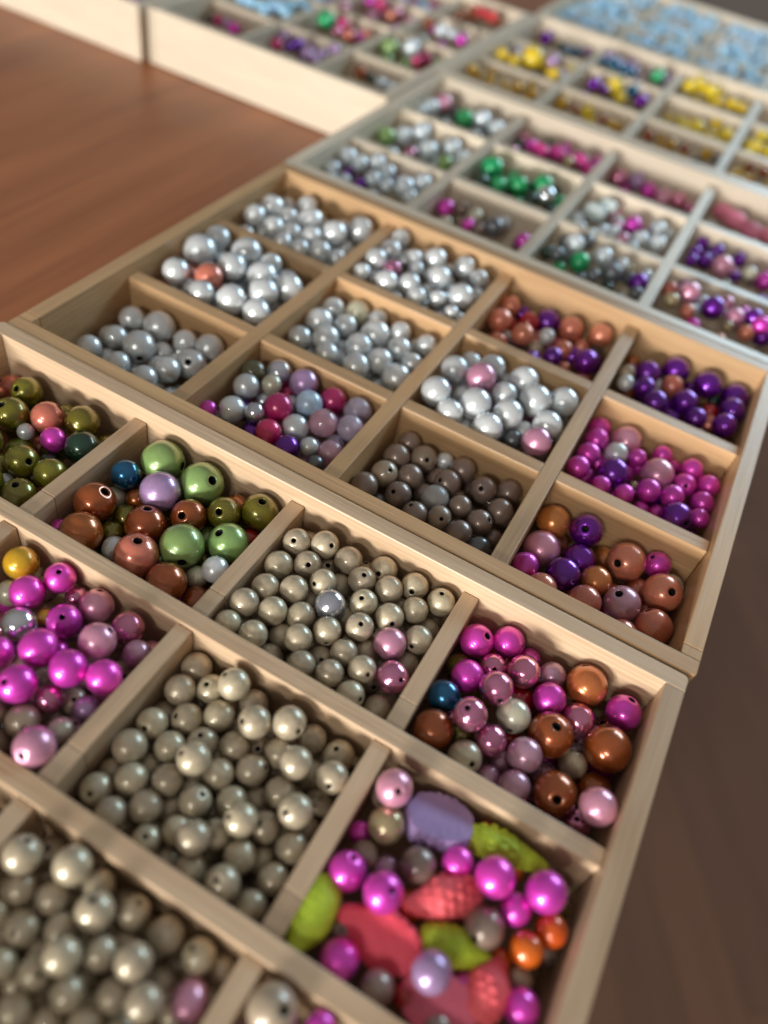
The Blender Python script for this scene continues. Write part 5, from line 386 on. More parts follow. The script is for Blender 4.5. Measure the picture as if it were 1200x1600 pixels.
331|purple 186.9 278.2 -11.2 3.4 -0.25 -0.46 -0.85 0;purple 186.0 265.0 -11.2 3.4 0.24 -0.40 -0.89 0;purple 195.5 273.5 -10.5 3.9 0.91 0.04 0.41 0;purple 191.8 260.9 -11.3 3.8 -0.97 0.06 0.25 0;purple 186.2 255.7 -11.5 3.3 -0.95 0.00 0.31 0;pink 200.9 259.1 -10.5 5.6 0.68 -0.50 -0.53 0;champagne 214.4 260.7 -9.6 3.8 -0.56 0.15 0.82 0;magenta 222.6 262.1 -10.8 4.7 -0.26 -0.42 -0.87 0;purple 207.0 276.3 -11.7 3.9 0.30 -0.49 -0.82 0;purple 209.0 258.7 -12.4 2.8 -0.45 0.20 0.87 0;magenta 226.8 277.7 -11.3 4.6 0.08 0.23 0.97 0;purple 215.6 279.2 -16.3 3.5 -0.95 -0.27 -0.15 1;purple 222.1 240.9 -15.4 3.7 -0.20 -0.97 0.12 3h;purple 216.7 270.1 -15.4 3.5 0.63 -0.48 -0.61 3;pink 190.1 244.4 -15.5 4.0 -0.13 0.03 0.99 3h;purple 224.6 249.2 -15.5 3.8 0.01 -0.99 0.11 3h;purple 192.7 278.4 -15.5 3.9 -0.90 -0.34 0.28 3h;pink 206.9 268.5 -15.6 3.5 0.54 -0.01 0.84 3h;magenta 215.8 246.9 -15.6 3.5 -0.57 -0.45 0.69 3h;purple 203.0 240.3 -15.7 3.8 -0.73 0.16 0.67 3;purple 192.8 266.7 -15.8 3.3 0.04 -0.62 -0.78 3;champagne 206.3 252.0 -16.0 3.6 0.84 -0.27 -0.46 3;purple 199.3 247.4 -16.1 4.0 0.73 0.04 0.68 3
332|roseoval 189.0 332.1 -13.7 5.2 -0.94 0.11 0.31 0;roseoval 196.4 324.2 -12.2 5.7 0.76 0.11 0.64 0;roseoval 207.0 322.0 -13.7 5.5 0.59 -0.51 -0.62 0;roseoval 217.1 322.3 -12.9 4.8 -0.20 -0.56 -0.81 0;cream 211.6 312.7 -18.8 5.1 0.70 0.05 0.71 3;cream 192.1 293.8 -18.8 4.8 -0.38 -0.70 0.61 3h;cream 193.2 306.0 -18.8 4.6 0.26 -0.34 0.90 3h;cream 222.1 314.2 -18.8 5.2 0.06 -0.53 0.85 3h;cream 210.1 330.3 -18.9 4.5 -0.77 -0.62 0.16 3h;cream 220.2 297.2 -18.9 5.2 0.00 0.29 0.96 3;cream 185.5 316.2 -19.0 5.0 0.11 -0.64 0.77 3h;cream 208.3 294.2 -19.2 4.4 0.24 -0.22 0.95 3h;cream 197.6 314.7 -19.8 4.5 0.33 -0.45 -0.83 3;cream 200.7 331.7 -20.6 4.7 -0.35 -0.91 -0.23 3h;cream 203.7 303.6 -21.1 4.4 0.62 0.01 0.78 3
400|amber 6.4 380.8 -5.8 3.8 -0.56 0.01 0.83 0;amber 23.2 370.9 -4.4 2.8 -0.13 0.12 0.98 0;amber 39.6 377.6 -5.3 3.7 -0.49 -0.53 -0.70 0;amber 50.9 378.4 -5.5 3.0 -0.72 -0.17 0.67 0;amber 11.8 382.5 -7.9 2.4 0.10 0.25 0.96 1;amber 32.1 375.3 -5.3 2.5 -0.93 -0.20 0.32 0;amber 46.5 380.7 -8.5 2.7 -0.53 -0.34 0.78 3h;amber 46.4 391.1 -8.5 2.5 -0.37 -0.33 0.87 3h;amber 19.9 359.0 -8.5 2.5 0.31 -0.06 0.95 3h;amber 14.2 398.5 -8.5 2.9 0.93 -0.01 0.36 3h;amber 36.8 370.6 -8.5 3.0 -0.88 -0.43 -0.22 3;amber 5.5 366.9 -8.5 2.6 0.26 -0.93 -0.27 3h;amber 38.4 392.9 -8.5 2.6 0.33 -0.93 0.17 3h;amber 42.5 399.9 -8.5 2.7 0.36 -0.27 0.89 3h;amber 27.1 366.5 -8.6 2.8 -0.34 -0.90 -0.26 3h
401|yellow 8.7 427.5 -5.7 4.7 0.34 0.21 0.92 0;yellow 26.2 440.3 -5.1 7.6 0.88 0.24 0.41 0;lilac 39.2 447.3 -4.6 4.6 -0.90 -0.14 0.41 0;yellow 48.2 422.5 -4.9 4.8 -0.65 -0.39 -0.65 0;yellow 20.3 420.2 -4.5 3.2 0.15 0.10 0.98 0;icy 7.6 459.7 -9.3 3.4 0.98 0.18 0.10 1;icy 51.2 431.9 -10.0 4.5 -0.44 -0.37 0.82 3h;yellow 13.7 434.0 -10.0 4.5 -0.05 -0.32 -0.95 3;lilac 37.5 414.7 -10.0 4.6 -0.82 -0.55 -0.19 3;yellow 19.9 426.1 -10.1 4.8 -0.04 -0.34 -0.94 3;yellow 31.6 453.1 -10.1 4.8 0.08 -0.97 0.24 3h;yellow 50.9 455.5 -10.1 4.4 0.94 -0.30 0.17 3h;lilac 49.7 442.8 -10.1 4.2 -0.40 -0.57 0.72 3h;lilac 10.4 451.4 -10.1 4.6 0.78 -0.07 0.62 3h;yellow 14.2 443.5 -10.2 4.3 0.73 -0.21 -0.65 3
402|purple 12.6 509.9 -10.4 5.2 0.51 0.23 0.83 0;teal 39.9 502.8 -10.4 4.1 0.74 0.13 0.66 0;teal 33.2 499.6 -10.9 3.5 -0.80 -0.37 -0.47 0;lilac 45.0 517.1 -11.7 4.1 0.97 -0.02 -0.25 0;darkgreen 26.1 507.4 -11.1 3.1 0.22 -0.34 -0.92 0;yellow 6.4 518.6 -19.8 3.6 0.08 0.11 0.99 1;yellow 49.0 481.7 -15.1 3.7 0.24 -0.50 -0.83 3;lilac 18.9 476.7 -15.1 3.6 0.48 -0.86 -0.20 3h;yellow 48.2 494.8 -15.2 3.3 0.12 0.02 0.99 3;purple 36.2 490.9 -15.2 3.8 0.92 -0.27 0.27 3h;darkgreen 12.0 484.0 -15.2 3.4 -0.20 -0.96 -0.18 3h;yellow 10.4 473.6 -15.2 3.8 -0.64 -0.22 0.74 3;purple 26.0 488.5 -15.2 4.0 0.31 -0.33 0.89 3h;darkgreen 33.0 512.6 -15.3 3.3 -0.62 -0.36 -0.70 3;purple 27.5 472.4 -15.3 3.4 0.62 0.17 0.77 3
410|amber 66.0 396.4 -10.7 4.5 -0.73 -0.20 0.65 0;yellow 83.1 399.4 -11.5 4.5 -0.83 -0.47 -0.30 0;brown 76.2 393.7 -10.4 3.0 0.97 -0.01 -0.25 0;brown 95.2 392.7 -10.3 3.0 -0.66 0.09 0.75 0;amber 101.3 394.6 -11.7 3.0 -0.40 -0.55 -0.73 0;amber 85.5 381.2 -14.1 3.1 -0.92 -0.39 -0.12 3;amber 105.4 364.5 -14.1 3.0 -0.07 -0.97 0.22 3h;yellow 90.5 363.6 -14.1 2.7 -0.50 -0.26 0.83 3h;amber 105.6 400.5 -14.1 2.8 -0.76 -0.01 0.65 3;amber 102.1 383.4 -14.1 3.1 0.67 -0.30 -0.68 3;amber 79.9 364.0 -14.1 3.1 0.98 0.14 0.16 3;yellow 88.5 393.4 -14.1 2.8 -0.06 0.29 0.95 3;amber 80.2 356.0 -14.1 2.6 0.13 -0.72 -0.68 3h;amber 99.4 366.3 -14.1 2.9 0.90 -0.20 -0.38 3
411|purple 72.7 442.3 -8.2 4.9 -0.68 -0.12 0.72 0;yellow 84.2 454.9 -8.9 5.7 -0.62 0.11 0.78 0;yellow 93.8 438.0 -9.5 3.9 0.04 0.20 0.98 0;teal 96.5 457.7 -8.7 4.4 0.56 -0.18 -0.81 0;purple 106.2 445.5 -9.3 4.9 -0.94 -0.34 -0.02 0;purple 80.5 443.3 -9.6 3.2 -0.72 0.05 0.69 0;purple 100.6 419.6 -14.2 4.2 -0.39 -0.43 -0.81 3;yellow 80.4 428.4 -14.2 4.1 0.78 -0.36 -0.51 3h;purple 73.7 415.8 -14.2 4.7 -0.34 -0.18 0.92 3h;yellow 88.4 427.7 -14.3 3.9 0.04 -0.48 -0.88 3;purple 109.1 425.7 -14.3 4.2 0.56 -0.65 0.51 3h;yellow 87.8 416.8 -14.3 4.4 0.17 -0.62 -0.76 3h;yellow 106.9 453.1 -14.3 4.4 -0.73 -0.67 0.14 3h;purple 70.6 432.7 -14.3 4.2 0.68 -0.29 0.68 3h;yellow 72.3 454.8 -14.4 4.7 -0.85 -0.41 -0.34 3
412|teal 73.4 485.2 -4.3 4.5 0.07 -0.39 -0.92 0;teal 81.7 485.1 -5.8 4.1 0.18 0.16 0.97 0;teal 88.7 478.9 -4.3 3.3 -0.64 -0.49 -0.59 0;emerald 104.2 493.4 -4.8 5.3 -0.80 -0.37 -0.47 0;lilac 66.0 494.2 -4.9 4.6 -0.91 -0.12 0.40 0;teal 66.0 483.7 -4.3 3.1 -0.19 -0.00 0.98 0;lilac 98.3 509.4 -9.3 4.3 0.98 0.07 0.18 3;lilac 84.6 506.1 -9.4 4.0 -0.27 -0.87 0.42 3h;lilac 92.7 483.4 -9.4 3.8 0.56 -0.74 0.36 3h;lilac 79.3 513.9 -9.4 4.4 -0.15 -0.99 0.01 3h;lilac 71.3 510.8 -9.4 3.9 -0.97 -0.18 0.14 3;lilac 74.2 498.5 -9.4 4.0 -0.21 -0.91 -0.35 3h;emerald 74.0 473.7 -9.4 4.2 0.88 -0.48 0.03 3h;lilac 109.8 514.6 -9.4 3.7 0.75 -0.61 -0.26 3h;lilac 106.6 501.2 -9.5 4.2 -0.61 -0.27 0.75 3h
420|brown 125.8 397.5 -11.5 3.7 0.66 -0.34 -0.67 0;amber 141.3 393.8 -10.7 3.6 -0.06 -0.51 -0.86 0;brown 149.9 396.4 -11.3 3.1 0.25 -0.48 -0.84 0;amber 163.3 400.4 -11.0 3.6 -0.54 0.23 0.81 0;steel 170.0 398.0 -11.3 2.7 -0.39 -0.51 -0.77 0;amber 133.3 399.7 -11.5 2.6 0.85 -0.23 -0.48 0;steel 160.1 393.9 -15.0 3.3 0.67 -0.32 -0.67 3;amber 131.6 380.0 -15.0 3.2 -0.81 -0.40 -0.43 3;steel 146.1 356.9 -15.0 3.2 0.40 -0.88 -0.24 3h;steel 130.4 356.6 -15.0 3.1 -0.34 -0.93 0.16 3h;steel 167.7 378.9 -15.0 3.1 -0.89 -0.34 0.32 3h;amber 157.1 362.3 -15.1 3.2 0.11 -0.96 -0.26 3h;amber 168.9 366.6 -15.1 3.2 0.71 -0.00 0.70 3;amber 150.8 390.9 -15.1 3.0 0.09 -0.99 -0.12 3h;amber 135.9 392.3 -15.1 3.0 -0.16 -0.57 0.81 3h
421|yellow 136.2 440.6 -10.7 3.1 0.39 -0.39 -0.83 0;yellow 148.1 440.4 -11.5 5.1 0.98 -0.09 0.18 0;yellow 157.8 458.5 -11.4 4.3 0.99 -0.08 0.09 0;yellow 168.0 443.9 -11.2 5.1 -0.86 0.05 0.51 0;yellow 167.7 458.5 -15.2 4.6 0.79 -0.36 -0.49 0;yellow 141.1 433.4 -10.9 3.3 0.11 -0.50 -0.86 0;yellow 157.6 434.3 -11.4 3.6 0.72 0.22 0.66 0;yellow 129.2 439.0 -10.6 2.8 0.97 -0.20 -0.16 0;yellow 160.9 450.2 -15.6 4.1 0.37 -0.67 0.64 3h;yellow 134.0 415.1 -15.7 3.8 0.57 0.13 0.82 3;yellow 161.6 438.9 -15.7 3.5 -0.71 -0.59 -0.38 3h;yellow 147.0 414.2 -15.7 3.4 -0.75 -0.21 0.63 3h;yellow 158.2 419.9 -15.7 3.7 -0.02 -0.69 0.72 3h;yellow 138.0 448.3 -15.7 3.3 0.16 0.23 0.96 3;yellow 151.2 447.1 -15.7 3.6 -0.31 -0.94 -0.15 3h;yellow 140.4 456.8 -15.8 4.0 0.85 -0.47 -0.25 3h;yellow 167.6 424.1 -15.8 3.9 0.33 -0.82 0.46 3h
422|yellow 131.1 511.4 -6.6 5.9 0.09 -0.35 -0.93 0;yellow 141.8 508.7 -7.5 5.4 -0.44 0.00 0.90 0;yellow 127.1 501.6 -6.6 4.9 -0.97 -0.23 0.11 0;yellow 146.9 515.8 -7.8 3.5 0.47 0.23 0.85 0;yellow 159.7 495.3 -7.4 4.8 -0.45 -0.28 -0.85 0;yellow 150.6 488.6 -6.9 3.8 0.80 -0.20 -0.57 0;yellow 167.6 492.6 -6.6 3.8 -0.56 -0.42 -0.71 0;yellow 144.1 473.7 -12.1 4.1 0.74 -0.27 -0.61 3;yellow 157.3 478.2 -12.2 4.2 0.86 -0.36 -0.37 3;yellow 135.1 495.8 -12.2 4.3 -0.32 -0.79 0.52 3h;yellow 128.1 481.6 -12.2 5.0 0.17 -0.75 0.64 3h;yellow 165.1 510.6 -12.2 4.8 0.13 -0.82 0.56 3h;yellow 145.8 494.2 -12.2 4.8 0.76 -0.45 0.46 3h;yellow 167.8 479.5 -12.3 4.2 0.34 -0.91 0.24 3h;yellow 130.9 472.5 -12.4 4.1 0.90 -0.39 -0.21 3h;yellow 139.2 480.6 -12.5 4.5 0.31 -0.77 0.56 3h
430|brown 190.7 400.0 -9.2 3.0 0.82 -0.01 0.57 0;brown 199.5 399.7 -9.6 3.4 0.90 -0.34 -0.26 0;amber 201.8 373.0 -12.9 3.2 0.15 -0.27 0.95 3h;amber 206.1 389.8 -13.0 3.3 -0.40 -0.86 -0.32 3h;amber 193.5 394.2 -13.0 3.1 -0.63 -0.21 0.74 3h;amber 183.3 389.5 -13.0 3.0 -0.64 0.24 0.73 3;amber 205.0 365.7 -13.0 2.7 0.68 -0.17 0.71 3h;amber 189.9 387.2 -13.0 3.3 0.28 0.23 0.93 3;amber 193.6 377.3 -13.0 2.9 0.64 -0.53 0.56 3h;amber 186.0 365.7 -13.0 3.3 0.69 -0.51 -0.51 3;amber 186.3 398.3 -13.0 2.9 -0.06 -0.95 -0.31 3h
431|yellow 189.0 458.1 -8.9 4.7 -0.91 -0.32 -0.26 0;yellow 188.1 424.5 -6.5 4.9 0.06 0.24 0.97 0;yellow 185.8 412.2 -6.2 2.9 -0.35 0.24 0.90 0;yellow 197.6 428.1 -7.2 4.0 0.98 -0.14 -0.14 0;yellow 189.5 434.9 -11.7 4.3 0.49 -0.34 0.80 3h;yellow 183.9 444.7 -11.9 4.1 -0.33 -0.92 -0.20 3h;yellow 195.7 418.6 -12.1 4.3 -0.88 -0.19 -0.44 3;yellow 196.0 447.0 -12.3 4.1 0.75 -0.26 -0.61 3;yellow 182.3 417.0 -12.4 3.7 0.57 -0.38 -0.73 3;yellow 202.5 414.1 -13.9 4.0 0.64 -0.23 0.73 3h;yellow 201.2 438.4 -14.5 4.5 0.23 -0.97 0.05 3h;yellow 189.6 413.4 -14.5 3.9 0.37 0.27 0.89 3;yellow 194.1 429.0 -14.6 3.9 -0.81 0.10 0.57 3
500|sky 24.0 551.0 -6.0 3.6 -0.88 -0.42 0.21 0;sky 29.6 583.5 -6.0 3.8 0.80 -0.08 -0.60 0;icy 46.5 578.1 -6.0 3.8 -0.69 -0.72 0.06 0h;icy 46.0 560.9 -6.0 4.1 0.88 0.16 0.45 0;icy 6.7 542.4 -6.0 4.7 -0.55 -0.16 0.82 0;skyblue 30.1 572.2 -6.1 3.8 0.76 -0.58 -0.29 0h;skyblue 13.5 576.7 -6.1 4.0 0.92 0.06 0.39 0;sky 34.6 551.9 -6.2 4.3 0.68 -0.53 -0.50 0h;sky 25.1 564.0 -6.2 3.7 -0.19 -0.75 0.64 0h;skyblue 18.6 540.6 -6.2 4.7 0.63 -0.31 0.72 0h;sky 47.2 545.8 -6.2 4.7 0.74 -0.30 0.60 0h;sky 38.4 570.4 -6.2 3.8 0.46 -0.73 0.51 0h;sky 39.4 580.9 -6.2 3.6 0.29 -0.87 -0.40 0h;sky 6.9 564.5 -6.2 4.0 0.62 -0.13 -0.77 0;sky 7.6 582.4 -6.3 4.4 -0.52 -0.85 -0.10 0h;skyblue 32.0 539.5 -6.5 4.1 -0.02 -0.88 -0.47 0h;skyblue 15.5 562.3 -6.5 3.8 -0.35 -0.77 -0.53 0h;sky 22.6 579.0 -6.5 4.0 0.64 -0.74 0.20 0h
501|sky 32.9 641.6 -6.0 4.0 0.45 -0.30 -0.84 0;sky 22.5 638.9 -6.0 3.9 0.91 0.10 -0.40 0;sky 47.6 598.5 -6.0 4.2 0.37 0.16 0.92 0;sky 22.3 618.1 -6.1 4.0 0.89 -0.30 0.35 0h;sky 50.1 607.9 -6.1 3.6 0.67 -0.29 -0.69 0;sky 29.1 633.4 -6.1 4.3 0.65 -0.74 -0.17 0h;sky 38.3 607.7 -6.2 3.6 -0.44 0.10 0.89 0;sky 10.0 601.9 -6.2 4.6 0.44 -0.89 0.13 0h;icy 49.1 617.4 -6.2 4.0 0.74 -0.52 -0.42 0h;skyblue 13.5 610.7 -6.2 4.7 0.49 -0.81 -0.31 0h;sky 14.5 621.8 -6.2 4.3 0.68 -0.33 -0.66 0;sky 14.5 641.4 -6.3 4.7 0.91 -0.26 -0.32 0h;skyblue 30.3 604.0 -6.3 3.8 0.88 -0.20 0.42 0h;sky 13.7 632.0 -6.4 4.2 -0.76 -0.65 0.01 0h;sky 42.1 634.1 -6.4 3.6 0.82 -0.55 -0.16 0h;sky 32.4 612.8 -6.4 4.3 -0.89 -0.43 0.18 0;sky 21.3 606.4 -6.4 4.4 0.28 -0.91 -0.31 0h;icy 46.5 626.4 -6.5 4.2 -0.56 -0.75 0.35 0h
502|icy 24.6 670.0 -6.0 4.8 -0.19 -0.79 -0.59 0h;sky 44.8 675.6 -6.0 4.0 -0.36 -0.62 0.69 0h;sky 33.7 679.9 -6.0 3.6 0.54 -0.83 0.16 0h;icy 33.5 668.3 -6.0 3.6 -0.90 -0.10 0.42 0;icy 38.2 692.6 -6.1 4.7 0.84 -0.37 -0.40 0h;sky 42.8 661.3 -6.1 4.4 -0.37 -0.57 -0.73 0h;icy 16.9 659.5 -6.2 4.4 -0.01 -0.97 -0.26 0h;icy 30.7 659.8 -6.6 4.0 0.57 -0.78 0.27 0h;sky 47.0 695.9 -6.6 4.7 0.89 -0.06 -0.44 0;skyblue 48.4 684.5 -7.2 3.9 -0.85 -0.34 0.40 0;icy 8.3 661.4 -8.1 3.6 0.28 -0.84 0.47 0h;icy 16.7 676.7 -8.9 4.7 -0.00 -0.88 0.48 0h;sky 37.0 656.5 -9.3 3.7 -0.23 -0.12 0.96 0;skyblue 43.5 668.6 -10.1 3.8 -0.67 -0.09 0.73 0;sky 8.7 672.5 -10.5 4.6 0.39 -0.78 0.49 0h;sky 48.5 656.2 -10.5 3.9 -0.42 -0.73 0.54 0h;sky 22.8 662.3 -11.7 4.2 -0.72 -0.63 -0.30 0h;icy 27.2 675.9 -11.9 3.8 0.52 -0.85 -0.05 0h
510|skyblue 94.5 545.2 -6.0 3.6 -0.70 -0.65 0.30 0h;skyblue 91.0 567.1 -6.0 4.3 0.64 -0.73 -0.22 0h;sky 105.2 548.8 -6.1 4.5 -0.49 -0.75 -0.45 0h;sky 77.4 580.7 -6.1 3.7 -0.11 -0.91 -0.40 0h;sky 74.9 551.5 -6.1 4.3 -0.85 -0.50 0.15 0h;sky 87.6 539.9 -6.1 4.2 -0.70 -0.68 0.20 0h;sky 93.7 576.1 -6.1 4.5 0.22 -0.28 0.94 0h;skyblue 90.2 583.4 -6.1 3.7 -0.62 -0.30 -0.73 0;sky 100.7 557.1 -6.1 4.4 0.21 0.05 0.98 0;sky 79.0 562.8 -6.2 4.6 0.47 -0.87 0.13 0h;sky 64.5 566.4 -6.3 3.8 0.57 -0.67 -0.48 0h;sky 101.1 583.3 -6.3 4.2 -0.28 -0.96 -0.06 0h;sky 74.0 571.1 -6.4 3.9 0.99 -0.12 0.11 0;skyblue 68.4 542.4 -6.4 3.7 0.96 0.10 -0.26 0;sky 88.3 554.2 -6.4 4.3 0.63 -0.77 -0.09 0h;sky 66.9 558.7 -6.5 4.4 -0.44 -0.43 -0.79 0;sky 101.5 569.8 -6.7 3.6 0.17 -0.53 -0.83 0h;sky 107.4 564.5 -7.2 4.1 -0.07 -0.51 -0.86 0
511|sky 86.5 629.3 -6.0 3.7 -0.15 -0.98 -0.11 0h;sky 71.4 611.9 -6.0 3.7 -0.51 -0.23 0.83 0h;sky 97.0 603.3 -6.0 3.5 -0.54 -0.34 -0.77 0;sky 75.9 600.4 -6.0 3.9 0.45 -0.74 0.49 0h;sky 76.2 624.2 -6.1 4.8 -0.75 -0.47 0.48 0h;sky 94.1 625.9 -6.1 3.7 -0.48 -0.87 0.06 0h;skyblue 66.3 631.2 -6.1 4.2 0.56 -0.54 -0.63 0h;sky 103.8 627.0 -6.1 3.9 0.24 -0.71 -0.66 0h;sky 93.9 618.4 -6.1 3.7 0.33 -0.06 0.94 0;icy 86.6 610.2 -6.2 3.6 0.69 -0.57 0.45 0h;sky 103.9 636.7 -6.2 3.9 0.03 -0.61 -0.79 0h;icy 80.4 636.8 -6.3 3.8 -0.13 -0.98 -0.16 0h;icy 100.3 611.3 -6.3 4.6 -0.57 -0.19 0.80 0;sky 64.5 601.0 -6.3 4.1 -0.31 -0.58 0.75 0h;sky 78.5 615.3 -6.3 3.9 -0.61 -0.79 -0.03 0h;skyblue 71.7 640.7 -6.4 3.6 0.11 -0.83 -0.54 0h;skyblue 107.2 599.6 -6.5 4.2 -0.11 -0.41 -0.90 0;sky 97.3 640.6 -6.5 4.0 -0.02 -0.88 0.47 0h
512|sky 104.1 695.9 -6.0 4.1 0.94 -0.29 -0.20 0h;icy 97.2 681.5 -6.0 3.8 0.31 -0.43 -0.84 0;sky 107.4 666.2 -6.0 3.8 -0.45 -0.81 0.37 0h;sky 103.0 658.8 -6.1 3.9 -0.50 -0.63 0.60 0h;sky 81.6 698.0 -6.1 4.8 0.79 -0.09 0.60 0;sky 65.6 668.9 -6.1 3.9 0.83 -0.45 0.32 0h;skyblue 74.4 672.7 -6.1 4.1 -0.53 -0.38 -0.76 0;skyblue 83.0 666.6 -6.1 4.5 0.99 0.14 0.06 0;sky 68.9 660.8 -6.1 3.6 0.38 -0.51 0.77 0h;sky 72.3 689.7 -6.1 4.2 0.09 -0.02 1.00 0;sky 95.1 655.8 -6.2 4.0 -0.45 -0.57 0.69 0h;sky 97.7 699.7 -6.2 3.5 0.38 -0.02 0.92 0;sky 98.9 672.1 -6.3 4.6 0.80 -0.60 -0.01 0h;sky 89.1 685.3 -6.3 4.0 0.58 -0.37 -0.72 0;sky 68.5 678.4 -6.4 4.2 -0.87 -0.38 -0.31 0;sky 69.1 697.9 -6.4 4.4 -0.87 -0.42 0.27 0h;sky 81.0 678.3 -6.4 3.7 0.65 -0.34 0.68 0h;icy 107.1 679.2 -6.5 4.3 0.19 -0.57 -0.80 0h
520|skyblue 132.6 564.2 -6.0 4.2 -0.19 -0.88 0.44 0h;sky 142.6 578.4 -6.0 4.6 0.91 -0.39 -0.12 0h;sky 144.9 543.6 -6.0 4.8 -0.58 -0.62 -0.54 0h;sky 161.6 539.1 -6.1 3.9 0.92 -0.36 0.13 0h;sky 146.3 557.8 -6.1 4.0 -0.41 -0.58 -0.71 0h;sky 157.9 577.5 -6.1 4.8 0.29 -0.87 -0.39 0h;sky 147.4 565.7 -6.1 3.7 0.56 -0.09 0.82 0;icy 131.7 551.7 -6.2 4.5 0.20 -0.16 0.97 0h;skyblue 158.4 549.8 -6.2 4.0 0.50 -0.58 -0.64 0h;skyblue 134.9 540.5 -6.2 4.5 -0.95 -0.23 0.21 0;sky 122.9 564.2 -6.2 3.7 -0.34 -0.90 0.26 0h;skyblue 132.3 578.0 -6.2 4.4 0.50 -0.72 -0.48 0h;skyblue 124.2 538.4 -6.3 3.7 0.12 -0.86 0.49 0h;sky 153.9 541.5 -6.4 3.8 0.43 -0.66 0.61 0h;sky 166.4 568.4 -6.5 4.0 -0.51 -0.84 -0.21 0h;sky 162.2 558.2 -6.5 4.5 -0.10 -0.33 0.94 0h;skyblue 124.7 557.0 -6.9 3.8 0.30 -0.11 0.95 0h;skyblue 138.6 570.0 -7.1 3.9 -0.05 0.13 0.99 0
521|sky 141.5 623.0 -6.0 3.8 -0.56 -0.82 0.12 0h;sky 136.4 634.5 -6.0 4.1 -0.54 -0.70 0.47 0h;sky 131.7 610.8 -6.1 4.8 0.82 -0.56 -0.12 0h;sky 159.6 606.2 -6.1 3.7 0.36 -0.58 0.73 0h;sky 149.6 599.0 -6.2 4.7 -0.58 -0.79 0.20 0h;skyblue 149.5 617.6 -6.2 4.8 0.38 -0.35 0.85 0h;icy 144.7 637.8 -6.2 4.6 -0.15 -0.58 -0.80 0h;sky 163.6 635.8 -6.3 4.8 -0.04 -0.72 0.69 0h;sky 133.5 623.9 -6.3 3.6 -0.47 -0.15 0.87 0;skyblue 159.2 616.0 -6.4 4.4 -0.96 -0.25 0.15 0;skyblue 128.4 635.8 -6.4 4.3 -0.49 -0.69 0.53 0h;sky 153.1 641.9 -6.5 4.1 -0.32 -0.24 -0.92 0;sky 142.9 609.9 -6.5 3.8 -0.72 0.04 0.70 0;sky 151.3 627.0 -6.5 4.3 0.32 0.02 0.95 0;icy 125.1 618.8 -6.6 4.6 0.03 -0.97 -0.23 0h;sky 133.6 597.5 -6.6 4.4 0.92 -0.39 -0.06 0h;icy 164.8 625.9 -7.3 4.1 0.35 0.07 0.94 0;sky 123.7 598.3 -7.7 3.9 -0.32 -0.92 0.22 0h
522|skyblue 158.7 656.6 -6.0 4.3 -0.51 -0.11 0.85 0;sky 142.1 691.4 -6.0 4.4 0.69 -0.44 0.58 0h;sky 148.2 658.9 -6.0 4.1 0.92 -0.39 -0.02 0h;skyblue 155.5 688.2 -6.1 4.7 0.53 -0.64 -0.55 0h;skyblue 122.5 662.3 -6.1 3.8 0.69 -0.64 -0.34 0h;sky 144.8 682.3 -6.1 3.6 -0.65 -0.31 -0.69 0;icy 124.1 672.5 -6.1 4.4 0.96 -0.15 0.22 0;sky 127.1 692.3 -6.2 3.9 -0.82 -0.54 -0.18 0h;icy 131.6 657.1 -6.2 4.7 -0.04 -0.73 -0.68 0h;sky 124.3 683.1 -6.2 4.4 0.05 -0.98 0.18 0h;skyblue 144.9 672.3 -6.2 4.5 0.56 -0.71 -0.42 0h;sky 148.4 698.8 -6.2 4.5 -0.02 -0.63 0.78 0h;skyblue 137.4 664.0 -6.4 4.5 -0.31 -0.61 -0.73 0h;sky 134.3 676.0 -6.4 4.5 0.11 -0.98 -0.14 0h;skyblue 156.7 671.8 -6.5 4.0 -0.07 -0.99 -0.12 0h;sky 133.4 697.8 -6.5 3.5 -0.03 -0.99 0.14 0h;sky 133.5 686.9 -7.4 4.1 0.32 -0.41 -0.85 0;sky 122.8 700.0 -7.8 4.5 -0.99 -0.09 0.11 0
530|icy 181.3 539.4 -6.3 4.1 0.40 -0.53 -0.75 0h
600|brown -46.4 327.2 -11.0 4.5 0.49 -0.22 -0.84 0;darkgreen -37.6 325.3 -11.7 3.3 0.97 0.24 0.03 0;icy -29.6 322.4 -10.9 3.6 -0.42 -0.59 -0.69 0;icy -23.2 323.6 -11.4 3.1 -0.75 -0.52 -0.40 0;icy -40.6 294.7 -15.0 3.5 -0.24 0.02 0.97 3;icy -30.1 307.6 -15.1 3.7 -0.31 -0.95 -0.05 3h;brown -29.9 288.5 -15.1 3.1 0.95 0.25 0.21 3;darkgreen -16.0 328.7 -15.1 3.6 0.35 -0.69 -0.63 3h;brown -19.3 314.6 -15.1 3.6 0.09 -0.97 0.23 3h;brown -36.7 305.2 -15.1 3.3 -0.36 -0.61 -0.70 3;darkgreen -52.0 299.9 -15.1 3.5 0.86 0.32 0.41 3
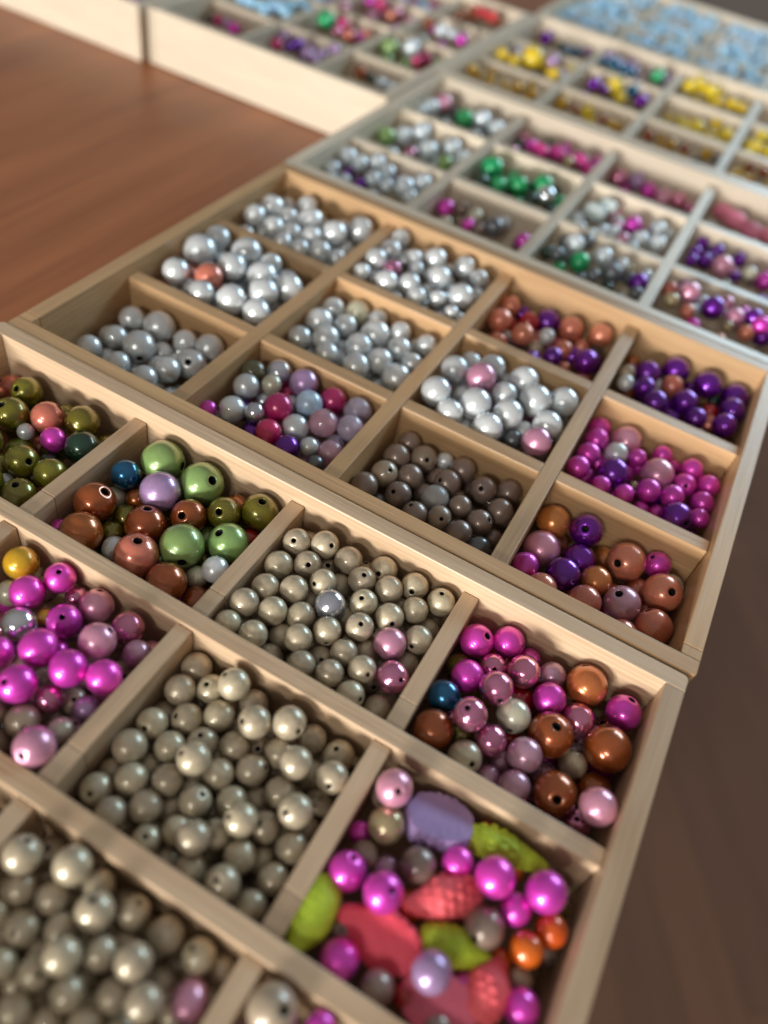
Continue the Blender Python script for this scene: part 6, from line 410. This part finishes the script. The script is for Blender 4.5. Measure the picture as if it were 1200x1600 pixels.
601|crimson -94.7 306.0 -5.2 3.6 -0.44 -0.64 -0.63 0;purple -88.2 318.0 -5.7 4.5 0.31 -0.33 -0.89 0;lilac -73.4 306.4 -4.8 4.2 -0.08 -0.52 -0.85 0;lilac -69.6 316.0 -5.7 3.9 -0.79 -0.61 0.07 0;lilac -67.0 327.7 -4.8 4.0 0.31 0.42 0.85 0;purple -87.2 307.8 -5.0 3.0 -0.45 -0.66 -0.60 0;lilac -66.1 303.2 -4.5 3.0 0.87 0.48 0.14 0;lilac -88.0 293.6 -9.4 3.6 0.44 -0.81 -0.39 3h;lilac -106.1 331.7 -9.4 4.2 0.05 0.35 0.93 3;purple -79.9 312.9 -9.5 3.2 -0.14 -0.98 -0.13 3h;lilac -78.9 293.1 -9.6 4.2 -0.22 -0.29 0.93 3h;purple -102.7 294.6 -9.7 4.2 0.59 -0.18 0.79 3h;lilac -86.2 331.2 -9.8 3.7 0.22 -0.89 -0.40 3h;crimson -69.0 297.0 -9.8 3.6 -0.10 -0.38 0.92 3h
602|crimson -155.0 328.8 -12.9 3.6 0.60 0.46 0.65 0;magenta -141.1 326.9 -13.9 4.4 0.75 0.08 -0.66 0;lilac -148.3 328.6 -12.5 3.2 -0.58 -0.15 0.80 0;darkgreen -159.2 324.3 -12.6 2.7 0.86 0.36 -0.36 0;darkgreen -127.7 329.1 -16.5 3.4 0.99 0.06 0.11 3h;magenta -126.7 314.3 -16.5 3.2 0.02 -0.93 0.36 3h;lilac -122.8 324.3 -16.5 3.3 0.53 0.20 0.82 3h;darkgreen -130.5 322.4 -16.6 3.7 0.58 -0.42 0.70 3h;darkgreen -151.2 309.2 -16.6 3.0 0.46 0.13 0.88 3h;darkgreen -119.9 331.6 -16.7 2.9 0.62 -0.76 -0.19 3h;darkgreen -145.8 286.9 -16.7 3.2 0.85 0.01 -0.52 3
610|lightgreen -51.0 374.1 -7.8 6.0 -0.64 -0.05 0.76 0;icy -39.9 383.7 -6.5 5.7 0.93 0.35 0.06 0;crimsonoval -26.7 378.1 -7.7 4.4 0.21 -0.26 -0.94 0;crimson -26.7 364.3 -6.6 3.2 0.75 -0.14 -0.65 0;lightgreen -13.6 370.8 -12.7 4.8 0.56 0.36 0.74 3;lightgreen -35.9 369.1 -12.8 5.0 0.97 0.08 -0.24 3;icy -26.6 347.3 -12.8 4.1 -0.11 -0.13 0.99 3h;lightgreen -48.0 364.6 -12.9 5.0 0.68 -0.21 -0.70 3;crimson -20.7 356.6 -12.9 4.8 -0.32 -0.82 -0.48 3h;lightgreen -20.0 385.7 -13.0 5.0 -0.78 -0.57 0.28 3;crimson -31.8 388.5 -13.0 4.9 0.17 -0.76 -0.63 3h
611|emerald -101.0 375.4 -6.0 6.1 -0.77 -0.62 0.11 0;crimson -89.2 377.7 -5.1 4.3 -0.75 -0.32 0.59 0;salmon -78.3 366.5 -7.1 4.6 0.94 0.10 -0.34 0;magenta -75.1 378.9 -23.5 5.6 0.49 -0.09 -0.86 0;rosemetal -87.5 366.5 -7.0 3.3 -0.55 -0.68 -0.48 0;salmon -72.4 380.5 -7.1 3.1 0.69 0.05 -0.72 0;emerald -66.3 382.9 -12.0 3.7 -0.90 -0.38 0.23 3;magenta -88.5 384.6 -12.1 4.6 0.90 0.44 -0.06 3;rosemetal -68.4 346.8 -12.1 4.5 0.52 -0.80 -0.30 3h;crimson -92.7 352.6 -12.1 4.2 -0.29 -0.06 0.95 3;magenta -79.6 382.3 -12.2 4.5 0.73 0.36 0.59 3;salmon -77.1 352.8 -12.2 3.9 -0.13 -0.72 0.68 3h;rosemetal -106.2 355.8 -12.2 3.7 0.62 -0.02 -0.79 3
612|sky -140.4 354.5 -4.9 3.6 0.79 0.05 -0.61 0;sky -133.7 356.8 -5.1 3.6 -0.57 -0.17 0.80 0;sky -130.3 363.6 -5.2 3.8 0.14 0.36 0.92 0;sky -129.5 375.1 -5.1 3.7 -0.30 -0.62 -0.72 0;sky -128.1 386.2 -4.8 3.4 0.84 0.37 0.39 0;sky -140.3 371.4 -5.7 3.3 0.44 0.36 0.82 0;sky -131.3 345.6 -5.1 2.9 0.73 0.45 0.52 0;sky -121.5 357.1 -4.3 2.9 -0.77 -0.37 0.52 0;sky -147.5 353.8 -4.9 3.6 -0.20 -0.64 -0.74 0;sky -154.2 353.3 -4.5 3.3 0.76 0.23 -0.61 0;sky -123.9 389.6 -8.9 3.5 0.77 -0.35 0.53 3h;sky -143.8 346.4 -8.9 3.0 0.64 0.55 0.54 3;sky -158.6 362.6 -9.0 3.3 0.58 0.51 0.64 3;sky -125.5 367.3 -9.0 3.1 -0.17 -0.96 -0.22 3h;sky -137.7 383.0 -9.2 3.2 -0.57 -0.20 0.80 3;sky -142.2 389.6 -9.2 3.3 -0.50 -0.87 -0.03 3h;sky -148.4 374.3 -9.2 3.3 0.98 0.07 -0.20 3h
620|icy -39.1 428.4 -4.6 4.8 0.13 0.12 0.98 0;icy -31.6 431.6 -5.4 3.5 0.15 -0.46 -0.88 0;magenta -21.8 424.4 -4.7 4.2 -0.40 -0.09 0.91 0;brown -53.8 437.7 -5.2 3.5 -0.75 -0.60 -0.29 0;icy -49.7 404.3 -9.3 3.5 0.15 0.14 0.98 3;magenta -31.6 412.0 -9.3 3.7 0.86 -0.10 -0.50 3;icy -14.5 426.5 -9.3 3.1 -0.09 -0.08 0.99 3h;icy -45.9 413.2 -9.4 3.8 -0.55 -0.12 0.83 3;magenta -48.8 440.1 -9.4 3.3 -0.05 -0.57 -0.82 3;icy -12.8 416.9 -9.4 3.7 -0.50 -0.86 -0.09 3h;icy -16.4 405.8 -9.5 3.3 0.27 -0.73 -0.62 3h
621|magenta -77.6 436.1 -24.0 5.1 -0.17 -0.02 0.99 0;crimson -93.5 439.4 -4.8 4.6 0.92 0.33 0.22 0;rosemetal -79.9 437.8 -6.3 4.3 -0.29 -0.02 0.96 0;pink -73.4 399.6 -25.1 4.1 0.87 0.46 0.15 0;magenta -82.3 429.0 -25.3 3.9 -0.80 -0.55 -0.23 0;salmon -79.0 428.1 -6.1 3.5 -0.33 0.06 0.94 0;pink -95.9 447.8 -14.0 4.0 0.81 0.42 0.40 0;magenta -104.8 443.1 -6.7 4.0 0.85 0.16 -0.50 0;rosemetal -107.7 410.3 -6.2 3.8 -0.68 -0.63 -0.39 0;magenta -70.1 405.1 -11.2 4.3 0.69 -0.32 0.64 3h;pink -96.7 436.2 -11.2 3.4 0.97 0.21 -0.09 3;pink -94.2 427.3 -11.2 4.3 0.21 -0.71 -0.68 3h;rosemetal -98.3 412.8 -11.3 3.3 0.58 -0.78 -0.25 3h;rosemetal -71.9 443.4 -11.4 4.0 0.09 0.31 0.95 3;rosemetal -72.5 420.5 -11.4 3.6 -0.06 -0.37 -0.93 3;pink -83.1 443.8 -11.4 3.9 0.35 -0.71 0.61 3h
622|sky -153.8 407.1 -12.0 4.2 0.50 0.01 0.87 0h;lilac -121.3 437.7 -12.0 3.9 -0.65 -0.75 0.12 0h;sky -137.2 427.9 -12.0 4.1 0.48 0.48 0.74 0;sky -138.8 420.0 -12.0 3.9 0.16 -0.83 0.54 0h;lilac -147.3 423.7 -12.1 4.7 0.83 -0.55 -0.05 0h;pink -130.3 411.5 -12.1 3.6 0.36 -0.73 0.59 0h;lilac -136.1 441.0 -12.2 4.2 -0.17 -0.28 0.94 0h;lilac -141.3 408.4 -12.3 4.9 0.41 0.46 0.79 0;pink -126.8 418.1 -12.6 3.8 0.53 -0.50 0.68 0h;sky -122.6 408.7 -12.7 3.6 -0.14 -0.98 -0.14 0h;lilac -150.2 414.5 -12.7 4.2 0.90 -0.43 -0.07 0h;lilac -128.7 428.9 -12.7 3.8 -0.62 -0.74 -0.26 0;pink -120.9 446.8 -12.9 3.8 0.22 -0.18 -0.96 0;lilac -129.1 446.0 -13.6 4.0 -0.04 -0.75 -0.66 0h;pink -159.7 413.9 -15.4 3.9 0.60 -0.68 -0.43 0h;sky -120.6 423.8 -15.6 3.7 0.09 -0.47 -0.88 0;sky -135.2 415.7 -16.9 3.6 0.71 0.28 0.65 0
630|redoval -38.7 499.7 -4.9 4.3 0.66 -0.16 -0.74 0;redoval -28.3 495.3 -4.2 4.7 -0.32 -0.55 -0.77 0;brown -54.5 463.4 -9.8 3.6 0.98 0.17 0.13 0;brown -45.6 497.6 -4.4 3.1 0.09 0.07 0.99 0;brown -34.9 465.9 -9.0 4.2 -0.47 -0.37 0.80 3h;brown -14.0 492.5 -9.0 3.5 -0.21 -0.70 -0.68 3h;brown -51.0 489.8 -9.1 4.2 0.28 -0.91 -0.29 3h;brown -50.6 478.8 -9.1 3.3 0.00 -0.75 -0.66 3h;brown -43.3 492.6 -9.1 3.2 0.18 -0.86 -0.47 3h;brown -23.4 501.2 -9.1 3.3 -0.25 -0.89 0.37 3h;brown -20.7 466.3 -9.1 4.0 -0.61 -0.76 0.21 3h
631|sky -78.7 483.3 -12.0 4.3 0.19 -0.21 -0.96 0;pink -84.4 469.0 -12.0 3.9 0.11 -0.18 0.98 0h;sky -86.9 496.3 -12.0 4.1 -0.75 -0.47 -0.46 0;sky -69.0 467.8 -12.1 4.4 0.86 -0.50 -0.11 0h;pink -98.7 468.4 -12.1 4.9 0.13 -0.57 0.81 0h;pink -80.6 506.3 -12.1 4.1 -0.65 -0.69 -0.32 0;sky -103.2 495.9 -12.1 4.8 0.48 -0.63 -0.62 0h;lilac -87.5 477.6 -12.1 4.0 -0.49 -0.76 -0.43 0h;pink -69.1 481.9 -12.2 4.8 0.18 -0.98 -0.01 0h;lilac -98.7 487.0 -12.3 3.8 -0.26 -0.73 -0.63 0h;lilac -70.2 498.7 -12.3 4.0 0.93 0.36 0.08 0;pink -77.5 464.1 -12.3 4.3 0.09 -0.88 0.46 0h;sky -77.7 473.5 -12.4 4.1 -0.79 -0.48 -0.38 0;pink -94.7 499.6 -12.5 4.5 0.58 -0.67 0.46 0h;lilac -95.9 478.0 -12.7 4.6 -0.12 -0.61 -0.79 0;pink -80.4 491.9 -12.9 3.6 -0.64 -0.35 0.69 0;lilac -67.0 490.9 -13.8 4.4 -0.23 -0.59 0.78 0h;lilac -86.9 487.0 -14.2 4.8 0.99 0.12 0.09 0
632|sky -121.0 467.8 -12.9 4.8 0.92 -0.25 0.30 0h;lilac -133.1 465.6 -14.8 4.0 1.00 0.00 -0.09 0h;lilac -120.2 489.1 -15.5 3.7 -0.60 -0.70 -0.39 0;pink -131.7 474.4 -15.7 4.6 0.68 -0.58 -0.45 0h;lilac -121.3 480.2 -15.7 4.6 -0.13 -0.86 -0.50 0h;lilac -120.6 501.0 -17.6 4.3 0.63 -0.70 0.33 0h;sky -140.8 471.3 -17.8 4.4 0.48 -0.88 0.01 0h
700|lilac -197.9 310.2 -12.0 3.7 0.78 0.41 0.48 0h;pink -200.5 328.4 -12.0 3.8 0.06 -0.92 0.38 0h;pink -194.4 284.6 -12.0 3.7 0.58 0.17 -0.80 0;pink -206.9 296.2 -12.1 4.3 0.90 -0.38 -0.21 0h;lilac -190.0 316.3 -12.1 4.4 0.99 0.01 0.11 0h;lilac -210.9 317.3 -12.1 4.9 0.79 0.48 -0.39 0;lilac -195.2 298.2 -12.1 4.7 0.86 -0.50 0.03 0h;lilac -189.2 305.5 -12.1 4.6 0.95 -0.12 -0.28 0h;lilac -185.5 284.6 -12.1 4.0 0.97 -0.15 0.21 0h;lilac -215.8 291.7 -12.2 4.0 -0.63 -0.77 0.10 0;lilac -188.4 324.5 -12.2 4.2 0.27 -0.23 0.94 0h;pink -201.2 289.8 -12.3 3.9 -0.11 0.25 0.96 0;lilac -213.2 284.4 -12.6 3.7 0.86 -0.51 -0.03 0h;pink -207.0 306.5 -12.9 3.9 0.97 0.21 0.16 0h;lilac -202.7 320.6 -13.2 4.2 0.92 -0.17 -0.36 0h;pink -185.7 294.5 -13.3 4.9 0.51 -0.64 0.58 0h;pink -222.0 284.6 -13.7 4.9 0.49 -0.23 0.84 0h;lilac -218.3 302.3 -14.0 4.0 0.88 0.26 -0.40 0
701|lilac -240.1 284.0 -15.8 4.2 -0.41 -0.84 0.36 0h;pink -249.4 283.3 -17.2 3.6 0.51 0.39 0.76 0;lilac -238.9 294.7 -17.3 4.5 0.77 0.11 -0.63 0"""
nb = 0
for line in RAW.strip().split('\n'):
    cell, body = line.split('|'); far = cell[0] not in '12'
    L = []
    for q in body.split(';'):
        f = q.split()
        P = tuple(float(v) for v in f[1:4]); u, v = px(P)
        L.append(dict(code=f[0], P=P, r=float(f[4]), h=Vector([float(v_) for v_ in f[5:8]]), lay=int(f[8].rstrip('h')), u=u, v=v))
    name_beads(cell, L)
    for b in L:
        me = get_mesh(b['code'], far, b['r'] > 4.7)
        o = bpy.data.objects.new(T[b['code']][0], me); col.objects.link(o)
        o.location = Vector(b['P'])*S; r = b['r']*S*(0.86 if b['code'].endswith('oval') else 1.0); o.scale = (r, r, r)
        h = b['h'].normalized()
        if b['code'].endswith('oval') and b['code'] != 'pinkoval': h = Vector((0.93, -0.35, 0.06)).normalized()
        o.rotation_mode = 'QUATERNION'; o.rotation_quaternion = h.to_track_quat('Z', 'Y') @ Quaternion((0, 0, 1), rnd.uniform(0, 6.28))
        w = T[b['code']][1]
        tag(o, limit(b['label']), w.split()[-1] + ' bead' if not w.endswith('pearl') else w.split()[-2] + ' bead', w + ' beads in the ' + CELL.get(cell, 'compartment'))
        nb += 1

# ---------------------------------------------------------------- plastic shells
def hit(u, v, z):
    d = RX*((u-600)/1229.79) + RY*((v-800)/1229.79) + RZ; t = (z-CAM.z)/d.z; return CAM + d*t
def plastic(name, c, c2):
    m = bpy.data.materials.new(name); nt, b, N, L = nodes(m)
    tc = N.new('ShaderNodeTexCoord'); n = N.new('ShaderNodeTexNoise'); n.inputs['Scale'].default_value = 260; n.inputs['Detail'].default_value = 3
    r = N.new('ShaderNodeValToRGB'); r.color_ramp.elements[0].color = (*c2, 1); r.color_ramp.elements[1].color = (*c, 1); r.color_ramp.elements[0].position = .3; r.color_ramp.elements[1].position = .7
    L.new(tc.outputs['Object'], n.inputs['Vector']); L.new(n.outputs['Fac'], r.inputs[0]); L.new(r.outputs[0], b.inputs['Base Color'])
    b.inputs['Roughness'].default_value = 0.55; b.inputs['Specular IOR Level'].default_value = 0.3; n5 = N.new('ShaderNodeTexNoise'); n5.inputs['Scale'].default_value = 1500; n5.inputs['Detail'].default_value = 3; bp5 = N.new('ShaderNodeBump'); bp5.inputs['Strength'].default_value = 0.5; bp5.inputs['Distance'].default_value = 0.0003; L.new(tc.outputs['Object'], n5.inputs['Vector']); L.new(n5.outputs['Fac'], bp5.inputs['Height']); L.new(bp5.outputs[0], b.inputs['Normal']); b.inputs['Subsurface Weight'].default_value = 0.0; b.inputs['Subsurface Radius'].default_value = (0.002, 0.001, 0.001); b.inputs['Subsurface Scale'].default_value = 0.6
    return m
def shell(label, mat, A, B, width, z, flat_up, bumps, word, taper=0.25, face=(0.15, 0.62, 0.62)):
    ax, bx = [400+A[0]/1.7143, 400+B[0]/1.7143], None
    a = hit(400+A[0]/1.7143, 1100+A[1]/1.7143, z); b = hit(400+B[0]/1.7143, 1100+B[1]/1.7143, z)
    Ld = (b-a).length; c = (a+b)/2; ex = (b-a).normalized()
    mm = c - CAM; wz = mm.dot(RZ); Wd = width/1.7143*wz/1229.79
    bm = bmesh.new(); nu, nv = 110, 84; rows = []
    for i in range(nu+1):
        u = i/nu; x = -0.5+u
        # swollen body with a narrow lip at the start
        prof = math.sqrt(max(0, 1-(2*u-1)**2))**0.66
        lip = 0.58 + 0.42*min(1, max(0, (u-0.02)/max(taper, .05)))**1.6
        rr = max(0.02, prof*lip)
        ring = []
        for j in range(nv):
            th = 2*math.pi*j/nv; y = math.cos(th); zz = math.sin(th)
            k = 1.0
            if zz > -0.15 or bumps > 1:
                k += 0.13*bumps*abs(math.sin(th*5.5+math.floor(u*8)*1.57))**.8*abs(math.sin(u*math.pi*8))**.8*(0.62+0.38*math.sin(th*3.1+u*9+len(label)))*min(1, u/taper*.6)
            hz = zz*rr*0.5*k*0.95
            if hz < -0.17: hz = -0.17 - (abs(hz)-0.17)*0.06       # flat underside
            ring.append(bm.verts.new((x*Ld*S, y*rr*0.5*k*Wd*S, hz*Wd*S)))
        rows.append(ring)
    for i in range(nu):
        for j in range(nv):
            q = (j+1) % nv; bm.faces.new((rows[i][j], rows[i+1][j], rows[i+1][q], rows[i][q]))
    bm.faces.new(rows[0][::-1]); bm.faces.new(rows[-1])
    bmesh.ops.recalc_face_normals(bm, faces=bm.faces)
    o = link('shell_bead', bm, mat, None, True); o.location = c*S
    toward = (CAM-c).normalized(); up = (toward*0.75+Vector((0, 0, 1))*0.6)
    if flat_up: up = -(toward*0.62+Vector(face))
    up = (up - ex*up.dot(ex)).normalized(); ey = up.cross(ex).normalized()
    o.rotation_mode = 'QUATERNION'; o.rotation_quaternion = Matrix((ex, ey, up)).transposed().to_quaternion()
    tag(o, label, 'shell bead', 'plastic shell beads in the shell compartment')
    return o
m_lil = plastic('lilac_plastic', (0.40, 0.27, 0.52), (0.36, 0.24, 0.47)); m_yg = plastic('lime_plastic', (0.52, 0.66, 0.05), (0.43, 0.56, 0.035))
m_cor = plastic('coral_plastic', (0.88, 0.14, 0.16), (0.78, 0.10, 0.12)); m_red = plastic('red_plastic', (0.88, 0.09, 0.14), (0.78, 0.065, 0.10)); m_pk = plastic('pink_plastic', (0.80, 0.17, 0.25), (0.70, 0.13, 0.20))
shell('lilac shell bead with its smooth flat face up by the far wall', m_lil, (395, 285), (578, 345), 145, -9.5, True, 1.3, 'lilac', 0.12)
shell('yellow green shell bead lying against the far wall, right of the lilac one', m_yg, (782, 440), (555, 345), 88, -10, False, 2.4, 'lime', 0.45)
shell('coral shell bead with knobbly end in the middle of the shell compartment', m_cor, (388, 545), (602, 500), 110, -9.5, False, 2.3, 'coral', 0.45)
shell('red coral shell bead with flat face up below the coral one', m_red, (222, 550), (432, 690), 145, -10.5, True, 1.5, 'red', 0.42, (-0.35, -0.35, 0.3))
shell('smooth yellow green shell bead leaning on the left divider', m_yg, (92, 672), (203, 462), 120, -10, False, 0.5, 'lime', 0.3)
shell('small yellow green shell bead under the lilac pearl', m_yg, (632, 692), (432, 618), 105, -10.5, False, 1.2, 'lime', 0.45)
shell('pink shell bead with broad flat face up at the bottom of the shell compartment', m_pk, (392, 740), (582, 870), 155, -11.5, True, 1.3, 'pink', 0.15, (-0.3, -0.2, 0.4))
shell('coral shell bead standing on end near the bottom right corner', m_cor, (655, 680), (585, 850), 120, -10.5, False, 1.5, 'coral', 0.4)
